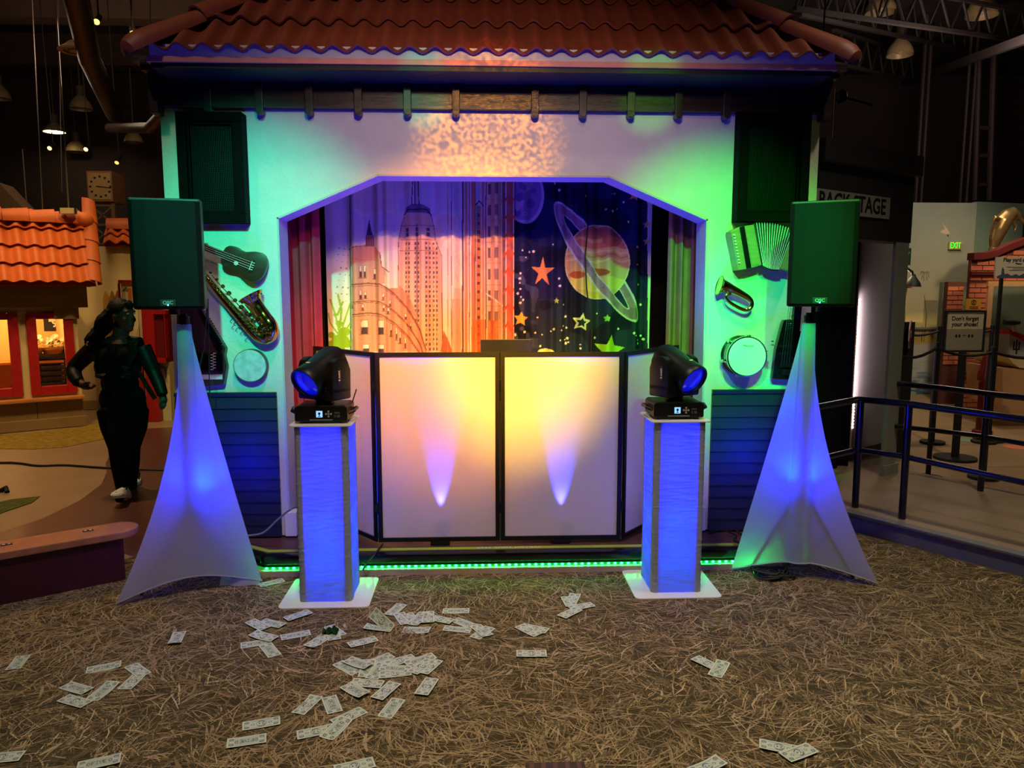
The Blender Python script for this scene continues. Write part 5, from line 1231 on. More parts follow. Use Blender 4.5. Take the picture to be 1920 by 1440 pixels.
# lower roof wing behind the corner
WF = Fr(P(215, 475, 11.2) * 1.0, (0.95, 0.3, 0)); WF.A.z = 0
wing = thing('roof_wing', 'short orange tiled roof wing beyond the play house corner', 'roof', WF.w(0.1, 0, 0))
za = WF.px(220, 462)[1]; zb = WF.px(220, 432, -0.2)[1]; a0 = WF.px(196, 460)[0]; a1 = WF.px(262, 460)[0]
b = MB(); WF.box(b, a0 - 0.5, a1, -1.2, -0.05, 0, za); b.build('wall', M_cream, wing)
U2 = (WF.w(0, -0.2, zb) - WF.w(0, 0.1, za)); L2 = U2.length; U2.normalize(); N2 = WF.e1.cross(U2); N2 = -N2 if N2.dot(WF.n) < 0 else N2; RT2 = Matrix((WF.e1, U2, N2)).transposed().to_euler()
b = MB(); b.add([WF.w(a0, 0.08, za), WF.w(a1, 0.08, za), WF.w(a1, -0.22, zb), WF.w(a0, -0.22, zb), WF.w(a1, -0.4, za), WF.w(a0, -0.4, za)], [(0, 1, 2, 3), (3, 2, 4, 5), (0, 3, 5), (1, 4, 2)]); wr = b.build('roof_slope', M_bright_tile, wing)
pr2 = None
for r_ in range(2):
    q = a0 + 0.08
    while q < a1:
        if pr2 is None: pr2 = tile2(L2 / 1.7).build('roof_tile', M_bright_tile, wr, smooth=True, local=True, angle=50); o = pr2
        else: o = link_copy(pr2, wr)
        o.location = WF.w(q, 0.1, za) + U2 * (r_ * L2 / 2) - WL[wr.name]; o.rotation_euler = RT2; q += tw
for k in range(2): p = WF.w(a0 + 0.02 + 0.26 * k, -0.2, zb + 0.05); barrel(wr, p, p + WF.e1 * 0.3, 0.12, 0.13, (ZA + WF.n * 0.3).normalized())
b = MB(); WF.box(b, a0 - 0.5, a1, -0.05, 0.0, 0, 0.13); b.build('skirting', M_olive, wing)
# pickets, board and red cabinet behind the person
M_picket = mat('yellow_picket', (226, 172, 70), 0.6, var=0.08)
for k, u in enumerate((197, 209, 219)):
    q = P(u, 545, 10.6); w_ = 0.04; b = MB(); b.prism([(q.x - w_, 0), (q.x + w_, 0), (q.x + w_, q.z - 0.1), (q.x, q.z), (q.x - w_, q.z - 0.1)], (0, 0.03, 0), (0, 10.6, 0))
    tag(b.build('picket', M_picket, None), 'pointed yellow picket, %s of three behind the person' % ('leftmost', 'middle', 'rightmost')[k], 'picket', 'yellow pickets')
def YB_(b, u0, v0, u1, v1, y0, y1):
    a = P(u0, v0, y0); c_ = P(u1, v1, y0); return b.box(a.x, c_.x, y0, y1, c_.z, a.z)
q = P(250, 700, 10.4)
t = thing('notice_board', 'pale notice board with red frame left of the loudspeaker', 'notice board', (P(236, 640, 10.3).x, 10.3, 0))
YB_(MB(), 226, 531, 262, 640, 10.28, 10.3).build('board', mat('board_cream', (226, 206, 160), 0.6, var=0.04), t)
b = MB(); YB_(b, 221, 525, 264, 531, 10.24, 10.3); YB_(b, 221, 531, 227, 640, 10.24, 10.3); YB_(b, 221, 640, 264, 646, 10.24, 10.3); b.build('frame', M_red, t)
b = MB(); YB_(b, 239, 540, 250, 600, 10.27, 10.28); b.build('wood_post_print', M_orange_wood, t)
for k in range(5): p = P(232 + k * 2, 545 - (k % 3) * 3, 10.275); MB().obox(p, 0.03, 0.006, 0.012).build('leaf_print', M_leaf, t)
for x_ in (224, 261): p = P(x_, 640, 10.27); MB().box(p.x - 0.03, p.x + 0.03, 10.26, 10.3, -0.006, p.z).build('post', M_red, t)
t = thing('red_cabinet', 'tall red cabinet with recessed panel behind the person', 'cabinet', (P(285, 700, 10.0).x, 10.0, 0))
b = MB(); a = P(263, 560, 10.0); c_ = P(312, 765, 10.0); b.box(a.x, P(286, 560, 10).x, 10.0, 10.3, -0.006, a.z); b.build('door_leaf', M_red, t, bevel=0.01)
b = MB(); YB_(b, 287, 582, 311, 680, 10.05, 10.3); b.build('locker_box', mat('dark_red_inside', (110, 10, 10), 0.5, var=0.1), t)
b = MB(); YB_(b, 287, 582, 311, 589, 10.0, 10.1); YB_(b, 287, 589, 291, 672, 10.0, 10.1); YB_(b, 308, 589, 311, 672, 10.0, 10.1); YB_(b, 287, 672, 311, 680, 10.0, 10.1); b.build('locker_frame', M_red, t)
b = MB(); YB_(b, 291, 690, 309, 705, 10.05, 10.2); b.build('mail_box', mat('brown_box', (70, 34, 30), 0.6, var=0.1), t)
b = MB(); b.box(P(287, 600, 10.1).x, P(311, 600, 10.1).x, 10.12, 10.3, -0.006, P(300, 680, 10.1).z); b.build('pedestal', M_cream, t)
struct(YB_(MB(), 225, 470, 330, 782, 11.4, 11.5).build('wall_partition', M_cream))
# bench
a = G(-60, 1047, 0.30); c_ = G(245, 995, 0.30); bd = (c_ - a).normalized(); bn = Vector((-bd.y, bd.x, 0))
bench = thing('bench', 'low bench with rounded wooden top and maroon base', 'bench', ((a + c_) / 2 - ZA * 0.3))
DP = 0.235; e = G(262, 990, 0.30); Lb = (e - a).dot(bd)
out = [(-0.6, 0), (Lb - 0.10, 0)] + [(Lb - 0.10 + 0.11 * math.sin(t_), DP / 2 - DP / 2 * math.cos(t_)) for t_ in [math.pi * k / 10 for k in range(1, 10)]] + [(Lb - 0.10, DP), (-0.6, DP)]
b = MB(); b.prism(out, (0, 0, -0.042), a, bd, bn); top_ = b.build('bench_top', mat('varnished_oak', (182, 120, 82), 0.3, var=0.25, scale=4, stretch=(3, 1, 1), coat=0.3), bench, bevel=0.008)
Lbase = (G(222, 1065) - a).dot(bd); b = MB(); b.prism([(-0.6, 0.03), (Lbase, 0.03), (Lbase, DP - 0.03), (-0.6, DP - 0.03)], (0, 0, -0.258), a + Vector((0, 0, -0.042)), bd, bn); b.build('bench_base', mat('maroon_laminate', (70, 18, 34), 0.5, var=0.15), bench)
for u, v in ((165, 995), (12, 1021)):
    p = G(u, v, 0.301); m3 = Matrix((bd, bn, ZA)).transposed(); o = MB().obox(p, 0.055, 0.03, 0.004, m3).build('outlet_plate', M_black, bench)
    for s_ in (-1, 1): MB().obox(p + bd * 0.013 * s_ + ZA * 0.002, 0.014, 0.014, 0.003, m3).build('outlet', M_bone, o)
cable([Vector((-7.5, 7.6, 0.004)), G(-40, 868, 0.006), G(30, 868, 0.006), G(70, 873, 0.006), G(120, 872, 0.006), G(180, 876, 0.006), G(250, 880, 0.006), G(330, 882, 0.006)], 0.011, 'long black cable crossing the tan floor behind the person', name='floor_cable')
p = G(-2, 922)
tag(MB().tube([p, p + Vector((0.05, 0.02, 0.03)), p + Vector((0.08, -0.02, 0.0))], 0.02, 8).build('shoe_tip', M_black, None, smooth=True), 'black shoe tip at the left edge of the frame', 'shoe')
# clock tower
CY = 12.5
def yb(b, u0, v0, u1, v1, y0, y1): return YB_(b, u0, v0, u1, v1, y0, y1)
t = thing('clock_tower', 'square clock with dial on a lattice tower in the dark background', 'clock', (P(188, 400, CY).x, CY + 0.2, 0))
yb(MB(), 161, 320, 212, 378, CY, CY + 0.45).build('clock_case', mat('ochre_case', (150, 104, 60), 0.6, var=0.1), t, bevel=0.01)
yb(MB(), 164, 324, 209, 374, CY - 0.012, CY).build('dial', mat('dial_cream', (176, 140, 90), 0.6, var=0.05), t)
cc = P(188, 350, CY - 0.015)
for k in range(12):
    a_ = R(30 * k); MB().obox(cc + Vector((math.sin(a_) * 0.155, 0, math.cos(a_) * 0.155)), 0.03, 0.006, 0.03).build('hour_mark', M_black, t)
MB().beam(cc, cc + Vector((0.16, 0, -0.02)), 0.012, 0.012).build('minute_hand', M_black, t); MB().beam(cc, cc + Vector((-0.06, 0, 0.006)), 0.014, 0.014).build('hour_hand', M_black, t)
c0_, c1_ = P(165, 378, CY), P(208, 378, CY)
for x_ in (c0_.x, c1_.x): MB().box(x_ - 0.03, x_ + 0.03, CY + 0.05, CY + 0.11, -0.006, c0_.z).build('tower_leg', mat('lattice_ochre', (120, 88, 56), 0.6, var=0.1), t)
for k in range(4):
    z_ = c0_.z - 0.05 - 0.3 * k
    MB().beam((c0_.x, CY + 0.08, z_), (c1_.x, CY + 0.08, z_ - 0.3), 0.025, 0.025).build('lattice_bar', MATS['lattice_ochre'], t); MB().beam((c1_.x, CY + 0.08, z_), (c0_.x, CY + 0.08, z_ - 0.3), 0.025, 0.025).build('lattice_bar', MATS['lattice_ochre'], t)
    MB().beam((c0_.x, CY + 0.08, z_), (c1_.x, CY + 0.08, z_), 0.03, 0.03).build('lattice_bar', MATS['lattice_ochre'], t)
# pale slanted awning at the far left
b = MB(); b.pprism([P(-30, 335, 11), P(0, 345, 11), P(45, 392, 11), P(0, 392, 11), P(-30, 392, 11)], (0, 0.3, 0)); tag(b.build('awning', mat('brown_awning', (110, 84, 60), 0.7, var=0.1), None), 'brown sloping awning above the play house roof at the far left', 'awning')
# ------------------------------------------------------------------ right side: ramp, rails, backstage booth, mural, brick kiosk
E1 = Vector((0.836, 0.549, 0)); E2 = Vector((0.549, -0.836, 0)); RZ0 = 0.13
C0 = Vector((2.666, 5.10, 0))
def rw(a, b, z=0): return C0 + E1 * a + E2 * b + ZA * z
M_ramp = mat('beige_ramp_floor', (150, 128, 100), 0.55, var=0.12, scale=2.5)
M_rampedge = mat('grey_ramp_edge', (110, 112, 110), 0.6, var=0.12)
M_rail = mat('dark_blue_rail', (10, 14, 40), 0.25, var=0.1, coat=0.4)
rp = thing('ramp', 'low beige ramp with grey edge right of the stage', 'ramp', rw(0.9, 0.3))
out = [(-0.0, -0.62), (0, 3.2), (1.62, 3.2), (1.62, -1.2), (0.55, -1.2), (0.3, -0.62)]
b = MB(); b.prism([(rw(a, c).x, rw(a, c).y) for a, c in out], (0, 0, 0.02), (0, 0, RZ0 - 0.02), XA, YA); b.build('deck', M_ramp, rp)
b = MB(); b.prism([(rw(a, c).x, rw(a, c).y) for a, c in ((0.03, -0.6), (0.03, 3.2), (1.6, 3.2), (1.6, -1.19), (0.56, -1.19), (0.31, -0.6))], (0, 0, RZ0 - 0.014), (0, 0, -0.006), XA, YA); b.build('riser', M_rampedge, rp)
b = MB(); b.prism([(rw(a, c).x, rw(a, c).y) for a, c in ((-0.012, -0.62), (-0.012, 3.2), (0.07, 3.2), (0.07, -0.62))], (0, 0, 0.012), (0, 0, RZ0 - 0.008), XA, YA); b.build('edge_strip', M_rampedge, rp)
def rail(label, posts, tops, mids, r=0.024):
    t = thing('handrail', label, 'handrail', posts[0][0], 0, 'ramp handrails')
    for p0, p1 in posts: MB().cyl(p0, p1, r, n=14).build('post', M_rail, t, smooth=True)
    MB().tube(tops, r, 12).build('top_rail', M_rail, t, smooth=True); MB().tube(mids, r * 0.82, 12).build('middle_rail', M_rail, t, smooth=True)
# front rail: runs along E2 at a = 0.16
FRp = rw(0.16, 0); pt = lambda u, v: PL(u, v, FRp, E1)
p1 = pt(1603, 952); p1.z = RZ0; p2 = pt(1691, 971); p2.z = RZ0
t1 = pt(1606, 748).z; t2 = pt(1700, 757).z; m1 = pt(1605, 843).z
q = p2 + E2 * 2.0; dz = (pt(1900, 786).z - t2)
far = pt(1920, 787); far2 = pt(1920, 905)
wl_ = Vector((2.22, 5.0, 0))
rail('dark blue handrail in front on the ramp with two posts showing', [(p1, Vector((p1.x, p1.y, t1))), (p2, Vector((p2.x, p2.y, t2))), (p2 + E2 * 1.3 + ZA * -0.0, p2 + E2 * 1.3 + ZA * (far.z - RZ0))],
     [Vector((wl_.x, wl_.y, t1 - 0.02)), Vector((p1.x - 0.06, p1.y - 0.03, t1)), Vector((p1.x, p1.y, t1)), Vector((p2.x, p2.y, t2)), far, far + E2 * 0.9],
     [Vector((wl_.x, wl_.y, m1 - 0.02)), Vector((p1.x - 0.06, p1.y - 0.03, m1)), Vector((p1.x, p1.y, m1)), pt(1695, 856), far2, far2 + E2 * 0.9])
BRp = rw(1.40, 0); pt = lambda u, v: PL(u, v, BRp, E1)
p3 = pt(1838, 921); p3.z = RZ0; t3 = pt(1847, 738).z
rail('dark blue handrail at the back of the ramp with one post showing', [(p3, Vector((p3.x, p3.y, t3))), (p3 + E2 * 1.6, p3 + E2 * 1.6 + ZA * (t3 - RZ0))],
     [pt(1668, 718), pt(1760, 727), Vector((p3.x, p3.y, t3)), pt(1920, 746), pt(1920, 746) + E2 * 0.9], [pt(1668, 798), pt(1760, 808), pt(1842, 818), pt(1920, 832), pt(1920, 832) + E2 * 0.9])

# backstage booth
BF = Fr(G(1655, 893, RZ0), E1); BF.A.z = 0.0
M_booth = mat('charcoal_booth', (36, 36, 38), 0.7, var=0.12); M_post = mat('pale_green_grey_post', (150, 156, 142), 0.6, var=0.06)
M_greywall = mat('grey_inner_wall', (120, 116, 122), 0.7, var=0.06)
bo = thing('backstage_booth', 'dark backstage booth with lit doorway right of the stage', 'booth', BF.A)
aP1 = BF.px(1690, 700)[0]; zH0 = BF.px(1655, 452)[1]; zH1 = BF.px(1655, 322)[1]; zR = BF.px(1655, 296)[1]
b = MB(); BF.box(b, 0.0, aP1, -0.03, 0.0, RZ0 - 0.136, zH0); b.build('door_post', M_post, bo, bevel=0.004)
b = MB(); BF.box(b, -0.005, aP1 + 0.02, -0.03, 0.015, RZ0, RZ0 + 0.09); b.build('post_plinth', M_post, bo)
b = MB(); BF.box(b, -1.15, aP1 + 0.02, -0.18, 0.0, zH0, zH1); b.build('header', M_booth, bo)
b = MB(); BF.box(b, -1.15, aP1 + 0.06, -0.25, 0.05, zH1, zR + 0.06); b.build('roof_ledge', M_booth, bo, bevel=0.01)
b = MB(); BF.box(b, -1.15, aP1 + 0.02, -1.5, -1.4, -0.006, zR); b.build('inner_wall', M_greywall, bo)
b = MB(); BF.box(b, -1.15, aP1, -1.4, -0.18, zH0 + 0.25, zH0 + 0.3); b.build('inner_ceiling', M_dark, bo)
# grey side wall inside the doorway that carries the strip's glow
aS = BF.px(1596, 700, -0.40)[0]
b = MB(); BF.box(b, aS + 0.02, 0.95, -0.56, -0.5, 0.02, zH0 + 0.2); b.build('inner_partition', M_greywall, bo)
b = MB(); BF.box(b, aS + 0.02, 0.95, -0.5, -0.485, RZ0, RZ0 + 0.1); b.build('partition_skirting', M_black, bo)
# sign
a0, z1 = BF.px(1520, 352, 0.012); a1, z0 = BF.px(1667, 411, 0.012); _, z1b = BF.px(1667, 371, 0.012)
t = thing('backstage_sign', 'white sign reading BACK STAGE above the booth doorway', 'sign', BF.w((a0 + a1) / 2, 0.01, z0))
hS = z1b - z0
b = MB(); BF.box(b, a1 - 1.05, a1, 0.001, 0.014, z0, z1b); b.build('board', mat('sign_white', (150, 148, 140), 0.6, var=0.04), t)
text('lettering', 'BACK STAGE', hS * 1.02, facing(BF.w(a1 - 0.53, 0.0155, (z0 + z1b) / 2), BF.e1, ZA), M_black, t, 0.0008, 0.003, width=0.92)
# black side curtain in the doorway
xs = np.linspace(0, 1, 60); zz = np.linspace(RZ0 + 0.005, zH0 + 0.1, 8)
S_, Z_ = np.meshgrid(xs, zz); aL = -1.05; A_ = aL + (aS - aL + 0.015) * S_; O_ = -0.42 + 0.03 * np.sin(S_ * 40) + 0.012 * np.sin(S_ * 91)
X_ = BF.A.x + BF.e1.x * A_ + BF.n.x * O_; Y_ = BF.A.y + BF.e1.y * A_ + BF.n.y * O_
tag(cloth_obj('doorway_curtain', X_, Y_, Z_, mat('black_purple_velvet', (24, 18, 34), 0.9, var=0.2, spec=0.1)), 'black pleated curtain drawn aside in the booth doorway', 'curtain')
# pink-white LED strip along the curtain edge
st = thing('doorway_led_strip', 'vertical strip of pinkish white LEDs in the booth doorway', 'light strip', BF.w(aS, -0.40, 1.0))
zt0, zt1 = BF.px(1602, 745, -0.40)[1], BF.px(1612, 560, -0.40)[1]
b = MB(); BF.box(b, aS + 0.21, aS + 0.222, -0.50, -0.49, RZ0 + 0.1, zt1); b.build('strip_tape', M_bone, st)
M_pl = mat('pink_white_led', (255, 225, 220), 0.4, var=0, emit=9, ecol=(255, 205, 195)); pr = None; z_ = zt0 - 0.3; lp_ = BF.w(aS + 0.216, -0.482, 0)
k = 0
while z_ < zt1:
    if pr is None: pr = MB().ell((0, 0, 0), 0.009, 0.009, 0.011, 8, 6).build('led', M_pl, st, local=True); o = pr
    else: o = link_copy(pr, st)
    o.location = lp_ + ZA * z_ - WL[st.name]; z_ += 0.03
lamp('doorway_glow', 'AREA', BF.w(aS + 0.23, -0.45, (zt0 + zt1) / 2), 4.0, (1.0, 0.78, 0.74), BF.w(aS + 0.8, -0.60, (zt0 + zt1) / 2), 0.03, sizey=0.95)

# mural wall with painted sea and sky
MY = 12.2
xs = np.linspace(P(1676, 600, MY).x, P(1816, 600, MY).x, 170); zz = np.linspace(-0.006, P(1760, 380, MY).z, 300)
X_, Z_ = np.meshgrid(xs, zz); Y_ = np.full_like(X_, MY); U, V = to_px(X_, Y_, Z_)
c = Canvas(U, V); n_ = smooth_noise(U, V * 3, 26, 8); n2 = smooth_noise(U * 0.5, V * 3, 9, 9)
stops = [(370, (150, 160, 146)), (480, (150, 152, 132)), (585, (160, 150, 118)), (606, (226, 206, 130)), (622, (196, 184, 140)), (630, (190, 158, 84)), (642, (196, 164, 90)), (650, (196, 188, 172)), (690, (190, 188, 178)), (715, (140, 156, 156)), (735, (74, 106, 118)), (765, (60, 90, 104)), (772, (150, 128, 90)), (830, (140, 118, 84))]
vv = [s[0] for s in stops]; VV = V + 6 * (n_ - 0.5)
for k in range(3): c.c[..., k] = np.interp(VV, vv, [lin(s[1])[k] for s in stops])
c.put((V > 655) & (V < 768) & (n2 > 0.62), (206, 204, 192), 0.45); c.put((V > 690) & (V < 768) & (n2 < 0.38), (60, 100, 118), 0.45)
for pts in ([(1732, 640), (1735, 615), (1737, 590), (1733, 528 + 25)], [(1728, 640), (1730, 612)]): c.line(pts, 1.4, (96, 92, 70))
for dx, dy in ((-9, 3), (-6, 12), (-2, 14), (4, 13), (8, 8), (9, 0), (-8, -2)): c.line([(1734, 512), (1734 + dx * 0.6, 509 + dy * 0.1), (1734 + dx, 512 + dy)], 1.6, (110, 104, 76))
c.poly([(1762, 434), (1772, 430), (1767, 418), (1776, 429), (1781, 437), (1776, 440), (1768, 437)], (206, 184, 160)); c.line([(1776, 440), (1778, 443)], 2, (50, 40, 40))
struct(cloth_obj('wall_mural', X_, Y_, Z_, M_print, None, c.c))
x1 = P(1816, 600, MY).x
struct(MB().box(xs[0], x1, MY + 0.004, MY + 0.1, -0.006, zz[-1]).build('wall_mural_backing', M_greywall))
M_palegreen = mat('pale_green_wall', (120, 142, 122), 0.7, var=0.06)
c1_ = P(1816, 380, MY); e_ = Vector((0.97, 0.24, 0)); MFr = Fr(Vector((x1, MY, 0)), e_)
b = MB(); MFr.box(b, 0, 1.0, -0.1, 0, -0.006, zz[-1] + 0.02); struct(b.build('wall_green', M_palegreen))
b = MB(); MFr.box(b, 1.0, 4.0, -0.35, -0.25, -0.006, zz[-1] - 0.05); struct(b.build('wall_green_return', mat('blue_green_wall', (92, 118, 112), 0.7, var=0.06)))
# door set in the mural
t = thing('door_1', None, None, (P(1735, 700, MY).x, MY, 0), kind='structure')
del_ = None
b = MB(); a = P(1703, 614, MY - 0.02); c2 = P(1763, 614, MY - 0.02); zt_ = a.z
b.box(a.x, c2.x, MY - 0.03, MY - 0.002, zt_ - 0.03, zt_); b.box(c2.x - 0.03, c2.x, MY - 0.03, MY - 0.002, -0.006, zt_ - 0.03); b.box(a.x, a.x + 0.03, MY - 0.03, MY - 0.002, -0.006, zt_ - 0.03)
b.build('door_frame', mat('door_frame_grey', (130, 134, 126), 0.6, var=0.05), t)
p = P(1748, 615, MY - 0.05); MB().cyl(P(1746, 618, MY - 0.05), P(1752, 618, MY - 0.05), 0.02, n=8).build('door_handle', M_chrome, t)
# exit signs
M_exit = mat('exit_green', (20, 255, 60), 0.4, var=0, emit=2.2, ecol=(10, 255, 40)); M_exitplate = mat('exit_plate', (96, 110, 70), 0.5, var=0.05)
def exit_sign(u0, v0, u1, v1, y, label, plate):
    a = P(u0, v0, y); c_ = P(u1, v1, y); t = thing('exit_sign', label, 'exit sign', ((a.x + c_.x) / 2, y, c_.z), 0, 'exit signs')
    MB().box(a.x, c_.x, y, y + 0.03, c_.z, a.z).build('plate', plate, t, bevel=0.003)
    text('lettering', 'EXIT', (a.z - c_.z) * 1.05, facing(((a.x + c_.x) / 2, y - 0.002, (a.z + c_.z) / 2), XA, ZA), M_exit, t, 0.001, 0.0, width=(c_.x - a.x) * 0.82)
exit_sign(1780, 453, 1803, 468, MY - 0.04, 'green lit EXIT sign high on the mural wall', mat('exit_plate_pale', (170, 140, 96), 0.5, var=0.05))
exit_sign(1773, 660, 1791, 675, MY - 0.04, 'small green EXIT sign low behind the shoe sign post', M_exitplate)

# small orange-roofed booth, gooseneck lamp, street sign, stop sign
KY = 9.6
t = thing('ticket_hut', 'cream hut with orange sloped roof beside the booth post', 'hut', (P(1690, 700, KY).x, KY, 0))
a = P(1660, 560, KY); c_ = P(1700, 560, KY); MB().box(a.x, c_.x, KY, KY + 1.2, -0.006, P(1690, 535, KY).z).build('wall', mat('hut_cream', (216, 200, 140), 0.7, var=0.06), t)
b = MB(); b.pprism([P(1660, 500, KY - 0.1), P(1686, 508, KY - 0.1), P(1712, 532, KY - 0.1), P(1710, 540, KY - 0.1), P(1686, 532, KY - 0.1), P(1660, 524, KY - 0.1)], (0, 1.3, 0)); b.build('roof', mat('hut_roof_orange', (186, 92, 50), 0.6, var=0.12), t)
MB().box(a.x, P(1697, 700, KY).x, KY - 0.03, KY, -0.006, P(1690, 700, KY).z).build('base', mat('hut_base', (150, 100, 66), 0.7, var=0.1), t)
lamp('hut_light', 'POINT', P(1696, 512, KY - 0.35) , 2.2, (1.0, 0.85, 0.5), None, 0.05)
g_ = [P(1680, 540, 9.65), P(1684, 522, 9.2), P(1692, 508, 9.2), P(1702, 504, 9.2), P(1710, 510, 9.2), P(1712, 522, 9.2)]
t = thing('gooseneck_lamp', 'black gooseneck lamp arching over the hut roof', 'lamp', g_[0]); MB().tube(g_, 0.018, 8).build('arm', M_black, t, smooth=True)
MB().lathe([(0.10, -0.02), (0.085, 0.03), (0.03, 0.10), (0.02, 0.13)], P(1711, 534, 9.2), (0.05, 0, 1), 16).build('shade', M_black, t, smooth=True)
a = P(1670, 465, 9.9); c_ = P(1707, 497, 9.9)
t = thing('street_sign', 'dark green street sign ending in WAY above the hut', 'sign', ((a.x + c_.x) / 2, 9.9, c_.z)); MB().box(a.x, c_.x, 9.9, 9.93, c_.z, a.z).build('plate', mat('street_green', (30, 66, 46), 0.5, var=0.06), t)
text('lettering', 'WAY', 0.085, facing(P(1697, 477, 9.895), XA, ZA), mat('sign_dim_white', (150, 160, 140), 0.6, var=0), t, 0.001, 0.002, width=0.13)
sp_ = P(1704, 660, 7.6); t = thing('stop_sign', 'dark red octagonal STOP sign on a black post', 'stop sign', (sp_.x, 7.6, 0))
oc = P(1705, 627, 7.6); rx_, rz_ = 0.062, 0.142
dS = Vector((0.62, 0.78, 0)).normalized(); dS = Vector((0.5, -0.86, 0)); ax_ = Vector((0.55, 0.83, 0)).normalized()
octo = lambda k: [(k * 0.145 * math.cos(R(22.5 + 45 * i)), k * 0.145 * math.sin(R(22.5 + 45 * i))) for i in range(8)]
nS = Vector((ax_.y, -ax_.x, 0))
MB().prism(octo(1.06), nS * 0.012, oc, ax_, ZA).build('octagon_rim', mat('sign_rim_white', (190, 180, 175), 0.6, var=0), t); MB().prism(octo(0.96), nS * 0.016, oc, ax_, ZA).build('octagon', mat('stop_red', (110, 22, 26), 0.5, var=0.08), t)
text('lettering', 'STOP', 0.10, facing(oc + nS * 0.0175, ax_, ZA), MATS['sign_rim_white'], t, 0.001, 0.001, width=0.2)
b = MB(); b.box(sp_.x - 0.09, sp_.x + 0.06, 7.62, 7.7, -0.006, P(1700, 604, 7.6).z); b.build('post', M_black, t)
# notice sign about shoes
SY = 7.4
a = P(1772, 582, SY); c_ = P(1843, 660, SY); xm = (a.x + c_.x) / 2
t = thing('shoe_sign', "framed sign reading Don't forget your shoes on a black post", 'sign', (xm, SY, 0))
MB().frame(a.x, c_.x, c_.z, a.z, 0.02, SY - 0.015, SY + 0.015).build('frame', M_black, t)
zmid = P(1800, 617, SY).z
pn = MB().box(a.x + 0.018, c_.x - 0.018, SY - 0.004, SY + 0.004, c_.z + 0.018, a.z - 0.018).build('panel', mat('shoe_panel', (168, 156, 120), 0.6, var=0.04), t)
MB().box(a.x + 0.019, c_.x - 0.019, SY - 0.006, SY - 0.0042, c_.z + 0.019, zmid).build('lower_panel', mat('shoe_panel_grey', (120, 114, 92), 0.6, var=0.04), pn)
for s_, v_ in (("Don't forget", 597.5), ('your shoes!', 608)): text('lettering', s_, 0.062, facing(Vector((xm, SY - 0.0065, P(1808, v_, SY).z)), XA, ZA), M_black, pn, 0.0006, 0.0008, width=0.275 if v_ < 600 else 0.27)
for u_ in (1793, 1799, 1817, 1823): q = P(u_, 630, SY - 0.007); b = MB(); b.ell(q, 0.011, 0.001, 0.018, 10, 6); b.build('shoe_icon', M_black, pn)
q = P(1808, 629, SY - 0.007); MB().box(q.x - 0.014, q.x + 0.014, SY - 0.0075, SY - 0.006, q.z - 0.004, q.z + 0.004).build('dash_icon', M_black, pn)
MB().box(xm - 0.03, xm + 0.03, SY - 0.02, SY + 0.02, -0.006, c_.z).build('post', M_black, t); MB().cyl((xm, SY, -0.006), (xm, SY, 0.02), 0.2, n=24).build('base', M_black, t)
# queue barriers with belts
def barrier(posts, label, zt_, v_tops):
    t = thing('queue_barrier', label, 'barrier', posts[0], 0, 'queue barriers')
    for p, h in zip(posts, v_tops):
        MB().cyl((p.x, p.y, -0.006), (p.x, p.y, h), 0.022, n=12).build('post', M_black, t, smooth=True); MB().cyl((p.x, p.y, -0.006), (p.x, p.y, 0.02), 0.13, n=20).build('foot', M_black, t)
    for i in range(len(posts) - 1):
        a, e = posts[i], posts[i + 1]; pts_ = [Vector((a.x + (e.x - a.x) * f, a.y + (e.y - a.y) * f, (v_tops[i] + (v_tops[i + 1] - v_tops[i]) * f) - 0.05 - 0.05 * math.sin(math.pi * f))) for f in [k / 6 for k in range(7)]]
        for q0, q1 in zip(pts_[:-1], pts_[1:]): pass
        bb = MB(); bb.tube(pts_, 0.014, 6); bb.build('belt', M_black, t)
h1 = P(1757, 642, 6.6).z
barrier([Vector((P(1680, 658, 6.3).x, 6.3, 0)), Vector((P(1757, 642, 6.6).x, 6.6, 0)), Vector((P(1862, 660, 6.6).x, 6.6, 0)), Vector((P(1990, 655, 6.6).x, 6.6, 0))], 'near black queue barrier belt in front of the shoe sign', 0, [P(1680, 655, 6.3).z, h1, P(1862, 650, 6.6).z, P(1990, 652, 6.6).z])
barrier([Vector((P(1680, 610, 8.2).x, 8.2, 0)), Vector((P(1763, 612, 8.2).x, 8.2, 0)), Vector((P(1861, 612, 8.2).x, 8.2, 0))], 'far black queue barrier with belt at shoe sign height', 0, [P(1680, 612, 8.2).z, P(1763, 612, 8.2).z, P(1861, 610, 8.2).z])

# brick kiosk with curved gable
QY = 10.2
M_brick = mat('salmon_brick', (204, 112, 78), 0.75, var=0.25, scale=30, bump=0.1, bscale=80); M_mortar = mat('dark_mortar', (96, 50, 36), 0.85, var=0.15); M_maroon = mat('maroon_trim', (92, 26, 26), 0.5, var=0.1)
M_tan = mat('tan_kiosk_trim', (196, 150, 104), 0.6, var=0.08)
kx = lambda u, v=600: P(u, v, QY).x
kz = lambda v, u=1860: P(u, v, QY).z
kiosk = thing('brick_kiosk', 'salmon brick kiosk with curved maroon gable trim at right edge', 'kiosk', (kx(1880), QY, 0))
X0k, Xp, X1k = kx(1813), kx(1846), kx(2060)
zWt, zBand, zOpenT = kz(488), kz(512), kz(527)
b = MB(); b.box(X0k, Xp, QY, QY + 0.06, -0.006, zOpenT); wall_k = b.build('pier', M_mortar, kiosk)
gable = [(X0k, zOpenT), (X0k, kz(488)), (kx(1835), kz(487)), (kx(1855), kz(482)), (kx(1880), kz(470)), (kx(1905), kz(460)), (kx(1940), kz(452)), (X1k, kz(450)), (X1k, zOpenT)]
gb = MB().prism(gable, (0, 0.06, 0), (0, QY, 0)).build('gable_wall', M_mortar, kiosk)
pr = None
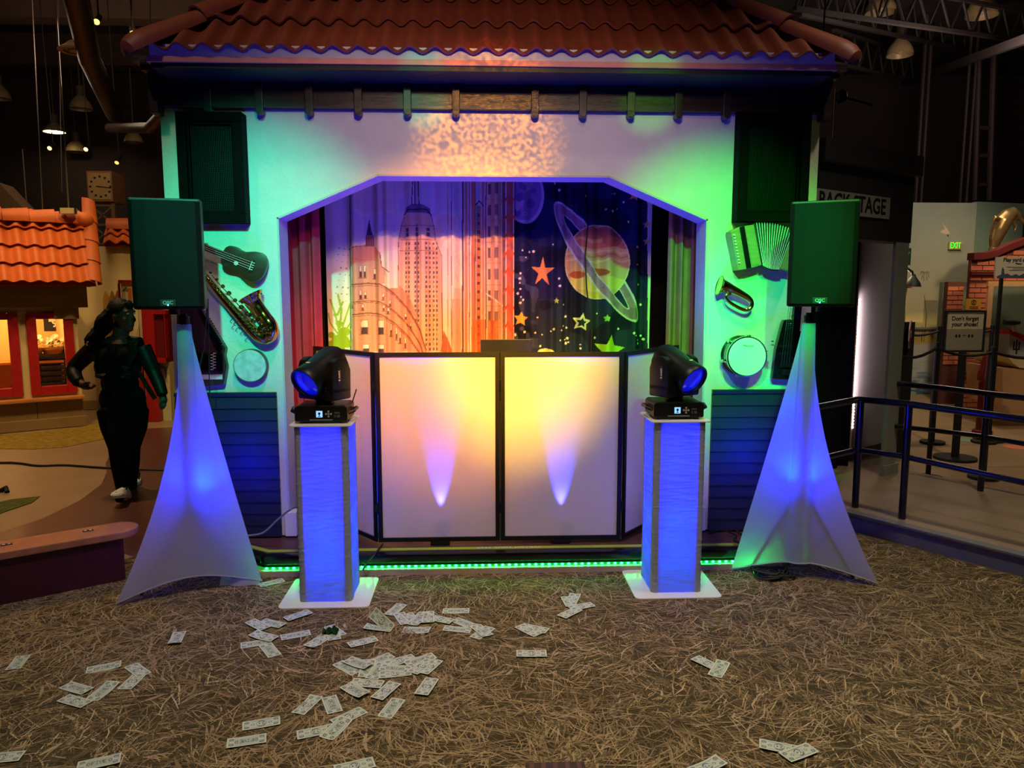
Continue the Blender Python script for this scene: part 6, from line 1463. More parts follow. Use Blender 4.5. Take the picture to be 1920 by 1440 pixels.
def brick_rows(par, x0, x1, z0, z1, bw, bh, y, top=None):
    global pr
    r_ = 0; z = z0
    while z + bh <= z1 + 0.001:
        x = x0 - (bw / 2 if r_ % 2 else 0)
        while x < x1 - 0.02:
            a, e = max(x, x0), min(x + bw - 0.012, x1)
            if e - a > 0.03 and (top is None or z + bh < top((a + e) / 2)):
                if pr is None: pr = MB().box(-0.5, 0.5, -0.012, 0.005, 0, 1).build('brick', M_brick, par, local=True); o = pr
                else: o = link_copy(pr, par)
                o.location = Vector(((a + e) / 2, y, z)) - WL[par.name]; o.scale = (e - a, 1, bh - 0.012)
            x += bw
        z += bh; r_ += 1
BW, BH = 0.165, 0.069
brick_rows(wall_k, X0k, Xp, 0.02, zOpenT, BW, BH, QY)
def gtop(x):
    for (a, b_) in zip(gable[1:-2], gable[2:-1]):
        if a[0] <= x <= b_[0]: return a[1] + (b_[1] - a[1]) * (x - a[0]) / (b_[0] - a[0])
    return 0
brick_rows(gb, X0k, kx(1960), zOpenT + 0.01, kz(455), BW, BH, QY, gtop)
b = MB(); tp = gable[1:-1]
poly = [(x, z) for x, z in tp] + [(x, z + 0.10) for x, z in reversed(tp)]; b.prism(poly, (0, 0.16, 0), (0, QY - 0.06, 0)); b.build('gable_trim', M_maroon, kiosk, bevel=0.008)
MB().box(X0k - 0.02, kx(1868), QY - 0.06, QY, kz(516), kz(509)).build('string_course', M_maroon, kiosk)
MB().box(Xp - 0.02, X1k, QY - 0.05, QY, zOpenT - 0.07, zOpenT).build('opening_head', M_tan, kiosk); MB().box(Xp - 0.01, Xp + 0.06, QY - 0.05, QY + 0.1, -0.006, zOpenT - 0.07).build('opening_jamb', M_tan, kiosk)
MB().box(Xp + 0.06, X1k, QY - 0.03, QY + 0.12, kz(700) - 0.1, kz(693)).build('counter_ledge', M_tan, kiosk); MB().box(Xp + 0.06, X1k, QY, QY + 0.1, -0.006, kz(700) - 0.1).build('counter_front', M_tan, kiosk)
ip = MB().box(kx(1848), kx(1880), QY + 0.9, QY + 1.0, -0.006, zOpenT).build('inner_pier', M_mortar, kiosk)
brick_rows(ip, kx(1848), kx(1880), 0.6, zOpenT, BW, BH, QY + 0.9)
MB().box(kx(1880), X1k, QY + 1.4, QY + 1.5, -0.006, zOpenT).build('inner_wall', mat('kiosk_inner_green', (110, 118, 96), 0.7, var=0.08), kiosk); MB().box(kx(1893), kx(1900), QY + 1.3, QY + 1.4, -0.006, zOpenT).build('inner_jamb', M_tan, kiosk)
exit_sign(1812, 680, 1830, 698, QY - 0.05, 'bright green EXIT sign low on the brick pier', M_exitplate)
a = P(1812, 560, QY - 0.03); c_ = P(1839, 581, QY - 0.03)
t = thing('yellow_notice', 'small yellow notice with round emblem on the brick pier', 'sign', ((a.x + c_.x) / 2, QY - 0.03, c_.z)); MB().box(a.x, c_.x, QY - 0.03, QY - 0.013, c_.z, a.z).build('sheet', mat('notice_yellow', (196, 142, 40), 0.6, var=0.06), t)
q = P(1826, 567, QY - 0.032); MB().lathe([(0.035, 0), (0.035, 0.002), (0.027, 0.002), (0.027, 0)], q, (0, -1, 0), 18, cap=False).build('emblem', M_black, t); MB().box(q.x - 0.006, q.x + 0.006, QY - 0.034, QY - 0.03, q.z - 0.02, q.z + 0.02).build('emblem_bar', M_black, t)
for k in (0, 1): q = P(1826, 575 + k * 3, QY - 0.033); MB().box(q.x - 0.06, q.x + 0.06, QY - 0.0335, QY - 0.03, q.z - 0.004, q.z + 0.004).build('print_line', mat('print_red_brown', (110, 50, 20), 0.6, var=0), t)
# play yard sign on pole
PYY = 8.3
a = P(1867, 482, PYY); c_ = P(2010, 522, PYY)
t = thing('play_yard_sign', 'white sign beginning Play yard on a thin black pole', 'sign', (P(1871, 600, PYY).x, PYY, 0))
bd_ = MB().box(a.x, c_.x, PYY - 0.01, PYY + 0.01, c_.z, a.z).build('board', mat('play_sign_white', (206, 194, 166), 0.6, var=0.04), t)
text('lettering', 'Play yard a', 0.062, facing((P(1880, 487, PYY).x, PYY - 0.0115, P(1880, 487.5, PYY).z), XA, ZA), M_black, bd_, 0.0006, 0.0014, 'LEFT', width=0.245)
text('lettering', 'Please', 0.03, facing((P(1902, 494, PYY).x, PYY - 0.0115, P(1902, 494.5, PYY).z), XA, ZA), M_black, bd_, 0.0006, 0.0008, 'LEFT', shear=0.25)
for u0, v_ in ((1886, 501), (1898, 504), (1891, 507)): q = P(u0, v_, PYY); MB().box(q.x, q.x + 0.28, PYY - 0.0125, PYY - 0.01, q.z - 0.003, q.z + 0.002).build('print_line', M_black, bd_)
sk = [(1868, 522), (1868, 518), (1873, 516), (1876, 515), (1877, 505), (1879, 501), (1881, 505), (1882, 514), (1888, 513), (1895, 517), (1903, 514), (1910, 517), (1920, 512), (1940, 516), (2005, 514), (2005, 522)]
b = MB(); b.pprism([Vector((P(u, v, PYY).x, PYY - 0.0105, P(u, v, PYY).z)) for u, v in sk], (0, -0.002, 0)); b.build('skyline_print', mat('skyline_blue', (70, 80, 100), 0.6, var=0.05), bd_)
MB().box(P(1869, 600, PYY).x, P(1874, 600, PYY).x, PYY - 0.015, PYY + 0.015, -0.006, c_.z).build('pole', M_black, t); MB().cyl((P(1871, 600, PYY).x, PYY, -0.006), (P(1871, 600, PYY).x, PYY, 0.02), 0.16, n=20).build('foot', M_black, t)
# dolphin on the kiosk
DY = 10.6
dm = MB(); dp = [(1862, 468, 0.05), (1866, 450, 0.085), (1872, 432, 0.11), (1880, 415, 0.12), (1890, 404, 0.105), (1900, 399, 0.085), (1906, 403, 0.06), (1912, 410, 0.035), (1920, 417, 0.022), (1926, 422, 0.016)]
dm.tube([P(u, v, DY) for u, v, _ in dp], [r_ for *_, r_ in dp], 14)
dm.ell(P(1867, 409, DY - 0.09), 0.035, 0.03, 0.05, 10, 8); dm.tube([P(1874, 412, DY - 0.1), P(1866, 407, DY - 0.13), P(1862, 416, DY - 0.14)], [0.035, 0.03, 0.012], 8)
dm.tube([P(1872, 430, DY), P(1860, 436, DY), P(1856, 441, DY)], [0.05, 0.03, 0.008], 8); dm.tube([P(1893, 404, DY + 0.02), P(1905, 425, DY + 0.02), P(1902, 436, DY)], [0.03, 0.03, 0.01], 8)
dm.tube([P(1862, 466, DY), P(1861, 478, DY)], [0.06, 0.07], 10)
dd = fuse(dm, 'dolphin_statue', mat('bronze', (150, 124, 80), 0.28, 0.7, var=0.12), 0.014, 4, None, (P(1866, 470, DY).x, DY, P(1866, 478, DY).z))
tag(dd, 'leaping bronze dolphin statue on top of the brick kiosk', 'statue')
# hydrant
hy = G(1850, 742); hy = Vector((P(1850, 700, 8.75).x, 8.75, -0.006)); t = thing('fire_hydrant', 'dark red fire hydrant in front of the brick kiosk', 'hydrant', hy)
hz = P(1850, 655, 8.75).z; MB().lathe([(0.11, 0), (0.11, 0.04), (0.075, 0.06), (0.075, hz * 0.62), (0.095, hz * 0.64), (0.095, hz * 0.72), (0.08, hz * 0.76), (0.06, hz * 0.9), (0.02, hz * 0.97), (0.02, hz)], hy, n=20).build('barrel', mat('hydrant_red', (120, 14, 16), 0.4, var=0.1), t, smooth=True)
for s_ in (-1, 1): MB().cyl(hy + Vector((s_ * 0.06, 0, hz * 0.5)), hy + Vector((s_ * 0.13, 0, hz * 0.5)), 0.035, n=12).build('outlet_cap', MATS['hydrant_red'], t, smooth=True)
MB().cyl(hy + Vector((0, -0.06, hz * 0.45)), hy + Vector((0, -0.12, hz * 0.45)), 0.045, n=14).build('pumper_cap', MATS['hydrant_red'], t, smooth=True)
# play boat inside the opening
OY = 9.0
t = thing('play_boat', 'grey and red play boat with trident emblem at right edge', 'boat', (P(1915, 690, OY).x, OY, 0))
bp_ = lambda u, v: P(u, v, OY)
MB().pprism([bp_(1893, 622), bp_(1960, 650), bp_(1960, 672), bp_(1920, 668), bp_(1893, 668)], (0, 0.7, 0)).build('cabin_side', mat('boat_grey', (150, 150, 140), 0.6, var=0.06), t)
MB().pprism([P(1891, 617, OY - 0.03), P(1960, 643, OY - 0.03), P(1960, 657, OY - 0.03), P(1893, 626, OY - 0.03)], (0, 0.8, 0)).build('red_gunwale', M_red, t)
MB().pprism([P(1889, 667, OY - 0.02), P(1960, 672, OY - 0.02), P(1960, 692, OY - 0.02), P(1912, 690, OY - 0.02), P(1898, 680, OY - 0.02)], (0, 0.75, 0)).build('cream_hull', mat('boat_cream', (206, 186, 130), 0.6, var=0.06), t)
MB().pprism([P(1880, 690, OY), P(1960, 694, OY), P(1960, 760, OY), P(1880, 760, OY)], (0, 0.7, 0)).build('boat_stand', M_tan, t)
tr = []
for dx in (-5, 0, 5): q = P(1906 + dx, 648, OY - 0.003); MB().box(q.x - 0.008, q.x + 0.008, OY - 0.004, OY - 0.001, P(1906, 656, OY).z, P(1906, 640 - (0 if dx else 3), OY).z).build('trident_tine', M_black, t)
q = P(1906, 655, OY); MB().box(q.x - 0.04, q.x + 0.04, OY - 0.004, OY - 0.001, q.z - 0.008, q.z + 0.008).build('trident_bar', M_black, t); MB().box(q.x - 0.009, q.x + 0.009, OY - 0.004, OY - 0.001, P(1906, 664, OY).z, q.z).build('trident_stem', M_black, t)
MB().tube([P(1883, 604, OY - 0.05), P(1900, 605, OY - 0.05), P(1912, 605, OY - 0.05)], [0.03, 0.035, 0.02], 10).build('spyglass', M_black, t, smooth=True); MB().cyl(P(1901, 608, OY - 0.04), P(1901, 622, OY - 0.04), 0.016, n=10).build('spyglass_post', M_tan, t)
# floor discs
for u, v, col, nm in ((1818, 825, (120, 140, 120), 'pale green'), (1908, 838, (206, 120, 80), 'orange')):
    p = G(u, v); tag(MB().cyl(p + ZA * -0.006, p + ZA * -0.002, 0.14, n=24).build('floor_marker', mat('marker_' + nm.replace(' ', '_'), col, 0.6, var=0.05), None), 'round %s marker dot on the dark floor beyond the ramp' % nm, 'floor marker', 'floor marker dots')
# ------------------------------------------------------------------ ceiling: bell lamps, spots, duct, joists, wires
M_bell = mat('bell_reflector', (176, 150, 110), 0.45, 0.2, var=0.08); M_lampcap = mat('lamp_cap', (90, 76, 60), 0.6, var=0.1)
M_lit = mat('lit_reflector', (255, 240, 200), 0.4, var=0, emit=30, ecol=(255, 228, 170)); M_joist = mat('dark_steel', (42, 34, 34), 0.6, var=0.15); M_maroonsteel = mat('maroon_steel', (44, 26, 28), 0.6, var=0.15)
M_wire = mat('steel_wire', (120, 110, 100), 0.4, 0.5, var=0)
def bell(u, v, wpx, hpx, label, lit=False, r=0.2):
    Y = r * 2 * FPX / wpx; p = P(u, v, Y); h = hpx / wpx * r * 2
    t = thing('bell_lamp', label, 'ceiling lamp', p, 0, 'bell lamps under the ceiling')
    b = MB(); prof = [(r, 0), (r * 0.96, h * 0.25), (r * 0.82, h * 0.55), (r * 0.55, h * 0.85), (r * 0.4, h)]
    b.lathe(prof + [(r * 0.36, h), (r * 0.5, h * 0.82), (r * 0.76, h * 0.53), (r * 0.9, h * 0.25), (r * 0.96, 0)], p, n=28, cap=False); b.build('shade', M_bell, t, smooth=True)
    MB().cyl(p + ZA * h, p + ZA * (h + r * 0.9), r * 0.36, n=16).build('ballast', M_lampcap, t, smooth=True)
    top_z = min(RZ, p.z + 9); MB().cyl(p + ZA * (h + r * 0.9), Vector((p.x, p.y, RZ)), 0.012, n=8).build('stem', M_lampcap, t)
    b = MB(); b.lathe([(0.02, 0.02), (r * 0.5, h * 0.35), (r * 0.3, h * 0.6), (0.02, h * 0.7)], p, n=18); b.build('bulb', M_lit if lit else mat('dull_bulb', (200, 176, 130), 0.4, var=0), t, smooth=True)
    if lit: MB().cyl(p + ZA * 0.012, p + ZA * 0.02, r * 0.94, n=28).build('glowing_lens', M_lit, t)
bell(152, 205, 38, 22, 'unlit bell lamp hanging just right of the tallest wire'); bell(102, 248, 36, 14, 'brightly lit bell lamp above the play house roof', True); bell(-2, 185, 38, 22, 'unlit bell lamp cut by the left edge of the frame')
bell(143, 285, 34, 18, 'unlit bell lamp hanging lowest, above the clock'); bell(251, 267, 32, 18, 'unlit bell lamp close to the stage roof corner', r=0.17)
bell(1651, 24, 54, 30, 'unlit bell lamp cut by the top edge, nearest the tiled roof', r=0.24); bell(1841, 30, 56, 34, 'unlit bell lamp in the top right corner', r=0.24); bell(1687, 104, 47, 28, 'unlit bell lamp hanging lowest right of the stage roof', r=0.22)
def spot(u, v, Y, d, label, glow, k=0.6):
    p = P(u, v, Y); d = Vector(d).normalized(); t = thing('track_spot', label, 'spot light', p, 0, 'track spots')
    b = MB(); b.lathe([(0.055 * k, 0), (0.05 * k, -0.02), (0.045 * k, -0.16), (0.03 * k, -0.19)], p, d, 14); b.build('can', M_black, t, smooth=True)
    MB().lathe([(0.05 * k, 0.001), (0.05 * k, 0.004)], p, d, 14).build('lens', mat('spot_glow_%d' % glow, (255, 210, 120), 0.4, var=0, emit=glow, ecol=(255, 190, 90)), t)
    MB().cyl(p - d * 0.12, Vector((p.x, p.y, RZ)), 0.008, n=6).build('stem', M_black, t)
spot(181, 41, 8.5, (0.15, -0.75, -0.55), 'glowing yellow track spot at the top left', 4); spot(249, 63, 8.5, (0.3, -0.7, -0.6), 'pale track spot beside the roof corner', 2)
spot(93, 278, 12.0, (0, -0.8, -0.5), 'tiny bright spot left under the lit bell lamp', 8); spot(161, 280, 12.0, (0, -0.8, -0.5), 'tiny bright spot right under the lit bell lamp', 8); spot(1538, 293, 7.0, (-0.1, -0.9, -0.3), 'tiny white light on the booth roof beside the stage', 12)
spot(219, 305, 12.0, (0.0, -0.7, -0.7), 'small dim spot above the clock', 2)
# duct with round diffuser
t = thing('air_duct', 'large round air duct running down along the left ceiling', 'duct', P(200, 160, 9))
MB().tube([P(128, -70, 6.8), P(168, 110, 8.5), P(215, 215, 11)], 0.11, 18).build('duct_pipe', mat('duct_brown', (52, 42, 38), 0.5, 0.3, var=0.1), t, smooth=True)
MB().lathe([(0.06, 0.1), (0.10, 0.06), (0.17, 0.015), (0.165, 0.0), (0.12, 0.0), (0.11, 0.02), (0.08, 0.02), (0.07, 0.0), (0.03, 0.0)], P(143, 97, 8.3), n=28).build('diffuser', mat('diffuser_tan', (140, 118, 90), 0.5, var=0.08), t, smooth=True)
tag(MB().tube([P(205, 240, 11), P(280, 240, 9), P(330, 190, 8)], 0.06, 12).build('branch_duct', MATS['duct_brown'], None, smooth=True), 'thin duct branch reaching towards the stage roof corner', 'duct')
for (y_, w_, lab) in ((9.5, 0.30, 'near dark ceiling beam on the left'), (12.5, 0.34, 'middle dark ceiling beam on the left'), (15, 0.3, 'far dark ceiling beam on the left')):
    tag(MB().box(RX0, 0.5, y_, y_ + w_, RZ - 0.55, RZ).build('ceiling_beam', mat('beam_brown', (66, 46, 36), 0.8, var=0.2), None), lab, 'beam', 'ceiling beams')
# wires the play house and roof hang from
for k, (u0, v0, u1, v1, Y, lab) in enumerate(((104, 0, 129, 395, 9.6, 'bright steel wire down to the play house ridge'), (60, 0, 80, 395, 9.8, 'thin wire left of the play house ridge hook'), (42, 280, 51, 395, 9.9, 'short wire above the play house roof'), (281, 0, 281, 50, 5.2, 'thin wire to the left end of the stage roof'), (1567, 165, 1560, 300, 6.6, 'thin wire beside the right end of the stage roof'), (109, 0, 116, 360, 12, 'short glinting wire beneath the lit lamp'))):
    a = P(u0, v0, Y); c_ = P(u1, v1, Y); a = a + (a - c_).normalized() * (0.0 if v0 > 5 else max(0, (RZ - a.z))) ; tag(MB().cyl(a, c_, 0.009 if k == 0 else 0.006, n=6).build('hanging_wire', M_wire, None), lab, 'wire', 'hanging wires')
p = P(129, 396, 9.6); t = thing('ridge_hook', 'small cream hook block on the play house ridge', 'hook', p - ZA * 0.03); MB().obox(p, 0.16, 0.1, 0.07).build('block', M_cream, t, bevel=0.006)
for s_ in (-1, 1): MB().cyl(p + Vector((s_ * 0.09, -0.02, -0.03)), p + Vector((s_ * 0.09, -0.02, 0.04)), 0.014, n=8).build('bolt', M_black, t)
# open web joists on the right
def joist(p, q, label, h=0.35, n=14):
    t = thing('roof_joist', label, 'joist', (p + q) / 2, 0, 'open web joists')
    MB().beam(p, q, 0.06, 0.05).build('bottom_chord', M_joist, t); MB().beam(p + ZA * h, q + ZA * h, 0.06, 0.05).build('top_chord', M_joist, t)
    for k in range(n):
        a = p.lerp(q, k / n); m = p.lerp(q, (k + 0.5) / n) + ZA * h; e = p.lerp(q, (k + 1) / n); w_ = MB(); w_.beam(a, m, 0.025, 0.025); w_.build('web_bar', M_joist, t); w_ = MB(); w_.beam(m, e, 0.025, 0.025); w_.build('web_bar', M_joist, t)
joist(P(1490, 16, 9.5), P(1990, 88, 13.0), 'nearest open web joist under the right ceiling', 0.45, 12); joist(P(1500, 28, 10.5), P(1830, 98, 15.0), 'middle open web joist under the right ceiling', 0.6, 12); joist(P(1560, 118, 12.5), P(1730, 155, 16.0), 'far open web joist behind the stage roof', 0.5, 8)
tag(MB().beam(P(1700, 155, 16.2), P(1960, 60, 9.5), 0.08, 0.12).build('ceiling_girder', M_joist, None), 'long dark girder meeting the joists at right', 'girder')
# ladder column on the right
LY = 13.0
t = thing('wall_ladder', 'tall dark maroon ladder column on the far right wall', 'ladder', (P(1850, 375, LY).x, LY, P(1850, 376, LY).z))
for u, r_ in ((1828, 0.045), (1855, 0.05)): MB().cyl(Vector((P(u, 376, LY).x, LY, P(u, 376, LY).z)), Vector((P(u + 8, 110, LY).x, LY, P(u, 105, LY).z)), r_, n=8).build('stile', M_maroonsteel, t)
for v in (240, 292, 346): a = P(1829, v, LY); c_ = P(1857, v, LY); MB().beam(a, c_, 0.05, 0.06).build('rung', M_maroonsteel, t)
for u in (1800, 1812): tag(MB().cyl(Vector((P(u, 378, LY).x, LY, -0.006)), Vector((P(u, 378, LY).x, LY, RZ)), 0.025, n=8).build('conduit_pipe', M_maroonsteel, None), '%s of two thin conduits left of the ladder' % ('left' if u == 1800 else 'right'), 'pipe', 'conduits')
for u in (1716, 1726): tag(MB().cyl(Vector((P(u, 390, 14).x, 14, -0.006)), Vector((P(u, 390, 14).x, 14, RZ)), 0.04, n=8).build('conduit_pipe', M_maroonsteel, None), '%s thick pipe on the dark wall above the mural' % ('left' if u == 1716 else 'right'), 'pipe', 'conduits')
q = P(1578, 182, 6.5); t = thing('ceiling_fan_hub', 'dark round hub beside the right end of the stage roof', 'fan', q); MB().ell(q, 0.045, 0.05, 0.06, 14, 10).build('hub', M_black, t, smooth=True); MB().beam(q, P(1635, 198, 6.5), 0.02, 0.02).build('arm', M_black, t)
# ------------------------------------------------------------------ the person walking past
PYD = 6.3
def pq(u, v, dy=0.0): return P(u, v, PYD + dy)
base_p = Vector((pq(232, 900).x, PYD, 0.0))
person = thing('person', 'person in black jacket and black leggings walking, hand on hip, looking right', 'person', base_p)
M_skin = mat('brown_skin', (84, 52, 40), 0.55, var=0.08, spec=0.3); M_blk = mat('black_knit', (9, 8, 10), 0.9, var=0.15, spec=0.1); M_leather = mat('black_leather', (13, 12, 12), 0.5, var=0.2, spec=0.25, bump=0.15, bscale=40)
M_hair = mat('black_hair', (8, 7, 7), 0.6, var=0.3, spec=0.2, scale=40, bump=0.4, bscale=70, stretch=(1, 1, 0.4)); M_canvas = mat('black_canvas', (16, 16, 20), 0.8, var=0.1); M_rubber = mat('white_rubber', (220, 222, 214), 0.5, var=0.04)
b = MB()
def limb(pts, rs, n=14): b.tube(pts, rs, n)
# torso
b.ell(pq(222, 662), 0.165, 0.105, 0.15, 18, 12); b.ell(pq(222, 690), 0.15, 0.10, 0.16, 18, 12); b.ell(pq(225, 718), 0.150, 0.10, 0.13, 18, 12)
b.ell(pq(230, 748), 0.185, 0.125, 0.15, 18, 12); b.ell(pq(233, 765), 0.18, 0.125, 0.13, 18, 12)
for u in (206, 238): b.ell(pq(u, 668, -0.07), 0.075, 0.065, 0.075, 12, 8)
limb([pq(177, 652, 0.02), pq(222, 646, 0.02), pq(266, 648, 0.02)], [0.055, 0.075, 0.058])
# neck and head (face turned to the picture's right)
limb([pq(222, 650, 0.02), pq(225, 632, 0.01), pq(229, 615, 0.0)], [0.085, 0.062, 0.06])
hc = pq(231, 592); fd = Vector((0.94, -0.34, 0)).normalized(); sd = Vector((0.34, 0.94, 0))
HM = Matrix((fd, sd, ZA)).transposed()
def hp_(f, s, z): return hc + fd * f + sd * s + ZA * z
b.ell(hp_(-0.012, 0, 0.025), 0.098, 0.076, 0.105, 18, 12, HM); b.ell(hp_(0.028, 0, -0.045), 0.062, 0.058, 0.085, 16, 10, HM); b.ell(hp_(0.055, 0, -0.105), 0.03, 0.032, 0.026, 12, 8, HM)
b.tube([hp_(0.078, 0, 0.02), hp_(0.098, 0, -0.012), hp_(0.106, 0, -0.032), hp_(0.086, 0, -0.042)], [0.012, 0.014, 0.019, 0.014], 10)
for z in (-0.062, -0.08): b.ell(hp_(0.082, 0, z), 0.016, 0.024, 0.0105, 10, 8, HM)
for s in (-1, 1):
    b.ell(hp_(0.074, s * 0.032, 0.035), 0.016, 0.026, 0.011, 10, 8, HM); b.ell(hp_(0.05, s * 0.045, -0.03), 0.03, 0.02, 0.028, 10, 8, HM); b.ell(hp_(-0.012, s * 0.078, -0.012), 0.02, 0.012, 0.034, 10, 8, HM)
# her right arm: elbow out, hand at the hip
limb([pq(176, 652), pq(160, 668), pq(138, 691, -0.02)], [0.062, 0.058, 0.047]); limb([pq(138, 691, -0.02), pq(141, 706, -0.07), pq(150, 719, -0.12)], [0.047, 0.046, 0.034])
limb([pq(150, 719, -0.12), pq(160, 723, -0.13), pq(168, 725, -0.13)], [0.033, 0.034, 0.03])
for k, (dv, L) in enumerate(((-3.5, 13), (-1, 15), (1.5, 14), (4, 11))):
    limb([pq(165, 724 + dv, -0.13 - 0.01 * k), pq(165 + L * 0.55, 724.5 + dv * 0.9, -0.135 - 0.008 * k), pq(165 + L, 723 + dv * 0.6, -0.12)], [0.0105, 0.010, 0.008], 8)
limb([pq(156, 720, -0.15), pq(163, 717, -0.17), pq(170, 717, -0.165)], [0.012, 0.011, 0.009], 8)
# her left arm: hanging
limb([pq(267, 650), pq(278, 675), pq(288, 697)], [0.06, 0.055, 0.046]); limb([pq(288, 697), pq(299, 722, -0.03), pq(305, 741, -0.05)], [0.046, 0.04, 0.03])
limb([pq(305, 741, -0.05), pq(306, 749, -0.055), pq(306, 754, -0.06)], [0.027, 0.033, 0.032])
for k, (du, L) in enumerate(((-4, 12), (-1.3, 14), (1.5, 13), (4, 11))):
    limb([pq(306 + du, 754, -0.06 + 0.006 * k), pq(306 + du * 1.1, 754 + L * 0.55, -0.075 + 0.006 * k), pq(304 + du * 0.9, 754 + L, -0.06 + 0.006 * k)], [0.0105, 0.010, 0.0075], 8)
limb([pq(301, 749, -0.07), pq(298.5, 756, -0.085), pq(299, 762, -0.085)], [0.012, 0.011, 0.009], 8)
# legs
limb([pq(212, 768), pq(216, 800, -0.04), pq(223, 838, -0.10), pq(226, 872, -0.12), pq(228, 918, -0.18)], [0.125, 0.112, 0.082, 0.074, 0.042])
limb([pq(250, 768), pq(250, 800, 0.03), pq(244, 838, 0.06), pq(245, 868, 0.16), pq(247, 900, 0.28)], [0.120, 0.108, 0.080, 0.072, 0.045])
limb([pq(228, 918, -0.18), pq(226, 930, -0.22), pq(223, 938, -0.27)], [0.042, 0.04, 0.03]); limb([pq(247, 900, 0.28), pq(248, 910, 0.25), pq(248, 913, 0.2)], [0.045, 0.04, 0.03])
body = fuse(b, 'body', [M_skin, M_blk], 0.0075, 3, person)
neck_z = pq(222, 641).z - WL[body.name].z; sk = []
rh = pq(152, 720, -0.12) - WL[body.name]; lh = pq(305, 744, -0.05) - WL[body.name]
for poly in body.data.polygons:
    c_ = poly.center; m_ = 1
    if c_.z > neck_z - 0.012 and abs(c_.x - (pq(226, 630) - WL[body.name]).x) < 0.13: m_ = 0
    if c_.x < rh.x + 0.16 and c_.x > rh.x and abs(c_.z - rh.z) < 0.06 and c_.y < rh.y + 0.05 and c_.y < 0.02 - 0.06: m_ = 0
    if c_.z < lh.z and c_.x > lh.x - 0.06 and c_.z > lh.z - 0.2: m_ = 0
    poly.material_index = m_
# eyes, earring
M_eye = mat('eye_white', (200, 195, 185), 0.2, var=0)
for s in (-1, 1): e_ = MB().ell(hp_(0.080, s * 0.032, 0.018), 0.010, 0.013, 0.007, 10, 8, HM).build('eye', M_eye, person, smooth=True)
MB().ell(hp_(-0.008, -0.092, -0.045), 0.006, 0.006, 0.006, 8, 6).build('earring', M_chrome, person, smooth=True)
# hair: crown, sides and long waves down the back
b = MB(); b.ell(hp_(-0.03, 0, 0.048), 0.105, 0.088, 0.095, 18, 12, HM); b.ell(hp_(-0.07, 0, -0.01), 0.08, 0.085, 0.10, 16, 12, HM); b.tube([hp_(0.045, 0, 0.10), hp_(0.07, 0.0, 0.078), hp_(0.082, 0, 0.055)], [0.04, 0.035, 0.02], 10)
random.seed(9)
for k in range(16):
    s = -1 + 2 * (k / 15); p0 = hp_(-0.07 - 0.02 * (k % 2), s * 0.075, 0.05); pts_ = [p0]
    for j in range(1, 9): pts_.append(p0 + Vector((-0.028 * j * 0.8 + 0.014 * math.sin(j * 1.5 + k), 0.012 * math.cos(j * 1.3 + k * 0.7) - 0.004 * j, -0.034 * j)))
    b.tube(pts_, [0.022, 0.026, 0.027, 0.027, 0.026, 0.024, 0.020, 0.014, 0.006], 8)
fuse(b, 'hair', M_hair, 0.008, 1, person)
# jacket: open front, short, with sleeves and lapels
b = MB(); b.ell(pq(222, 664, 0.02), 0.19, 0.125, 0.12, 18, 12); b.ell(pq(221, 688, 0.02), 0.187, 0.122, 0.14, 18, 12)
b.tube([pq(222, 700, 0.02), pq(222, 708, 0.02)], [0.17, 0.17], 18)
limb2 = lambda pts, rs: b.tube(pts, rs, 14)
limb2([pq(180, 650, 0.01), pq(222, 645, 0.03), pq(264, 647, 0.01)], [0.064, 0.082, 0.066])
limb2([pq(177, 653), pq(160, 668), pq(137, 691, -0.02)], [0.072, 0.068, 0.058]); limb2([pq(137, 691, -0.02), pq(140, 706, -0.07), pq(148, 718, -0.11)], [0.058, 0.056, 0.045])
limb2([pq(266, 650), pq(278, 675), pq(288, 697)], [0.07, 0.065, 0.056]); limb2([pq(288, 697), pq(299, 722, -0.03), pq(305, 741, -0.05)], [0.056, 0.05, 0.043])
jk = fuse(b, 'jacket', M_leather, 0.009, 2, person)
# cut the jacket open in front and flat at the hem
bm = bmesh.new(); bm.from_mesh(jk.data); o_ = WL[jk.name]; zh = pq(222, 712).z - o_.z; fx0 = pq(208, 670).x - o_.x; fx1 = pq(238, 670).x - o_.x; ztop = pq(222, 644).z - o_.z
kill = [f for f in bm.faces if (f.calc_center_median().z < zh and abs(f.calc_center_median().x) < 0.27 and abs(f.calc_center_median().x + 0.02) < 0.24 and f.calc_center_median().z > zh - 0.2) or (fx0 < f.calc_center_median().x < fx1 and f.calc_center_median().y < -0.02) or (f.calc_center_median().z > ztop + 0.02 and abs(f.calc_center_median().x) < 0.1)]
bmesh.ops.delete(bm, geom=kill, context='FACES'); bm.to_mesh(jk.data); bm.free()
for s, pts_ in ((-1, [(207, 640), (200, 652), (198, 676), (209, 690)]), (1, [(238, 640), (252, 640), (257, 664), (240, 694)])):
    b = MB(); b.pprism([pq(u, v, -0.125) for u, v in pts_], (0, 0.012, 0)); b.build('lapel', M_leather, jk, bevel=0.004)
MB().ell(pq(251, 635, -0.13), 0.008, 0.004, 0.012, 8, 6).build('pin', M_chrome, jk)
b = MB(); b.beam(pq(262, 700, -0.1), pq(278, 728, -0.11), 0.035, 0.008, (0, 1, 0)); b.beam(pq(278, 728, -0.11), pq(291, 748, -0.1), 0.035, 0.008, (0, 1, 0)); b.build('strap', M_leather, person)
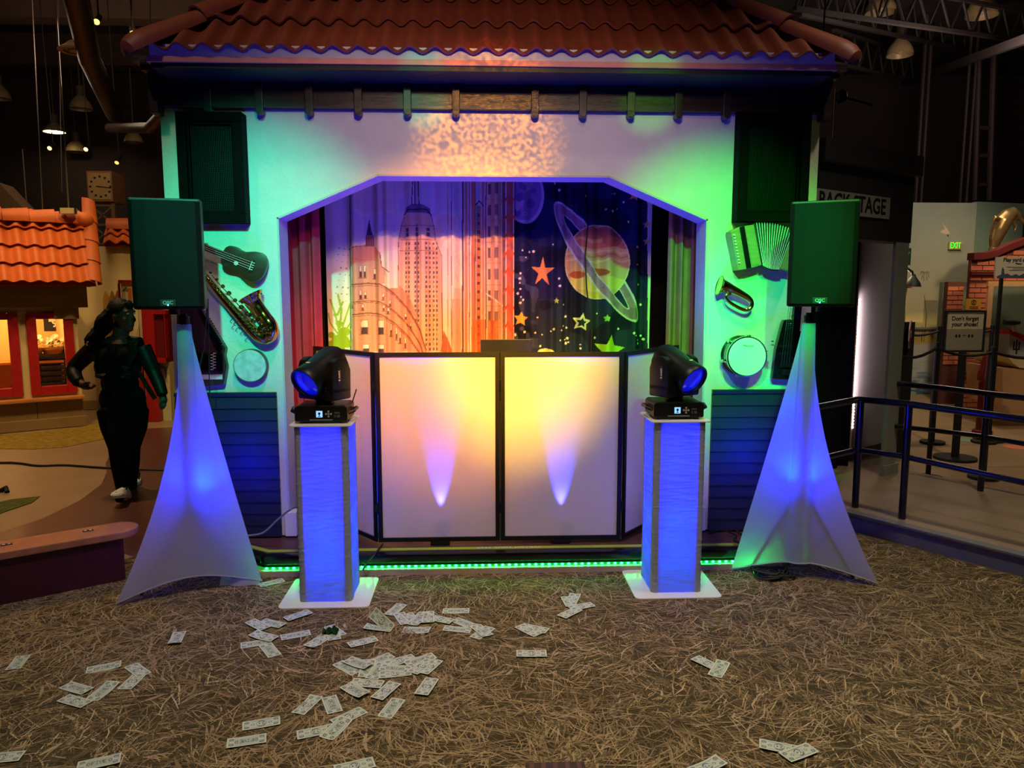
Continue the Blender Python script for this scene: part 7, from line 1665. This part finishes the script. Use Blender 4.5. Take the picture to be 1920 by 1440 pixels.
# shoes
def shoe(heel, toe, up, name, mats, lift):
    d = (toe - heel).normalized(); upv = (Vector(up) - d * Vector(up).dot(d)).normalized(); s_ = d.cross(upv); L = (toe - heel).length
    t_ = MB(); rings = []
    for f, w, h in ((0.0, 0.028, 0.055), (0.08, 0.036, 0.07), (0.3, 0.036, 0.082), (0.5, 0.041, 0.066), (0.72, 0.046, 0.05), (0.9, 0.040, 0.042), (1.0, 0.018, 0.03)):
        c_ = heel + d * (L * f); rings.append([c_ + s_ * (w * math.cos(a)) + upv * (0.022 + h * max(math.sin(a), 0)) for a in [R(30 * k) for k in range(12)]])
    t_.loft(rings); up_o = t_.build('shoe', mats[0], person, smooth=True)
    t_ = MB(); rings = []
    for f, w in ((-0.02, 0.024), (0.06, 0.038), (0.3, 0.040), (0.5, 0.044), (0.74, 0.050), (0.92, 0.044), (1.03, 0.02)):
        c_ = heel + d * (L * f); rings.append([c_ + s_ * w, c_ + s_ * w + upv * 0.03, c_ - s_ * w + upv * 0.03, c_ - s_ * w])
    t_.loft(rings); t_.build('sole', M_rubber, up_o, bevel=0.006)
    t_ = MB(); c_ = heel + d * (L * 0.88) + upv * 0.03; t_.ell(c_, 0.05, 0.05, 0.028, 14, 8); t_.build('toe_cap', M_rubber, up_o, smooth=True)
    for k in range(5):
        f = 0.36 + 0.075 * k; h = 0.022 + 0.078 - 0.05 * (f - 0.3) * 1.6; c_ = heel + d * (L * f) + upv * (h + 0.004)
        t_ = MB(); t_.tube([c_ - s_ * 0.028 + d * 0.008 - upv * 0.012, c_, c_ + s_ * 0.028 - d * 0.008 - upv * 0.012], 0.004, 6); t_.build('lace', M_rubber, up_o)
f0 = pq(229, 926, -0.16); f0.z = 0.008; shoe(f0 + Vector((0.01, 0.06, 0)), f0 + Vector((0.045, -0.2, 0.075)), (0, -0.2, 1), 'front', [M_rubber], 0)
f1 = G(252, 907); shoe(f1 + Vector((-0.03, 0.12, 0.035)), f1 + Vector((0.035, -0.09, 0.002)), (0, 0, 1), 'back', [M_canvas], 0)
# ------------------------------------------------------------------ play money on the carpet
FONT = {'F': '11111 10000 10000 11110 10000 10000 10000', 'I': '01110 00100 00100 00100 00100 00100 01110', 'V': '10001 10001 10001 10001 01010 01010 00100', 'E': '11111 10000 10000 11110 10000 10000 11111'}
BL, BWD = 0.142, 0.063
def bill_mesh(side, curl):
    nx, ny = 104, 46; xs = np.linspace(-BL / 2, BL / 2, nx); ys = np.linspace(-BWD / 2, BWD / 2, ny); X, Y = np.meshgrid(xs, ys)
    U = (X / BL + 0.5) * 100; V = (0.5 - Y / BWD) * 44; c = Canvas(U, V); c.c[:] = lin((206, 212, 190)); INK = (70, 84, 80)
    G2 = (132, 148, 132)
    c.rect(4, 96, 4, 40, G2, 0.75); c.rect(6, 94, 6, 38, (196, 204, 182))
    for x in (12, 88):
        for y in (11, 33): c.ell(x, y, 6, 5.5, (96, 110, 104)); c.ell(x, y, 3.4, 3.2, (190, 198, 176)); c.ell(x, y, 1.6, 1.6, INK)
    if side == 0:
        c.ell(50, 22, 14, 14, G2); c.ell(50, 22, 12, 12.5, (198, 204, 186)); c.line([(42, 14), (48, 10), (55, 12), (58, 18)], 2.4, INK); c.line([(42, 30), (48, 34), (56, 32), (59, 26)], 2.6, INK); c.ell(45, 21, 2.2, 3, INK); c.line([(52, 17), (56, 22), (52, 27)], 2, INK)
        for x in (27, 73): c.ell(x, 22, 5, 4.6, INK, 0.8); c.ell(x, 22, 3, 2.7, (200, 206, 186))
        c.rect(24, 76, 6.5, 8, G2, 0.7); c.rect(24, 76, 36, 37.5, G2, 0.7)
    else:
        c.rect(20, 80, 10, 34, (178, 190, 168)); 
        for k, ch in enumerate('FIVE'):
            for r_, row in enumerate(FONT[ch].split()):
                for q, bit in enumerate(row):
                    if bit == '1': c.rect(33 + k * 9 + q * 1.45, 34.6 + k * 9 + q * 1.45, 15 + r_ * 2, 17.1 + r_ * 2, INK)
        for x in (26, 76): c.ell(x, 22, 4.4, 6, INK); c.ell(x, 22, 2.4, 3.6, (190, 198, 176))
        for y in (11.5, 32.5): c.rect(22, 78, y - 0.6, y + 0.6, INK, 0.5)
    Z = np.abs(X / (BL / 2)) ** 2 * 0.004 * curl * (0.5 + 0.5 * np.sign(X * (1 if side else -1))) + 0.0015 * curl * np.sin(Y / BWD * 3 + X * 20)
    o = cloth_obj('play_bill', X, Y, Z, M_bill, None, c.c); o.location = (0, 0, 0)
    o.data.transform(Matrix.Translation(WL[o.name])); return o
M_bill = mat('paper_bill', (255, 255, 255), 0.8, var=0.05, attr='print', spec=0.2)
PROTO = {(s, k): bill_mesh(s, k) for s in (0, 1) for k in (0.4, 1.6)}
BILLS = [
 (24,1256,44,1230,1,'by the left frame edge, lying alone and slanting up'), (162,1258,227,1247,1,'at left, lying long way beside a pair of bills'), (237,1290,260,1267,0,'at left, tucked under the end of a crossing bill'), (246,1249,271,1267,0,'at left, on top of a bill it crosses'),
 (123,1286,164,1298,1,'at left, topmost of the lower left three, tinted violet'), (174,1313,211,1284,1,'at left, steepest of the lower left three'), (120,1311,162,1323,0,'at left, lowest of the lower left three'), (-25,1426,31,1421,0,'cut by the left frame edge near the bottom'),
 (145,1441,226,1425,1,'cut by the bottom edge at the lower left'), (327,1210,337,1188,1,'standing alone below the left tripod'), (470,1168,497,1181,0,'below the left totem, underneath in the upper left pair'), (493,1168,528,1176,1,'below the left totem, on top in the upper left pair'),
 (537,1164,580,1150,0,'nearest to the front edge of the left totem base'), (475,1192,515,1202,0,'below the left totem, under a word-side bill'), (452,1211,508,1203,1,'below the left totem, lying level over another bill'), (498,1210,515,1230,1,'below the left totem, turned upright under the level pair'),
 (527,1197,581,1187,1,'alone between two groups below the left totem'), (582,1213,609,1195,0,'beside the green crumple, tinted violet'), (617,1176,639,1193,0,'right of the green crumple, half hidden'), (622,1183,627,1199,1,'directly beneath the green crumple'),
 (654,1212,706,1199,0,'alone right of the green crumple'), (698,1179,722,1181,1,'blue-tinted, lying under a propped up bill'),
 (732,1154,752,1137,1,'first of the upper middle row, slanting away'), (748,1153,762,1172,0,'second in the upper middle row, overlapped'), (764,1155,783,1171,0,'third in the upper middle row, overlapped on both sides'), (776,1171,792,1157,1,'mostly covered in the upper middle row'), (810,1161,842,1168,0,'right end of the upper middle row'), (803,1150,803,1171,0,'upright on top of the upper middle row'),
 (830,1146,880,1146,1,'lying level and alone in front of the booth'), (756,1181,805,1184,1,'alone just under the upper middle row'), (832,1179,883,1183,1,'level, left in the fan of four bills'), (855,1164,887,1176,1,'topmost in the fan of four bills'), (890,1198,919,1178,1,'lowest in the fan of four bills'), (893,1176,914,1194,0,'on top in the fan of four bills'),
 (974,1176,1008,1192,0,'lower one of the lone pair in the middle'), (980,1176,1025,1185,0,'upper one of the lone pair in the middle'), (1060,1118,1073,1143,0,'steepest in the group near the right totem'), (1078,1119,1070,1134,0,'half covered in the group near the right totem'), (1070,1143,1110,1136,0,'reaching right in the group near the right totem'), (1056,1158,1081,1146,0,'lowest in the group near the right totem'),
 (968,1229,1025,1229,0,'lying square and alone in the middle of the carpet'),
 (654,1241,689,1254,1,'second from left in the big heap, half hidden'), (634,1244,668,1262,1,'leftmost in the big heap'), (694,1245,727,1232,1,'uppermost in the big heap, slanting up right'), (700,1269,716,1249,1,'mostly buried in the middle of the big heap'), (693,1241,684,1270,1,'upright on top of the left side of the big heap'),
 (727,1266,755,1263,0,'lowest in the big heap, under a word-side bill'), (738,1244,763,1237,0,'behind the centre of the big heap, half hidden'), (718,1254,765,1257,1,'level on top of the centre of the big heap'), (764,1247,811,1234,1,'long slanting bill at the upper right of the big heap'), (800,1258,812,1247,0,'rightmost of the big heap, mostly covered'), (781,1259,800,1246,0,'lower right in the big heap, on top'),
 (660,1282,717,1287,0,'below the big heap, level and over another bill'), (649,1288,683,1308,1,'below the big heap, slanting down from a level bill'), (707,1313,740,1285,0,'below the big heap, slanting up and alone'), (790,1306,810,1277,0,'rightmost of the bills below the big heap'), (721,1345,747,1312,1,'word side up, below the big heap and right'),
 (559,1339,593,1308,0,'left one of the pair that touch at a corner'), (617,1308,628,1337,1,'right one of the pair that touch at a corner'), (629,1357,679,1333,0,'top right of the lower overlapping three'), (563,1379,621,1368,0,'left of the lower overlapping three'), (612,1386,649,1351,1,'on top of the lower overlapping three'),
 (454,1365,526,1353,0,'upper one of two level bills at lower left'), (425,1398,500,1386,1,'lower one of two level bills at lower left'), (640,1446,690,1434,0,'just showing at the bottom edge, left of centre'),
 (1340,1270,1356,1246,1,'lower one of the pair right of the middle'), (1305,1237,1347,1257,0,'upper one of the pair right of the middle'), (1433,1400,1489,1410,0,'left one of the pair at the lower right'), (1472,1425,1523,1406,0,'right one of the pair at the lower right'), (1312,1448,1340,1436,0,'just showing at the bottom edge, right of centre'), (486,1098,532,1088,1,'green-lit beside the foot of the left tripod')]
used = set()
for k, (u0, v0, u1, v1, side, lab) in enumerate(BILLS):
    a, e = G(u0, v0), G(u1, v1); curl = 1.6 if k % 4 == 1 else 0.4; key = (side, curl)
    o = PROTO[key] if key not in used else link_copy(PROTO[key]); used.add(key)
    o.location = (a + e) / 2 + ZA * (0.0022 + 0.0007 * (k % 14)); ang = math.atan2(e.y - a.y, e.x - a.x)
    o.rotation_euler = (random.uniform(-0.012, 0.012), random.uniform(-0.012, 0.012), ang + (math.pi if k % 3 == 0 else 0))
    tag(o, 'paper play bill ' + lab, 'play money', 'scattered play money bills')
# one bill propped up on its edge
a = G(705, 1178); o = link_copy(PROTO[(0, 1.6)]); o.location = a + Vector((0.03, 0.01, 0.034)); o.rotation_euler = (R(62), R(28), R(-35)); tag(o, 'paper play bill propped up on its edge below the left totem', 'play money', 'scattered play money bills')
# green crumple
b = MB(); c0 = G(619, 1190); random.seed(12)
b.grid(lambda s, t: c0 + Vector((-0.035 + 0.075 * s, -0.02 + 0.045 * t, 0.008 + 0.022 * abs(math.sin(7 * s + 3 * t)) + 0.01 * math.sin(11 * t + 4 * s))), 14, 10)
tag(b.build('crumpled_wrapper', mat('dark_green_foil', (24, 70, 36), 0.35, var=0.5, scale=40), None), 'dark green crumpled wrapper lying on two bills', 'litter')
t = thing('floor_plate', 'dark brown cover plate in the carpet at bottom centre', 'floor plate', G(1040, 1450)); a = G(985, 1432); e = G(1096, 1432); d_ = G(1040, 1462)
MB().box(a.x, e.x, d_.y, a.y, -0.006, 0.004).build('plate', mat('brown_plate', (58, 34, 26), 0.5, var=0.15), t, bevel=0.002)
for k in range(5): x_ = a.x + (e.x - a.x) * (0.1 + 0.2 * k); MB().box(x_ - 0.008, x_ + 0.008, d_.y + 0.01, a.y - 0.008, 0.0035, 0.006).build('rib', mat('brown_rib', (96, 64, 48), 0.5, var=0.1), t)
